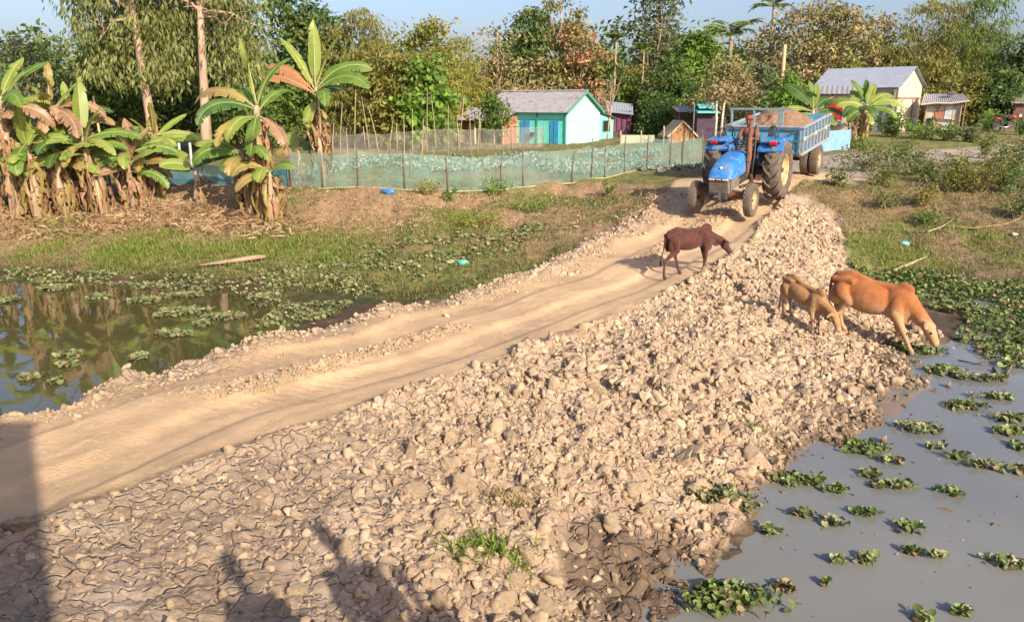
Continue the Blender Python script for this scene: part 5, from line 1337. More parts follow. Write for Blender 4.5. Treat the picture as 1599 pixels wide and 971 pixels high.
    for y in (-1.45, -.02): m.bar((.03, y, -.1), (.03, y, 1.68), .10)
    m.bar((.05, -1.45, .95), (.05, 0, 1.15), .08); m.build('wall_frame', mat('orange timber', (.52, .26, .13), None, rough=.8), ax)
    m = MB(); corrugated(m, (-4.0, -2.0, 1.42), (.25, -2.0, 1.42), (.25, .60, 2.18), (-4.0, .60, 2.18), 16); corrugated(m, (.1, 3.2, 1.6), (-4.0, 3.2, 1.6), (-4.0, .58, 2.18), (.1, .58, 2.18), 16); m.build('roof', TIN, ax)
    for x in (-3.6, -2.0): 
        m = MB(); m.tube([(x, -1.7, -.1), (x, -1.7, 1.5)], .06, 8); m.build('post', mat('pale post', (.55, .47, .36), None, rough=.8), ax)
    m = MB(); m.box((-3.2, -.6, .55), (.5, .10, 1.25)); m.build('white_panel', mat('pale cloth', (.72, .66, .55), None, rough=.8), ax)
    # low rendered wall right of the lean-to
    b = base_at(996, 48.5); m = MB(); m.box((0, 0, .20), (2.0, .18, .5), bev=.02); o = m.build('low_wall', mat('pale yellow wall', (.36, .37, .25), None, rough=.9), None); o.location = b; tag(o, 'low pale yellow wall stub between the lean to and the purple hung hut', 'wall')
    # purple hung hut
    b = base_at(969, 56); th = thing('village_hut', 'small hut hung with purple cloth under a bent tin roof, behind the bare pale tree', 'hut', b, math.radians(-6)); th.scale = (.66, .7, 1.0)
    m = MB(); m.box((0, 1.2, .8), (2.0, 2.3, 1.8)); m.build('wall', mat('dark mud wall', (.14, .07, .07), (.10, .05, .05), 4, .9), th)
    m = MB()
    for k in range(4):
        x = -.85 + k * .5; pr = [(x + .42 * math.sin(j / 8 * PI - PI / 2) * .5 + .2, -.02 - .03 * math.sin(j * 1.9 + k), 0) for j in range(9)]
        V = [(p[0], p[1], 1.45) for p in pr] + [(p[0] + .02 * math.sin(j), p[1] - .04, .30 + .08 * (k % 2)) for j, p in enumerate(pr)]
        m.add(V, [[j, j + 1, j + 10, j + 9] for j in range(8)])
    m.build('hanging_cloth', PURPLE, th)
    m = MB(); corrugated(m, (-1.5, -.5, 1.65), (1.25, -.7, 1.45), (1.25, 2.6, 2.15), (-1.5, 2.6, 2.35), 16, .016); m.build('roof', TIN2, th)
    # thatch gable with tin roof behind
    b = base_at(1066, 47); th = thing('thatched_hut', 'low hut with an orange thatched gable, left of the tractor', 'hut', b, math.radians(8)); th.scale = (.58, .7, .95)
    m = MB(); m.prism([(-1.35, 0, -.1), (1.35, 0, -.1), (1.35, 0, .35), (0, 0, 1.10), (-1.35, 0, .35)], (0, 0, 0), (0, 2.2, 0)); m.build('wall', THATCH, th)
    m = MB()
    for s in (-1, 1): m.prism([(s * 1.55, 0, .24), (0, 0, 1.12), (0, 0, 1.24), (s * 1.6, 0, .34)], (0, -.18, 0), (0, 2.4, 0))
    m.build('roof', mat('pale thatch edge', (.50, .38, .24), (.36, .27, .17), 9, .95), th)
    b = base_at(1082, 51); th = thing('village_hut', 'dark open hut with a flat grey tin roof behind the thatched gable', 'hut', b, 0); th.scale = (.62, .8, 1)
    m = MB(); m.box((0, 1.5, .75), (3.0, .12, 1.7)); m.build('wall', mat('grey boards', (.20, .16, .13), (.13, .10, .09), 5, .9, stretch=(4, 4, .4)), th)
    for x in (-1.4, 0, 1.4):
        m = MB(); m.tube([(x, 0, -.1), (x, 0, 1.55)], .05, 7); m.build('post', WOOD, th)
    m = MB(); corrugated(m, (-1.7, -.35, 1.5), (1.7, -.35, 1.5), (1.7, 1.8, 1.85), (-1.7, 1.8, 1.85), 12); m.build('roof', TIN, th)
    b = base_at(1102, 49); th = thing('village_hut', 'narrow dark hut with a turquoise roof edge, just left of the tractor hood', 'hut', b, 0); th.scale = (.72, .8, .95)
    m = MB(); m.box((0, .8, .8), (1.45, 1.5, 1.8)); m.build('wall', mat('dark planks', (.07, .05, .07), (.05, .035, .05), 5, .9), th)
    m = MB(); m.box((0, .5, 1.78), (1.75, 2.2, .10), rot=(.12, 0, 0)); m.box((0, .3, 2.08), (1.5, 1.6, .08), rot=(.2, 0, 0)); m.build('roof', mat('turquoise sheet', (.10, .42, .42), (.16, .5, .5), 4, .5), th)
    # red door hut
    b = base_at(1301, 43.5); th = thing('village_hut', 'small hut with a bright red door seen over the trailer side', 'hut', b, math.radians(-22))
    m = MB(); m.box((0, .9, 1.05), (1.6, 1.5, 2.5)); m.build('wall', mat('pale mud wall', (.42, .36, .29), (.32, .27, .22), 3, .9), th)
    m = MB(); m.prism([(-.36, 0, 1.02), (.36, 0, 1.02), (.36, 0, 1.98), (.18, 0, 2.12), (-.18, 0, 2.12), (-.36, 0, 1.98)], (0, .10, 0), (0, .15, 0)); f = m.build('door', RED, th)
    m = MB(); m.bar((-.41, .11, 1.0), (-.41, .11, 2.02), .07); m.bar((.41, .11, 1.0), (.41, .11, 2.02), .07); m.bar((-.41, .11, 2.04), (0, .11, 2.22), .07); m.bar((.41, .11, 2.04), (0, .11, 2.22), .07); m.build('door_frame', mat('pink frame', (.5, .30, .27), None, rough=.8), f)
    m = MB(); m.ell((.26, .085, 1.5), (.025, .025, .04)); m.build('handle', BLACK, f)
    m = MB(); m.box((0, .05, .86), (.76, .3, .24)); m.build('door_step', mat('cement', (.38, .36, .33), None, rough=.9), th)
    m = MB(); corrugated(m, (-1.0, -.1, 2.32), (1.0, -.1, 2.32), (1.0, 2.0, 2.75), (-1.0, 2.0, 2.75), 8); m.build('roof', TIN, th)
    # pale shed. local: long wall y=0 facing left-front, gable at x=0
    c = base_at(1396, 47.0); rz = math.radians(-48); R = Matrix.Rotation(rz, 3, 'Z')
    th = thing('village_shed', 'tall cream shed with a plank gable and bluish tin roof by the road', 'shed', c, rz)
    Lx, Dy, he, hp = 4.9, 3.1, 2.65, 3.62
    m = MB(); m.box((-Lx / 2, .06, he / 2 - .2), (Lx, .12, he + .4)); m.box((-Lx / 2, Dy - .06, he / 2 - .2), (Lx, .12, he + .4)); m.box((-Lx + .06, Dy / 2, he / 2 - .2), (.12, Dy - .24, he + .4)); m.build('wall', CREAM, th)
    m = MB(); m.prism([(0, 0, -.2), (0, Dy, -.2), (0, Dy, he), (0, Dy / 2, hp), (0, 0, he)], (-.10, 0, 0), (.03, 0, 0)); g = m.build('gable_wall', mat('tan plank gable', (.60, .50, .36), (.44, .36, .26), 3, .85, stretch=(4, 4, .25), bstr=.3, bscale=10, dirt=(.28, .22, .16), dlo=.55, dhi=.7), th)  # browner plank tone for the gable, with darker dirt patches
    m = MB(); m.box((.045, Dy / 2, he * .72), (.04, Dy, .10)); m.bar((.045, .55, .1), (.045, .55, he * .7), .05); m.bar((.045, 2.0, .1), (.045, 2.0, he * .7), .05); m.build('batten', WOOD, g)
    m = MB(); sl = (hp - he) / (Dy / 2); ov = .3
    corrugated(m, (-Lx - .2, -ov, he - ov * sl + .03), (.25, -ov, he - ov * sl + .03), (.25, Dy / 2, hp + .05), (-Lx - .2, Dy / 2, hp + .05), 40, .012)
    corrugated(m, (.25, Dy + ov, he - ov * sl + .03), (-Lx - .2, Dy + ov, he - ov * sl + .03), (-Lx - .2, Dy / 2, hp + .05), (.25, Dy / 2, hp + .05), 40, .012); m.build('roof', TIN2, th)
    m = MB(); m.box((-.75, -.02, 1.05), (.95, .06, 2.1)); d = m.build('door', GREYB, th)
    m = MB(); m.bar((-.75, -.06, .02), (-.75, -.06, 2.1), .04); m.bar((-1.26, -.05, 0), (-1.26, -.05, 2.3), .09); m.bar((-.24, -.05, 0), (-.24, -.05, 2.3), .09); m.build('door_frame', mat('dark frame', (.09, .09, .09), None, rough=.8), d)
    m = MB(); m.ell((-.45, -.07, 1.0), (.03, .03, .05)); m.build('handle', BLACK, d)
    m = MB(); m.box((-3.2, -.02, 1.45), (.8, .05, .6)); w = m.build('window', mat('dark frame', (.09, .09, .09)), th)
    m = MB(); m.box((-3.2, -.05, 1.45), (.66, .02, .48)); m.build('pane', BLACK, w)
    # patchwork hut
    b = base_at(1470, 46.5); th = thing('patchwork_hut', 'small patchwork hut of cloth and boards under sagging tin, beside the cream shed', 'hut', b, math.radians(-27)); th.scale = (.74, .75, .93)
    m = MB(); m.box((0, 1.0, .8), (2.4, 1.8, 1.9)); m.build('wall', mat('patched sheets', (.46, .40, .33), (.36, .30, .25), 3, .9, stretch=(2, 2, 1), dirt=(.22, .17, .14), dlo=.52, dhi=.6), th)
    cols = [((-1.0, 1.25), (.5, .75), (.52, .47, .40)), ((-.25, 1.1), (.6, .5), (.40, .16, .10)), ((.35, 1.25), (.5, .8), (.50, .52, .52)), ((.8, .95), (.36, 1.1), (.45, .36, .28)), ((-.35, .35), (.45, .55), (.46, .25, .17)), ((.2, .35), (.42, .5), (.55, .52, .48)), ((.25, .78), (1.2, .05), (.12, .08, .07))]
    for k, (p, s, cc) in enumerate(cols):
        m = MB(); m.box((p[0], .085 - .012 * k, p[1]), (s[0], .03, s[1]), rot=(0, .03 * (-1) ** k, 0)); m.build('patch', mat('patch tint ' + str(k), cc, tuple(x * .75 for x in cc), 5, .9), th)
    m = MB(); m.box((-.82, .06, .48), (.42, .05, .85)); m.build('doorway', BLACK, th)
    for x in (-1.25, 1.1, 1.35):
        m = MB(); m.tube([(x, -.1, -.1), (x + .04, -.1, 1.85)], .05, 7); m.build('post', WOOD, th)
    m = MB(); corrugated(m, (-1.6, -.45, 1.72), (1.65, -.45, 1.92), (1.2, 2.1, 2.35), (-1.5, 2.1, 2.35), 22, .016); r = m.build('roof', TIN, th)
    m = MB(); m.tube([(-1.6, -.47, 1.70), (-.6, -.47, 1.80), (.4, -.47, 1.78), (1.65, -.47, 1.92)], .05, 7); m.build('eave_pole', mat('pale pole', (.55, .42, .32), None, rough=.8), r)
    m = MB(); m.box((.35, .9, 2.36), (.5, .5, .22), bev=.05); m.build('roof_weight', mat('dark bundle', (.10, .09, .09), None, rough=.9), r)
    # dark hut at the right edge
    b = base_at(1596, 52); th = thing('village_hut', 'dark reddish hut cut off by the right edge behind the motorcycle', 'hut', b, 0)
    m = MB(); m.box((.6, 1, .8), (2.6, 2, 1.7)); m.build('wall', mat('dark red wall', (.13, .06, .05), (.09, .05, .04), 4, .9), th)
    m = MB(); corrugated(m, (-1.0, -.4, 1.5), (2.3, -.4, 1.5), (2.3, 2.3, 2.1), (-1.0, 2.3, 2.1), 10); m.build('roof', TIN, th)
    # wooden post
    b = base_at(1215, 48); h = P(1215, 70, 48)[2] - b[2]
    m = MB(); m.tube([(0, 0, -.1), (.01, 0, h * .5), (0, 0, h)], [.13, .12, .105], 10); o = m.build('wooden_post', mat('pale timber', (.60, .42, .22), (.46, .31, .17), 5, .8, stretch=(1, 1, .1)), None, auto=40); o.location = b; tag(o, 'tall bare pale wooden post rising before the huge olive brown tree', 'post')
    b = base_at(152, 36); h = P(152, 150, 36)[2] - b[2]
    m = MB(); m.tube([(.12, 0, -.1), (0, 0, h)], [.05, .045], 8); o = m.build('wooden_post', mat('pale timber', (.60, .42, .22))); o.location = b; tag(o, 'thin pale post leaning behind the left banana row', 'post')
    for px, lab in ((1117, 'left one of two whitewashed tree trunks behind the tractor'), (1126, 'right one of two whitewashed tree trunks behind the tractor, slightly bent')):
        b = base_at(px, 45); h = P(px, 158, 45)[2] - b[2]
        th = thing('young_tree', lab, 'tree', b)
        m = MB(); m.tube([(0, 0, -.1), (.03, 0, h * .5), (.08 if px > 1120 else -.02, 0, h)], [.085, .07, .05], 8); m.build('trunk', BARK['white'], th, True)
        r = np.random.default_rng(px); n = 260; C = np.array([0, 0, h + .5]) + r.normal(size=(n, 3)) * np.array([.45, .4, .32])
        V, Fc = leaf_cards(C, r.normal(size=(n, 3)), .2 * (.6 + .8 * r.random(n)), .09, px); from_arrays('crown', V, Fc, LM['brown'], th)
    # white posts/tables behind left net
    for k, (px, py) in enumerate(((283, 246), (300, 246))):
        b = P(px, 262, 31); m = MB(); m.tube([(0, 0, -.15), (0, 0, .95)], .05, 8); o = m.build('white_stake', mat('white stake', (.42, .40, .36), None, rough=.8)); o.location = (b[0], 31, hz(b[0], 31)); tag(o, ['left white stake behind the blue net among the banana leaves', 'right white stake behind the blue net among the banana leaves'][k], 'stake')
build_houses()

# ------------------------------------------------------------------ net fences
def net_material(name, col, col2, dens):
    m, nt, N, L, b = _nodes(name)
    c = mixrgb(nt, ramp(nt, noise(nt, 1.4, 4), .35, .65), col, col2)
    L.new(c, b.inputs['Base Color']); b.inputs['Roughness'].default_value = .8; b.inputs['Specular IOR Level'].default_value = .2
    tl = N.new('ShaderNodeBsdfTranslucent'); L.new(c, tl.inputs[0])
    m1 = N.new('ShaderNodeMixShader'); m1.inputs[0].default_value = .4; L.new(b.outputs[0], m1.inputs[1]); L.new(tl.outputs[0], m1.inputs[2])
    tr = N.new('ShaderNodeBsdfTransparent'); m2 = N.new('ShaderNodeMixShader')
    f = N.new('ShaderNodeMapRange'); f.inputs[1].default_value = .3; f.inputs[2].default_value = .7; f.inputs[3].default_value = dens - .14; f.inputs[4].default_value = dens + .14
    L.new(noise(nt, 2.0, 4), f.inputs[0]); L.new(f.outputs[0], m2.inputs[0])
    L.new(tr.outputs[0], m2.inputs[1]); L.new(m1.outputs[0], m2.inputs[2]); L.new(m2.outputs[0], N['Material Output'].inputs[0])
    return m
NETG = net_material('green net', (.30, .50, .43), (.36, .52, .43), .35)
NETB = net_material('blue net', (.06, .22, .28), (.10, .28, .33), .68)
NETP = net_material('pale grey net', (.42, .40, .34), (.5, .46, .38), .30)
def net_fence(label, line, h, m, seed, postm, extra=.15, rail=True, group=None, sag=.10):
    """line: world points with a post at each"""
    r = np.random.default_rng(seed); p0 = np.array(line[0])
    th = thing('net_fence', label, 'fence', tuple(p0), 0, group)
    V = []; Fc = []; seg = 10
    for i in range(len(line) - 1):
        a, b = np.array(line[i]), np.array(line[i + 1])
        for k in range(seg + (i == len(line) - 2)):
            t = k / seg; q = a + (b - a) * t - p0; s = math.sin(PI * t)
            w = .05 * math.sin(i * 2.3 + t * 6); hh = h * (1 - sag * s * (.6 + .4 * math.sin(i * 1.7)))
            V += [q + [0, w * .3, -.02], q + [0, .03 * s + w, hh * .5], q + [0, w * .4, hh]]
    for k in range(len(V) // 3 - 1):
        for j in (0, 1): Fc.append([k * 3 + j, k * 3 + 3 + j, k * 3 + 4 + j, k * 3 + 1 + j])
    from_arrays('net', np.array(V), Fc, m, th, True)
    for i, q in enumerate(line):
        q = np.array(q) - p0; mb = MB(); hh = h + r.uniform(-.05, extra * 2)
        mb.tube([q + [0, -.05, -.2], q + [r.normal() * .03, -.05, hh * .5], q + [r.normal() * .06, -.05 + r.normal() * .03, hh]], [.026, .022, .018], 7); mb.build('post', postm, th, True)
    if rail:
        mb = MB(); mb.tube([np.array(q) - p0 + [0, -.06, .02] for q in line], .022, 6); mb.build('bottom_rail', BARK['culm'], th, True)
    return th
def build_fences():
    dark = mat('dark post', (.11, .09, .08), (.17, .13, .10), 6, .9)
    pix = [(455, 292, 24.9), (505, 294, 24.8), (560, 296, 24.7), (633, 296, 24.6), (700, 295, 24.8), (783, 291, 25.2), (818, 287, 25.6), (893, 276, 26.8), (922, 272, 27.4), (945, 270, 27.8), (975, 266, 28.7), (1010, 262, 30), (1045, 260, 31), (1065, 259.5, 31.6), (1096, 259, 32.2)]
    line = []
    for px, py, Y in pix:
        x = P(px, py, Y)[0]; line.append((x, Y, hz(x, Y)))
    net_fence('long green net fence with thin dark posts along the top of the far bank', line, 1.12, NETG, 1, dark)
    line = []
    for px, Y in ((262, 25.2), (320, 25.3), (370, 25.2), (425, 25.1), (452, 25.0)):
        x = P(px, 290, Y)[0]; line.append((x, Y, hz(x, Y)))
    net_fence('low dark blue net fence between the left banana plants', line, .62, NETB, 2, dark, .03, False)
    line = []
    for px, Y in ((70, 24.2), (118, 24.4), (150, 24.4), (176, 24.5)):
        x = P(px, 300, Y)[0]; line.append((x, Y, hz(x, Y)))
    net_fence('dark net scrap behind the leaning banana stem', line, .9, NETB, 3, dark, .03, False)
    line = []
    for px, Y in ((520, 36), (570, 38), (620, 40), (665, 42), (715, 43.5), (750, 44.5), (800, 45), (850, 46)):
        x = P(px, 225, Y)[0]; line.append((x, Y, hz(x, Y)))
    net_fence('pale grey net fence at the back of the vegetable garden', line, 1.15, NETP, 4, BARK['tan'], .25, False)
    # blue sheet fence
    a = base_at(1262, 36.5); b = base_at(1330, 37.2)
    th = thing('sheet_fence', 'faded blue tin sheet fence behind the trailer wheels', 'fence', a)
    d = np.array(b) - np.array(a); m = MB(); corrugated(m, (0, 0, -.1), tuple(d + [0, 0, -.1]), tuple(d + [0, 0, .92]), (0, 0, .92), 20, .008); m.build('sheet', SHEETB, th)
    for t in (.02, .5, .98):
        m = MB(); m.bar(tuple(d * t + [0, .08, -.1]), tuple(d * t + [0, .08, .98]), .06); m.build('post', WOOD, th)
    # bamboo stakes in the garden
    r = np.random.default_rng(3)
    S = [(533, 160, 31, .05), (556, 140, 32, .06), (575, 150, 31, -.10), (588, 165, 33, -.13), (632, 178, 30, .03), (645, 170, 33, .02), (668, 140, 34, .04), (680, 150, 36, -.05), (720, 150, 34, .10), (700, 165, 36, .0), (735, 175, 38, -.03), (748, 165, 38, .05), (543, 200, 29, .0), (610, 190, 35, .06), (660, 185, 30, .08)]
    for k, (px, ty, Y, ln) in enumerate(S):
        x = P(px, 240, Y)[0]; z = hz(x, Y); h = P(px, ty, Y)[2] - z
        m = MB(); m.tube([(ln * h * -.5, 0, -.15), (0, 0, h * .5), (ln * h * .5 + r.normal() * .05, r.normal() * .05, h)], [.022, .019, .010], 6)
        o = m.build('bamboo_stake', BARK['culm'] if k % 2 else BARK['tan'], None, True); o.location = (x, Y, z)
        tag(o, 'thin pale bamboo stake standing in the vegetable garden', 'stake', 'bamboo stakes in the vegetable garden')
    for px, Y, hh, lab in ((639, 27, .95, 'dark short stake behind the net, left of the blue rag'), (1035, 45, 1.0, 'pale stake right of the purple hung hut, nearest the thatched gable'), (1000, 46, .8, 'pale stake between the purple hung hut and the dark bush'), (968, 44, .9, 'pale stake at the end of the low yellow wall'), (1080, 44, 2.2, 'dark thin pole between the thatched gable and the narrow hut')):
        x = P(px, 230, Y)[0]; m = MB(); m.tube([(0, 0, -.1), (.03, 0, hh * .6), (.01, 0, hh)], .04, 7); o = m.build('stake', BARK['pale'] if 'pale' in lab else dark, None, True); o.location = (x, Y, hz(x, Y)); tag(o, lab, 'stake')
    # cabbage rows
    CAB = leafmat('cabbage leaf', (.20, .27, .20), (.32, .37, .29), (.24, .29, .20), .15, .5)
    P_ = []
    for row in range(13):
        y = 26.2 + row * .95
        for k in range(90):
            x = -9 + k * .27 + r.normal() * .05; yy = y + r.normal() * .07 + (x + 9) * .16
            if x < -8.2 + (yy - 26) * .12 or x > 7.0 + (yy - 26) * .0: continue
            if fbm(np.array([x * .4]), np.array([yy * .4]), 2, 3)[0] < .46: continue
            P_.append((x, yy))
    P_ = np.array(P_); n = len(P_); z = height(P_[:, 0], P_[:, 1]); k = 11
    c = np.repeat(np.stack([P_[:, 0], P_[:, 1], z + .03], 1), k, 0); ax = r.normal(size=(n * k, 3)); ax[:, 2] = np.abs(ax[:, 2]) * .7 + .25
    V, Fc = leaf_cards(c + r.normal(size=c.shape) * .02, ax, .16 * (.7 + .6 * r.random(n * k)), .13, 8, .25, .6)
    tag(from_arrays('cabbage_rows', V, Fc, CAB), 'rows of grey green cabbages behind the net', 'cabbages', kind='stuff')
    # stray things
    def rag(px, py, s, cc, lab, seed, name='plastic_bag'):
        c = hit(px, py); rr = np.random.default_rng(seed); V0, F0 = ico(3); n = fbm(V0[:, 0] * 2 + seed, V0[:, 1] * 2 + V0[:, 2] * 2, seed, 4)
        v = V0 * (.55 + 1.0 * n)[:, None] * np.array([1.2, .8, .6]) * s
        o = from_arrays(name, v, F0, mat('plastic ' + str(cc), cc, tuple(min(1, x * 1.35) for x in cc), 9, .35), None); o.location = (c[0], c[1], c[2] + s * .3); tag(o, lab, 'plastic bag')
    rag(607, 303, .17, (.03, .12, .28), 'crumpled blue plastic bag at the top of the left bank under the net', 4)
    rag(1411, 383, .11, (.13, .34, .36), 'pale turquoise plastic bag on the right bank', 5)
    rag(722, 412, .11, (.10, .30, .24), 'green plastic scrap in the plants at the causeway foot', 6)
    rag(1583, 368, .07, (.36, .34, .29), 'small whitish scrap on the right bank', 7)
    # log and sticks
    a = hit(312, 418); b = hit(414, 408); m = MB(); d = b - a
    m.tube([(0, 0, .05), d * .3 + [0, 0, .07], d * .6 + [0, .05, .08], d * .85 + [0, 0, .11], d + [0, .05, .10]], [.025, .045, .055, .062, .04], 9)
    o = m.build('log', mat('peeled log', (.36, .25, .16), (.25, .17, .11), 5, .85, bstr=.3, bscale=15), None, True); o.location = a; tag(o, 'pale peeled log lying at the left pond shore', 'log')
    def stick(pts, rad, lab, up=.06):
        q = [hit(*p) + [0, 0, up] for p in pts]; m = MB(); m.tube([v - q[0] for v in q], list(np.linspace(rad, rad * .5, len(q))), 6)
        o = m.build('branch', BARK['tan'], None, True); o.location = q[0]; tag(o, lab, 'branch')
    stick([(1448, 367), (1470, 358), (1490, 345)], .022, 'short pale branch lying uphill on the right bank')
    stick([(1478, 356), (1520, 360), (1570, 355), (1598, 342)], .018, 'long thin pale branch across the right bank')
    stick([(1458, 322), (1466, 340), (1470, 352)], .015, 'thin branch lying down the right bank, upper one')
    stick([(1385, 432), (1425, 415), (1447, 405)], .045, 'thick root branch at the foot of the right bank behind the cow')
    stick([(1565, 340), (1599, 332)], .016, 'thin twig on the right bank at the right edge')
    q0 = G(1495, 566, WATER); m = MB(); pts = [G(1495, 566, WATER), G(1525, 572, WATER), G(1550, 578, WATER), G(1557, 568, WATER)]
    m.tube([p - q0 + np.array([0, 0, .04]) for p in pts[:3]], [.012, .012, .008], 6); m.tube([pts[1] - q0 + np.array([0, 0, .04]), pts[3] - q0 + np.array([0, 0, .10])], [.009, .005], 5); m.tube([pts[2] - q0 + np.array([0, 0, .03]), G(1565, 596, WATER) - q0 + np.array([0, 0, .0]), G(1590, 560, WATER) - q0 + [0, 0, .1]], [.02, .025, .012], 6)
    o = m.build('twig', BARK['dark'], None, True); o.location = q0; tag(o, 'dark forked twig lying in the right pond', 'twig')
build_fences()
# ------------------------------------------------------------------ tractor, trailer, soil
BLUE = mat('tractor blue', (.022, .15, .44), (.045, .20, .46), 3, .5, dirt=(.20, .20, .20), dlo=.48, dhi=.68, dscale=6)
BLUE2 = mat('trailer blue', (.055, .29, .50), (.085, .36, .54), 4, .55, dirt=(.26, .22, .18), dlo=.52, dhi=.68, dscale=6)
SIDEM = mat('worn trailer side', (.13, .21, .28), (.19, .25, .29), 4, .6, .1, dirt=(.24, .18, .12), dlo=.48, dhi=.66, dscale=6)
TYRE = mat('dusty tyre', (.075, .062, .05), (.14, .11, .08), 5, .9, bstr=.4, bscale=30)
TYREB = mat('dusty lug', (.20, .155, .105), (.12, .095, .07), 5, .95, bstr=.4, bscale=30)
RIM = mat('cream rim', (.62, .48, .25), (.50, .36, .18), 6, .6, dirt=(.30, .19, .10), dlo=.55, dhi=.7)
RUST = mat('rusty iron', (.20, .085, .045), (.12, .055, .035), 7, .8, bstr=.3, bscale=25)
DARKM = mat('dark greasy iron', (.035, .03, .028), (.07, .055, .045), 6, .6, dirt=(.16, .12, .08), dlo=.55, dhi=.7)
GRIL = mat('grey grille', (.20, .17, .14), (.13, .11, .09), 7, .7)
LAMP = mat('headlight glass', (.75, .68, .55), None, rough=.15)
REDL = mat('red lamp', (.45, .02, .015), None, rough=.3)
def wheel(parent, c, r, w, rim_r, side, lugs, lug_h, name='wheel', tread='chev'):
    """axle along local y; side = +1 if the outer face looks to +y"""
    o = bpy.data.objects.new(name, None); link(o, parent); o.location = c; o.empty_display_size = .1
    m = MB(); h = w / 2
    prof = [(rim_r, -h * .72), (rim_r + .02, -h * .9), ((rim_r + r) / 2, -h), (r * .93, -h * .92), (r * .985, -h * .6), (r, 0), (r * .985, h * .6), (r * .93, h * .92), ((rim_r + r) / 2, h), (rim_r + .02, h * .9), (rim_r, h * .72)]
    m.lathe(prof, 40, 'y', closed=True)
    if tread == 'chev':
        for k in range(lugs):
            for s in (-1, 1):
                a0 = 2 * PI * (k + (.5 if s > 0 else 0)) / lugs; V = []
                for (t, dy) in ((0, .02), (.35, .45), (.75, .80), (1.0, .99)):
                    a = a0 + t * .34 * 1.0; rr0 = r * (1.0 if dy < .6 else (.975 if dy < .9 else .90)); y = s * dy * h
                    for da in (-.035, .035):
                        for rr in (rr0 - .02, rr0 + lug_h): V.append((rr * math.cos(a + da), y, rr * math.sin(a + da)))
                Fc = []
                for i in range(3):
                    b = i * 4
                    Fc += [[b + 1, b + 3, b + 7, b + 5], [b, b + 1, b + 5, b + 4], [b + 2, b + 6, b + 7, b + 3]]
                Fc += [[0, 2, 3, 1], [12, 13, 15, 14]]
                m.add(V, Fc, 1)
    else:
        for k in range(lugs):
            for j in range(-2, 3):
                a = 2 * PI * (k + .5 * (j % 2)) / lugs; y = j * w * .185
                M_ = Matrix.Rotation(-a, 3, 'Y'); p = M_ @ Vector((r * (.995 if abs(j) < 2 else .965), 0, 0))
                m.box((p.x, y, p.z), (lug_h * 2, w * .15, r * 2 * PI / lugs * .62), rot=(0, -a, 0), mi=1)
    m.build('tyre', [TYRE, TYREB], o, auto=35)
    m = MB(); s = side
    m.lathe([(.001, s * h * .15), (rim_r * .22, s * h * .15), (rim_r * .24, s * h * .40), (rim_r * .34, s * h * .40), (rim_r * .40, s * h * .18), (rim_r * .80, s * h * .05), (rim_r * .93, s * h * .35), (rim_r * .97, s * h * .80), (rim_r * 1.03, s * h * .80), (rim_r * 1.03, -s * h * .75), (rim_r * .9, -s * h * .75), (rim_r * .85, -s * h * .2), (.001, -s * h * .2)], 32, 'y')
    rm = m.build('rim', RIM, o, auto=35)
    m = MB()
    for k in range(8):
        a = 2 * PI * k / 8; m.lathe([(.018, s * h * .14), (.018, s * h * .26), (.001, s * h * .26)], 6, 'y', (rim_r * .55 * math.cos(a), 0, rim_r * .55 * math.sin(a)))
    m.lathe([(rim_r * .16, s * h * .35), (rim_r * .15, s * h * .62), (.001, s * h * .64)], 14, 'y'); m.build('hub', RUST, rm)
    return o
def pose(th, loc, heading, front, back, base):
    """stand a vehicle on the slope: heading from back to front point"""
    pitch = -math.atan2(front[2] - back[2], base)
    th.location = loc; th.rotation_euler = (0, pitch, heading)
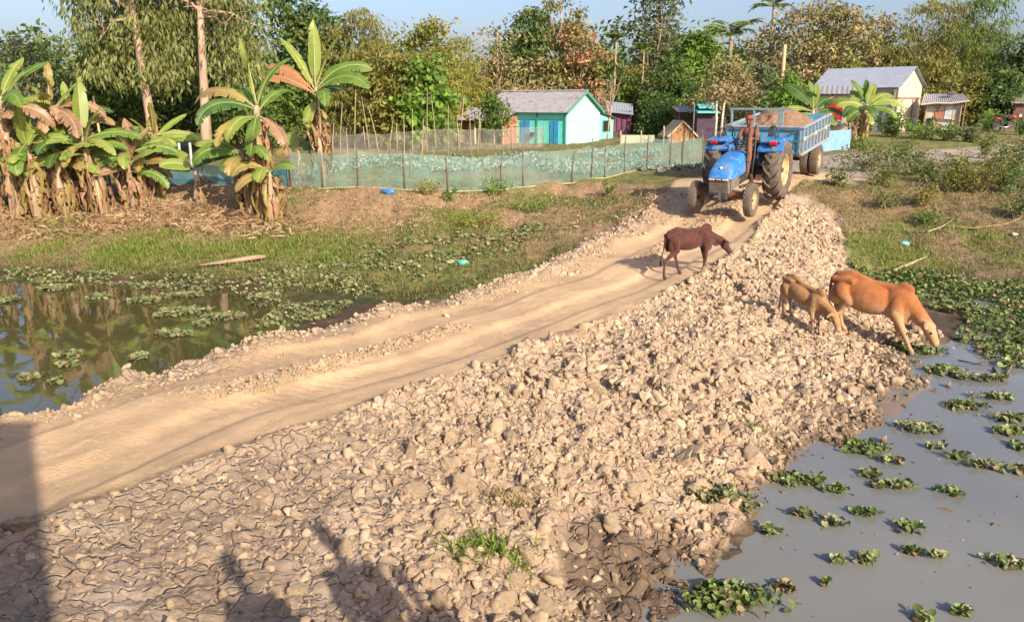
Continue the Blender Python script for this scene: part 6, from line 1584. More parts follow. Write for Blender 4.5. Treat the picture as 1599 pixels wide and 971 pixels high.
def build_tractor():
    f = hit(1128, 337); hd = np.array([-.53, -.848]); hd /= np.linalg.norm(hd); wb = 2.05
    rxy = f[:2] - hd * wb; zr = hz(*rxy) + .02; zf = f[2] + .03
    th = thing('tractor', 'blue farm tractor with cream wheel rims driving down the earth ramp', 'tractor')
    pose(th, (rxy[0], rxy[1], zr), math.atan2(hd[1], hd[0]), (0, 0, zf), (0, 0, zr), wb)
    for s in (1, -1):
        wheel(th, (0, s * .80, .765), .765, .46, .41, s, 15, .045)
        wheel(th, (wb, s * .70, .41), .405, .20, .21, s, 26, .012, tread='rib')
    # chassis
    m = MB(); m.box((.05, 0, .78), (.75, .46, .46), bev=.05); m.box((.85, 0, .80), (1.0, .38, .42), bev=.04); m.box((1.75, 0, .80), (.95, .42, .40), bev=.04)
    for s in (1, -1): m.lathe([(.13, s * .2), (.12, s * .5), (.10, s * .62)], 14, 'y', (0, 0, .745))
    m.tube([(.3, .26, .62), (.9, .30, .55), (1.5, .26, .60)], .04, 7); m.box((1.2, -.28, .62), (.5, .16, .25), bev=.03)
    m.build('chassis', DARKM, th, auto=35)
    m = MB(); m.box((wb, 0, .52), (.16, 1.08, .12), bev=.03); m.box((wb - .05, 0, .62), (.3, .34, .16), bev=.03)
    for s in (1, -1):
        m.tube([(wb, s * .54, .38), (wb, s * .54, .66)], .055, 9); m.lathe([(.06, s * .50), (.055, s * .66)], 9, 'y', (wb, 0, .41)); m.bar((wb - .18, s * .52, .45), (wb - .12, s * .1, .5), .035)
    m.build('front_axle', RUST, th, auto=35)
    # hood: cross sections from the wind screen to the nose
    secs = [(.92, .33, .98, 1.42), (1.25, .335, .96, 1.43), (1.6, .33, .95, 1.40), (1.95, .32, .95, 1.34), (2.25, .305, .95, 1.22), (2.42, .28, .97, 1.08), (2.48, .24, .99, 1.02)]
    V = []; n = 13
    for (x, w, z0, z1) in secs:
        for k in range(n):
            a = PI * k / (n - 1); cx = math.cos(a); sz = math.sin(a)
            V.append((x, w * np.sign(cx) * abs(cx) ** .45, z0 + (z1 - z0) * abs(sz) ** .55))
    Fc = [[i * n + k, i * n + k + 1, (i + 1) * n + k + 1, (i + 1) * n + k] for i in range(len(secs) - 1) for k in range(n - 1)] + [list(range((len(secs) - 1) * n, len(secs) * n)), list(range(n))[::-1]]
    m = MB(); m.add(V, Fc); hood = m.build('hood', BLUE, th, auto=40)
    m = MB(); m.ell((2.26, 0, 1.225), (.05, .035, .03), 10, 6); m.build('badge', mat('pale badge', (.7, .72, .75), None, rough=.4), hood)
    for s in (1, -1):
        m = MB(); m.box((2.43, s * .17, .985), (.10, .16, .075), bev=.02); m.build('headlight', LAMP, hood)
    m = MB(); m.box((2.44, 0, .985), (.08, .14, .06), bev=.015); m.build('nose_trim', mat('pale trim', (.6, .5, .36), None, rough=.5), hood)
    m = MB(); m.box((2.36, 0, .78), (.12, .52, .33), bev=.02)
    for k in range(6): m.box((2.425, 0, .66 + k * .05), (.02, .46, .018))
    for s in (1, -1): m.box((2.0, s * .27, .80), (.6, .02, .26), bev=.008)
    m.build('grille', GRIL, th, auto=35)
    m = MB(); m.box((2.42, 0, .56), (.22, .46, .16), bev=.03); m.box((2.56, 0, .58), (.12, .2, .2), bev=.03); m.tube([(2.6, -.08, .60), (2.72, 0, .60), (2.6, .08, .60)], .022, 7); m.build('front_hitch', DARKM, th, auto=35)
    # fenders with lamps and grab loops
    for s in (1, -1):
        prof = []
        for k in range(13):
            a = math.radians(48 + 112 * k / 12); prof.append((math.cos(a) * .82, .745 + math.sin(a) * .82))
        V = []
        for (x, z) in prof:
            for y in (.42, 1.02): V += [(x, s * y, z), (x, s * y, z - .03)]
        Fc = []
        for k in range(12):
            b = k * 4; Fc += [[b, b + 4, b + 6, b + 2], [b + 1, b + 3, b + 7, b + 5], [b, b + 1, b + 5, b + 4], [b + 2, b + 6, b + 7, b + 3]]
        m = MB(); m.add(V, Fc)
        poly = [(x, 0, z) for x, z in prof] + [(-.5, 0, .95), (.40, 0, 1.0)]
        m.prism(poly, (0, s * .385, 0), (0, s * .405, 0)); m.box((.18, s * .70, 1.575), (.62, .54, .07), bev=.02)
        fe = m.build('fender', BLUE, th, auto=35)
        m = MB(); m.box((.52, s * .78, 1.55), (.06, .20, .09), bev=.015); m.build('fender_lamp', REDL, fe)
        m = MB(); q = [(.02 + .16 * math.cos(t), s * (.62 + .14 * math.cos(t)), 1.60 + .30 * math.sin(t)) for t in np.linspace(0, PI, 9)]; m.tube(q, .018, 7); m.tube([(p[0] - .22, p[1], p[2] - .03) for p in q], .018, 7); m.build('grab_loop', DARKM, fe, True)
    # seat, wheel, exhaust stack, steps
    m = MB(); m.box((-.02, 0, 1.22), (.46, .48, .12), bev=.04); m.box((-.24, 0, 1.44), (.10, .46, .42), rot=(0, -.12, 0), bev=.04); m.bar((0, 0, .98), (0, 0, 1.18), .2); m.build('seat', mat('black seat', (.02, .02, .02), (.05, .045, .04), 5, .7), th, auto=35)
    m = MB(); m.tube([(.85, 0, 1.2), (.62, 0, 1.52)], .025, 8); q = []
    for k in range(17):
        a = 2 * PI * k / 16; q.append((.62 + .13 * math.cos(a), .20 * math.sin(a), 1.52 + .10 * math.cos(a)))
    m.tube(q, .016, 6); m.bar((.62, -.19, 1.52), (.62, .19, 1.52), .025); m.build('steering_wheel', DARKM, th, True)
    m = MB(); m.tube([(1.28, .36, .92), (1.28, .37, 1.25)], [.05, .05], 9); m.tube([(1.28, .37, 1.2), (1.22, .37, 1.35), (1.15, .36, 1.9)], [.075, .075, .065], 10); m.tube([(1.15, .36, 1.88), (1.08, .36, 2.22)], .038, 8); m.box((1.05, .36, 2.24), (.10, .07, .03), rot=(0, -.4, 0)); m.build('exhaust_stack', RUST, th, auto=40)
    m = MB(); m.tube([(1.02, .41, .88), (.86, .42, 1.5), (.78, .40, 2.05)], .026, 8); m.build('lever_bar', DARKM, th, True)
    for s in (1, -1):
        m = MB(); m.box((.72, s * .46, .50), (.32, .26, .04)); m.bar((.72, s * .36, .5), (.72, s * .30, .78), .05); m.build('step', RUST, th)
    # driver
    R = th.matrix_basis
    return th
tractor = build_tractor()

def build_trailer():
    hd = np.array([-.54, -.842]); ax = np.array([8.75, 26.5]); L0 = 4.1
    zf = hz(*(ax + hd * 2.0)); zb = hz(*(ax - hd * 1.5)); z = hz(*ax) + .01
    th = thing('trailer', 'blue tipping trailer with ribbed sides hitched behind the blue tractor, loaded with soil', 'trailer')
    pose(th, (ax[0], ax[1], z), math.atan2(hd[1], hd[0]), (0, 0, .0), (0, 0, .40), 4.0)
    W2, xf, xb, zb0, zt = 1.10, 2.25, -1.35, .98, 1.72
    for s in (1, -1):
        for d in (.80, 1.09): wheel(th, (0, s * d, .47), .47, .25, .24, s, 30, .012, tread='rib')
    m = MB(); m.box(((xf + xb) / 2, 0, zb0 - .04), (xf - xb, 2 * W2, .08)); m.build('bed_floor', RUST, th)
    m = MB(); m.tube([(0, -.98, .47), (0, .98, .47)], .055, 9); m.box((0, 0, .62), (.5, 1.1, .16), bev=.03)
    for s in (1, -1): m.bar((xf + .1, s * .42, .82), (xb, s * .42, .82), .10, .18); m.box((0, s * .5, .68), (.9, .08, .10))
    m.bar((xf + .1, -.42, .82), (xf + .1, .42, .82), .12); m.bar((xf + .1, .40, .80), (xf + 1.55, .04, .56), .09, .12); m.bar((xf + .1, -.40, .80), (xf + 1.55, -.04, .56), .09, .12); m.box((xf + 1.65, 0, .56), (.3, .12, .10), bev=.03); m.build('chassis', DARKM, th, auto=35)
    # front board
    m = MB(); m.box((xf, 0, (zb0 + zt) / 2), (.04, 2 * W2, zt - zb0)); fb = m.build('front_board', BLUE2, th)
    m = MB()
    for y in (-1.07, -.36, .36, 1.07): m.box((xf + .045, y, (zb0 + zt) / 2), (.05, .06, zt - zb0 + .02))
    for zz in (zb0 + .03, (zb0 + zt) / 2, zt - .03): m.box((xf + .05, 0, zz), (.045, 2 * W2 + .02, .05))
    m.bar((xf + .05, .45, zt - .36), (xf + .05, 1.0, zt - .08), .045); m.build('board_frame', mat('dark blue frame', (.05, .12, .18), (.08, .16, .22), 5, .6, dirt=(.3, .27, .22), dlo=.58, dhi=.7), fb)
    m = MB(); m.box((xf + .0, 0, zt + .03), (.09, 2 * W2 + .06, .05), bev=.01); m.build('top_rail', mat('pale worn rail', (.30, .34, .36), (.22, .24, .24), 5, .6), fb)
    # sides
    for s in (1, -1):
        m = MB(); m.box(((xf + xb) / 2, s * W2, (zb0 + zt) / 2), (xf - xb - .05, .04, zt - zb0)); sd = m.build('side_board', SIDEM, th)
        m = MB()
        for k in range(9): m.box((xb + .10 + k * (xf - xb - .2) / 8, s * (W2 + .045), (zb0 + zt) / 2), (.075, .05, zt - zb0 - .02))
        m.build('rib', SIDEM, sd)
        m = MB(); m.box(((xf + xb) / 2, s * (W2 + .045), zt + .01), (xf - xb, .11, .06), bev=.01); m.box(((xf + xb) / 2, s * (W2 + .07), (zb0 + zt) / 2 + .05), (xf - xb - .1, .03, .05)); m.box(((xf + xb) / 2, s * (W2 + .04), zb0 - .02), (xf - xb, .09, .08), bev=.01); m.build('side_rail', mat('pale worn rail', (.42, .45, .46)), sd)
        for k in range(3):
            m = MB(); m.box((xb + .75 + k * 1.35, s * (W2 + .09), (zb0 + zt) / 2 + .05), (.16, .03, .12), bev=.01); m.build('latch', mat('yellowed latch', (.55, .45, .24), None, rough=.6), sd)
    m = MB(); m.box((xb, 0, (zb0 + zt) / 2), (.05, 2 * W2, zt - zb0)); m.build('tail_board', BLUE2, th)
    # head frame
    m = MB()
    for y in (-.95, -.28, .45, .55): m.bar((xf - .02, y, zt), (xf - .02, y, zt + .52), .055)
    m.bar((xf - .02, -1.0, zt + .54), (xf - .02, .85, zt + .54), .07, .05); m.build('head_frame', mat('pale blue pipe', (.14, .27, .33), (.2, .3, .34), 5, .6), th)
    # soil
    n, k = 60, 40; X, Y = np.meshgrid(np.linspace(xb + .04, xf - .04, n), np.linspace(-W2 + .03, W2 - .03, k), indexing='ij')
    u = (X - .55) / 1.75; v = Y / (W2 * 1.0)
    e = np.clip(1 - u ** 2, 0, 1) * np.clip(1 - v ** 2 * .85, 0, 1)
    w1, w2, wc = worley(X.ravel() * 5, Y.ravel() * 5, 4)
    Z = 1.40 + .02 + e * .64 + ((fbm(X.ravel() * 3, Y.ravel() * 3, 5, 4) - .5) * .22 + np.clip(w2 - w1, 0, 1) * .10 * wc).reshape(X.shape)
    idx = np.arange(n * k).reshape(n, k); Q = np.stack([idx[:-1, :-1], idx[1:, :-1], idx[1:, 1:], idx[:-1, 1:]], -1).reshape(-1, 4)
    V = np.stack([X.ravel(), Y.ravel(), Z.ravel()], 1)
    o = from_arrays('soil_heap', V, Q, mat('loose soil', (.27, .165, .09), (.18, .11, .062), 7, .95, bstr=.9, bscale=22, bdist=.03), None, False)
    o.location = th.location; o.rotation_euler = th.rotation_euler; tag(o, 'heap of loose brown soil filling the trailer', 'soil')
    return th
trailer = build_trailer()

# ------------------------------------------------------------------ bodies grown as one surface
def remeshed(m, name, vox, smooth, mats, parent):
    tmp = m.build('tmp_body', mats, None)
    a = tmp.modifiers.new('r', 'REMESH'); a.mode = 'VOXEL'; a.voxel_size = vox
    b = tmp.modifiers.new('s', 'SMOOTH'); b.iterations = smooth; b.factor = .5
    dg = bpy.context.evaluated_depsgraph_get(); dg.update()
    me = bpy.data.meshes.new_from_object(tmp.evaluated_get(dg)); me.name = name
    old = tmp.data; bpy.data.objects.remove(tmp); bpy.data.meshes.remove(old)
    me.polygons.foreach_set('use_smooth', np.ones(len(me.polygons), bool))
    me.materials.clear()
    for x in (mats if isinstance(mats, (list, tuple)) else [mats]): me.materials.append(x)
    o = bpy.data.objects.new(name, me); link(o, parent); return o
def chain(m, pts, rad, n=12):
    """limb: tube plus a ball at each joint, all later fused"""
    m.tube(pts, rad, n)
    for p, r in zip(pts, rad): m.ell(p, (r * .98, r * .98, r * .98), 10, 8)
def hide_material(name, base, dark, light, hoof=(.05, .035, .025)):
    m, nt, N, L, b = _nodes(name)
    c = mixrgb(nt, ramp(nt, noise(nt, 3.2, 6, .65), .32, .66), base, dark)
    c = mixrgb(nt, attr(nt, 'light'), c, light); c = mixrgb(nt, attr(nt, 'hoof'), c, hoof)
    L.new(c, b.inputs['Base Color']); b.inputs['Roughness'].default_value = .75; b.inputs['Specular IOR Level'].default_value = .25
    b.inputs['Sheen Weight'].default_value = .15
    bump(nt, b, noise(nt, 60, 4, .7, stretch=(.3, 1, 1)), .6, .015)
    return m
def cow(name, label, cat, hind, front, S, material, head, poll, feet, body_pitch=None, group=None, tail=None, thin=1.0, low=0.0, slim=1.0, leg=1.0):
    """hind/front: ground points under hips and shoulders. Local x looks forward; 1 unit = shoulder height."""
    hind, front = np.array(hind), np.array(front); mid = (hind + front) / 2
    d = front - hind; rz = math.atan2(d[1], d[0])
    th = thing(name, label, cat, tuple(mid), rz, group); th.scale = (S, S, S)
    hx, fx = -.42, .36
    sl = d[2] / np.hypot(d[0], d[1])
    pt = math.atan(sl) if body_pitch is None else body_pitch
    gz = lambda x: sl * x
    def B(x, y, z):                                        # body frame tilted about its middle
        return (x * math.cos(pt) - (z - .75) * math.sin(pt) * .6, y * thin if abs(y) > .05 else y, .75 + (z - .75) + x * math.sin(pt) - low)
    m = MB()
    m.ell(B(-.12, 0, .70), (.40, .215 * thin, .24 * slim), 20, 14, rot=(0, -pt, 0))         # barrel
    m.ell(B(-.44, 0, .80), (.18, .135 * thin, .165), 18, 12, rot=(0, -pt, 0))           # croup
    m.ell(B(.30, 0, .735), (.25, .165 * thin, .245 * slim), 18, 12, rot=(0, -pt, 0))          # chest
    m.ell(B(.33, 0, .94), (.14, .06, .12), 14, 10, rot=(0, -pt, 0)); m.ell(B(.40, 0, .56), (.10, .055, .10), 12, 8)                   # withers
    m.tube([B(-.62, 0, .86), B(-.58, 0, .895), B(-.40, 0, .96), B(-.1, 0, .90), B(.2, 0, .93), B(.34, 0, .955), B(.42, 0, .92)], [.02, .05, .06, .065, .065, .06, .02], 10)
    for s in (1, -1):
        m.tube([B(-.30, s * .02, .91), B(-.36, s * .125, .875), B(-.50, s * .095, .845), B(-.61, s * .07, .82)], [.03, .042, .05, .045], 9); m.ell(B(-.48, s * .07, .84), (.13, .075, .07)); m.ell(B(-.36, s * .128, .875), (.04, .034, .036)); m.ell(B(-.61, s * .075, .83), (.05, .04, .055))
        m.ell(B(-.48, s * .105, .67), (.135, .062, .20), 14, 10, rot=(0, .25 - pt, 0)); m.ell(B(.30, s * .12, .68), (.11, .07, .20), 14, 10, rot=(0, -.2 - pt, 0))
    # neck and head
    pl = np.array(poll); mu = np.array(head); hdv = mu - pl; hl = np.linalg.norm(hdv); hn = hdv / hl
    n0 = np.array(B(.38, 0, .86)); n1 = np.array(B(.42, 0, .72))
    m.tube([np.array(B(.22, 0, .76)), np.array(B(.34, 0, .79)), (n0 + n1) / 2 + np.array([.02, 0, 0]), ((n0 + n1) / 2 + pl) / 2 + np.array([.0, 0, .015]), pl], [.06, .14 * slim, .145 * slim, .105 * slim, .085], 14)
    m.tube([n1 - np.array([.06, 0, 0]), n1, (n1 + pl) / 2 + np.array([.02, 0, -.11]), pl + np.array([-.01, 0, -.06])], [.03, .075, .035, .03], 10)   # dewlap
    m.tube([pl - hn * .02, pl + hn * hl * .35, pl + hn * hl * .72, mu - hn * .03], [.085, .084, .064, .060], 14)
    m.ell(pl + hn * .03, (.09, .098, .085)); m.ell(mu - hn * .035, (.058, .074, .058), rot=(0, math.atan2(-hn[2], hn[0]), 0)); m.ell(pl + hn * hl * .3 - np.array([0, 0, .03]), (.07, .06, .08))
    up = np.cross(np.cross(hn, [0, 0, 1.]), hn); up = up / max(1e-6, np.linalg.norm(up))
    for s in (1, -1):
        e0 = pl + np.array([0, s * .07, 0]) + up * .03; e1 = e0 + np.array([-.04, s * .19, -.03]) + up * .02
        mid_ = (e0 + e1) / 2; m.ell(mid_, (.042, .105, .024), 10, 8, rot=(.35 * -s, 0, -.15 * s)); m.tube([e0, mid_], [.025, .025], 8)
        m.ell(pl + hn * hl * .42 + np.array([0, s * .066, 0]) + up * .02, (.03, .022, .024))
    # legs
    for (x0, s, fxx, fzz) in feet:
        if x0 < 0:                                         # hind
            f = np.array([fxx, s * .10, gz(fxx) + fzz]); hip = np.array(B(-.47, s * .115, .70)); lg = hip[2] - f[2]
            hock = f + np.array([-.05 + (hip[0] - f[0]) * .22, 0, lg * .50]); stif = np.array([hip[0] + .10 + (f[0] - hip[0]) * .3, s * .125, hip[2] - lg * .22])
            fet = f + np.array([-.012, 0, .085])
            chain(m, [hip, stif, (stif + hock) / 2 + np.array([-.015, 0, 0]), hock, (hock + fet) / 2, fet], [.125 * slim, .088 * slim, .058 * leg, .040 * leg, .029 * leg, .031 * leg], 12)
            m.ell(hock + np.array([-.025, 0, .015]), (.03, .026, .045))
        else:
            f = np.array([fxx, s * .10, gz(fxx) + fzz]); sh = np.array(B(.30, s * .115, .62)); lg = sh[2] - f[2]
            knee = sh + (f - sh) * .56 + np.array([.025, 0, 0]); fet = f + np.array([-.005, 0, .085])
            chain(m, [sh, sh + (knee - sh) * .45, knee, (knee + fet) / 2, fet], [.092 * slim, .058 * leg, .041 * leg, .029 * leg, .031 * leg], 12)
        m.tube([fet, f + np.array([.02, 0, .045]), f + np.array([.03, 0, .0])], [.032, .040, .046], 10)
    if tail is None: tail = [(-.66, 0, .62), (-.69, .01, .40)]
    tp = [np.array(B(-.60, 0, .905)), np.array(B(-.655, 0, .80))] + [np.array(t) for t in tail]
    m.tube(tp, [.030, .024] + [.017] * len(tail), 8)
    m.ell(tp[-1] - np.array([0, 0, .06]), (.026, .026, .10))
    body = remeshed(m, 'body', .0115, 8, material, th)
    co = np.empty(len(body.data.vertices) * 3, np.float32); body.data.vertices.foreach_get('co', co); co = co.reshape(-1, 3)
    no = np.empty_like(co); body.data.vertices.foreach_get('normal', no.ravel()) if False else None
    zz = co[:, 2] - sl * co[:, 0]
    nz = fbm(co[:, 0] * 7, co[:, 2] * 7 + co[:, 1] * 3, 3, 3) - .5
    light = (1 - sstep(.42, .66, zz + nz * .2)) * .75
    dm = np.linalg.norm(co - (mu - hn * .02), axis=1); light = np.maximum(light, (1 - sstep(.05, .10, dm)) * .8)
    hoof = 1 - sstep(.03, .06, zz); far_leg = (np.abs(co[:, 1]) > .02) & (zz < .4); hoof = hoof * far_leg
    dt = np.linalg.norm(co - (tp[-1] - np.array([0, 0, .07])), axis=1); hoof = np.maximum(hoof, 1 - sstep(.08, .13, dt))
    for k, a in (('light', light), ('hoof', hoof)):
        at = body.data.attributes.new(k, 'FLOAT', 'POINT'); at.data.foreach_set('value', a.astype(np.float32))
    for s in (1, -1):
        e = MB(); e.ell(pl + hn * hl * .42 + np.array([0, s * .083, 0]) + up * .022, (.017, .012, .015)); e.build('eye', BLACK, th, True)
    return th
def build_cattle():
    br = hide_material('dark red brown hide', (.105, .030, .017), (.050, .016, .011), (.085, .030, .020))
    tan = hide_material('orange tan hide', (.34, .125, .035), (.24, .082, .024), (.46, .29, .15), (.22, .15, .10))
    pale = hide_material('pale tan hide', (.34, .185, .075), (.25, .13, .05), (.40, .27, .15), (.22, .15, .10))
    # brown calf crossing the track
    c = hit(1078, 428); h = np.array([.94, .34]); h /= np.linalg.norm(h)
    hp = np.array([*(c[:2] - h * .36), 0]); fp = np.array([*(c[:2] + h * .36), 0]); hp[2] = hz(*hp[:2]); fp[2] = hz(*fp[:2])
    cow('brown_calf', 'dark red brown calf walking across the track with its head lowered', 'calf', hp, fp, .90, br, (.96, 0, .40), (.735, 0, .66), [(-1, 1, -.22, 0), (-1, -1, -.70, 0), (1, 1, .40, .03), (1, -1, .24, 0)], body_pitch=.0, tail=[(-.68, .0, .55), (-.74, .0, .34)], thin=.76, slim=.80, leg=.86)
    # orange cow drinking
    f = hit(1410, 545); h = np.array([.83, -.56]); h /= np.linalg.norm(h)
    f = np.array([f[0], f[1], f[2]]); hp = np.array([*(f[:2] - h * .95), 0]); hp[2] = max(hz(*hp[:2]), -1.02)
    hp[2] = hz(*hp[:2])
    cow('drinking_cow', 'larger orange tan cow with its head down at the edge of the right pond', 'cow', hp, f, 1.13, tan, (.83, .0, .04), (.67, 0, .33), [(-1, 1, -.50, 0), (-1, -1, -.40, .0), (1, 1, .30, -.02), (1, -1, .52, -.02)], tail=[(-.66, .03, .55), (-.64, .05, .38)], low=.12)
    # pale calf beside it
    f = hit(1277, 527); h = np.array([.50, -.86]); h /= np.linalg.norm(h)
    hp = np.array([*(f[:2] - h * .62), 0]); hp[2] = hz(*hp[:2])
    cow('tan_calf', 'small pale tan calf nosing the clods just left of the drinking cow', 'calf', hp, f, .76, pale, (.94, -.04, .14), (.75, 0, .44), [(-1, 1, -.44, 0), (-1, -1, -.48, 0), (1, 1, .36, 0), (1, -1, .34, 0)], thin=.9, low=.04, slim=.88, leg=.88)
build_cattle()

# ------------------------------------------------------------------ people
SKIN = mat('brown skin', (.17, .085, .048), (.14, .07, .04), 8, .6)
def person(label, loc, rz, shirt, legs, seated=False, scale=1.0, arms='down', group=None, hair=(.012, .010, .009), headcloth=None):
    th = thing('person', label, 'person', loc, rz, group); th.scale = (scale,) * 3 if seated else (scale * .64, scale * .64, scale)
    m = MB(); sm = MB(); lm = MB()
    hz0 = .0 if seated else .88                           # hip height (seated: origin on the seat)
    def T_(x, y, z): return np.array([x, y, z + hz0])
    m.ell(T_(0, 0, .04), (.125, .165, .12)); m.ell(T_(.0, 0, .25), (.105, .15, .17)); m.ell(T_(.01, 0, .42), (.115, .175, .15))
    sm.ell(T_(0, 0, .02), (.14, .18, .13)); sm.ell(T_(.0, 0, .25), (.122, .168, .18)); sm.ell(T_(.01, 0, .42), (.13, .19, .155))
    m.tube([T_(0, 0, .48), T_(.02, 0, .64)], [.062, .055], 10)
    hd = T_(.03, 0, .74); m.ell(hd, (.095, .075, .115), 16, 12); m.ell(hd + [.05, 0, -.06], (.05, .05, .055)); m.ell(hd + [.10, 0, -.015], (.022, .016, .028)); m.ell(hd + [.092, 0, -.055], (.012, .026, .010))
    for s in (1, -1): m.ell(hd + [0, s * .078, -.01], (.022, .012, .032))
    for s in (1, -1):
        sh = T_(0, s * .185, .50)
        if arms == 'wheel': el, ha = T_(.12, s * .27, .26), T_(.40, s * .16, .34)
        elif arms == 'raised': el, ha = T_(.16, s * .25, .30), T_(.26, s * .07, .58)
        else: el, ha = T_(-.02, s * .25, .22), T_(.05, s * .25, -.02)
        chain(m, [sh, (sh + el) / 2, el, (el + ha) / 2, ha], [.058, .050, .042, .036, .028], 10)
        chain(sm, [sh, (sh + el) / 2, (sh + el) / 2 + (el - sh) * .22], [.075, .068, .066], 10)
        dr = unit(ha - el); sd = np.array([0, 1.0, 0]) * s
        m.ell(ha + dr * .04, (.034, .040, .034))
        for k in range(4):
            q = ha + dr * .07 + sd * (.027 - .018 * k); l = (.068, .078, .074, .058)[k]; b = unit(dr + np.array([.3, 0, -.6]) * (.9 if arms != 'down' else .35))
            m.tube([q - dr * .03, q + dr * l * .5, q + dr * l * .5 + b * l * .5], [.0105, .010, .008], 6)
        q = ha + dr * .02 - sd * .03; m.tube([q, q + dr * .03 - sd * .022, q + dr * .06 - sd * .02], [.013, .012, .009], 6)
        if seated: hip, kn, an = T_(.0, s * .10, .0), T_(.42, s * .14, .02), T_(.48, s * .14, -.40)
        else: hip, kn, an = T_(0, s * .095, -.02), T_(.02, s * .10, -.44), T_(-.01, s * .105, -.82)
        chain(m, [hip, (hip + kn) / 2, kn, (kn + an) / 2, an], [.088, .075, .056, .052, .038], 10)
        chain(lm, [hip, (hip + kn) / 2, kn, (kn + an) / 2, kn + (an - kn) * .8], [.105, .095, .078, .072, .07], 10)
        m.ell(an + [.06, 0, -.035], (.12, .042, .032))
    body = remeshed(m, 'body', .012, 2, SKIN, th)
    remeshed(sm, 'shirt', .015, 2, shirt, th)
    lm.ell(T_(0, 0, -.01), (.135, .178, .11)); remeshed(lm, 'trousers', .015, 2, legs, th)
    h = MB(); h.ell(hd + [-.018, 0, .03], (.098, .084, .105), 14, 10)
    h.build('hair', mat('black hair', hair, None, rough=.7), th, True)
    for s in (1, -1):
        e = MB(); e.ell(hd + [.088, s * .032, .012], (.010, .014, .009)); e.build('eye', BLACK, th, True)
    if headcloth is not None:
        h = MB(); h.lathe([(.10, -.02), (.112, .02), (.10, .07), (.04, .10), (.001, .105)], 14, 'z', tuple(hd + [-.01, 0, .05])); h.build('head_cloth', headcloth, th, True)
    return th
def build_people():
    M_ = tractor.matrix_basis if False else Matrix.LocRotScale(tractor.location, tractor.rotation_euler.to_quaternion(), None)
    p = M_ @ Vector((-.02, 0, 1.31))
    th = person('driver in a reddish brown shirt and head cloth seated on the blue tractor', tuple(p), 0, mat('red brown shirt', (.22, .085, .055), (.16, .06, .04), 8, .85), mat('dull cloth', (.12, .10, .09), None, rough=.9), True, .98, 'wheel', headcloth=mat('faded red cloth', (.30, .06, .05), (.22, .05, .04), 9, .9))
    th.rotation_euler = tractor.rotation_euler
    # onlookers beside the camera: their shadows fall on the clods
    cols = [((.3, .3, .34), (.05, .06, .09)), ((.45, .4, .3), (.08, .07, .06)), ((.12, .2, .3), (.06, .06, .06))]
    labs = ['person in a grey shirt standing on the near bank, leftmost of three onlookers', 'person in a cream shirt standing on the near bank, between two onlookers', 'person in a blue shirt standing on the near bank, rightmost of three onlookers']
    for k, (px, py) in enumerate(((350, 868), (492, 822), (612, 884))):
        tip = hit(px, py); zt = 2.84 + .08 * (k == 1)
        t = (zt - tip[2]) / sun_dir.z; x, y = tip[0] + sun_dir.x * t, tip[1] + sun_dir.y * t
        g = hz(x, max(y, -3.9)); person(labs[k], (x, y, g), math.radians(115), mat('shirt %d' % k, cols[k][0], None, rough=.9), mat('trousers %d' % k, cols[k][1], None, rough=.9), False, (zt - g) / 1.75, 'down', 'onlookers on the near bank')
    # added house behind the camera, sized so its shadow fills the lower left corner
    A, B = hit(85, 962), hit(24, 664); hs = sun_dir.xy.normalized(); yf = -3.0
    xr = A[0] + hs.x * (A[1] - yf) / -hs.y; top = B[2] + (B[1] - yf) / -hs.y * math.tan(SUN_EL); H = top - .85; wx = 11.0
    th = thing('shadow_house', 'unseen house shape behind the camera, added to cast the lower left shadow', 'house', (xr - wx / 2, yf - 2.1, .85))
    m = MB(); m.box((0, 0, H / 2 - .1), (wx, 4.2, H + .1)); m.build('wall', CREAM, th)
    m = MB(); m.box((0, 0, H - .02), (wx + .02, 4.3, .10)); m.build('roof', TIN, th)
    for k in range(4):
        for zz in (1.5, H - 1.6):
            m = MB(); m.box((-4 + k * 2.6, 2.12, zz), (1.1, .08, 1.2)); w = m.build('window', WOOD, th)
            m = MB(); m.box((-4 + k * 2.6, 2.17, zz), (.95, .04, 1.05)); m.build('pane', BLACK, w)
build_people()

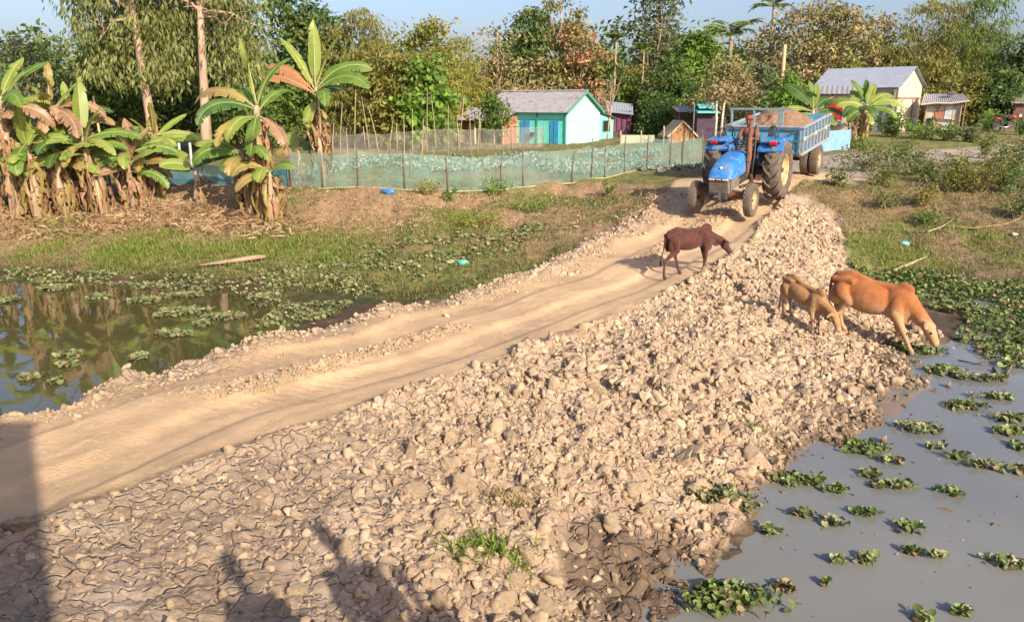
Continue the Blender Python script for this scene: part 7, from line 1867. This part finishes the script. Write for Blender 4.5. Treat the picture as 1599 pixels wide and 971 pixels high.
# ------------------------------------------------------------------ motorcycle
def build_motorcycle():
    b = base_at(1574, 47.0); th = thing('motorcycle', 'red motorcycle parked sideways at the roadside near the right edge', 'motorcycle', b, math.radians(-8))
    RD = mat('red paint', (.33, .015, .035), (.26, .012, .03), 4, .3); CH = mat('chrome', (.55, .53, .5), None, rough=.25, metal=.9)
    for x, w in ((.64, .09), (-.62, .11)):
        o = bpy.data.objects.new('wheel', None); link(o, th); o.location = (x, 0, .30)
        m = MB(); m.lathe([(.21, -w / 2 * .8), (.27, -w / 2), (.30, 0), (.27, w / 2), (.21, w / 2 * .8)], 24, 'y', closed=True); m.build('tyre', mat('black tyre', (.02, .02, .02), None, rough=.9), o, True)
        m = MB(); m.lathe([(.215, -.03), (.215, .03), (.195, .03), (.195, -.03)], 24, 'y', closed=True); m.lathe([(.04, -.06), (.04, .06)], 10, 'y')
        for k in range(6): m.bar((0, 0, 0), (.20 * math.cos(k * PI / 3), 0, .20 * math.sin(k * PI / 3)), .02)
        m.build('rim', CH, o)
    m = MB(); m.tube([(.45, 0, .80), (-.05, 0, .52), (-.3, 0, .42), (-.62, 0, .30)], .03, 8); m.tube([(.42, 0, .86), (-.2, 0, .74), (-.75, 0, .76)], .028, 8); m.box((.05, 0, .40), (.36, .24, .28), bev=.05); m.build('frame', DARKM, th, auto=40)
    m = MB(); m.ell((.18, 0, .82), (.30, .14, .13), 14, 10); m.box((-.62, 0, .74), (.45, .18, .14), rot=(0, .22, 0), bev=.05); m.box((.64, 0, .64), (.36, .10, .04), rot=(0, .05, 0), bev=.02); m.build('tank', RD, th, True)
    m = MB(); m.box((-.30, 0, .84), (.70, .24, .10), rot=(0, .05, 0), bev=.04); m.build('seat', mat('black seat', (.02, .02, .02)), th, True)
    m = MB()
    for s in (1, -1): m.tube([(.64, s * .08, .30), (.44, s * .07, .92)], .024, 8)
    m.tube([(.30, -.34, 1.05), (.42, -.14, 1.0), (.42, .14, 1.0), (.30, .34, 1.05)], .016, 7); m.build('handlebar', CH, th, True)
    m = MB(); m.ell((.54, 0, .88), (.09, .09, .10)); m.build('headlight', LAMP, th, True)
    m = MB(); m.tube([(.15, -.14, .35), (-.2, -.16, .26), (-.75, -.17, .34)], [.03, .04, .045], 9); m.build('exhaust', CH, th, True)
    m = MB(); m.bar((-.05, .12, .3), (-.1, .30, .01), .025); m.build('stand', DARKM, th)
build_motorcycle()
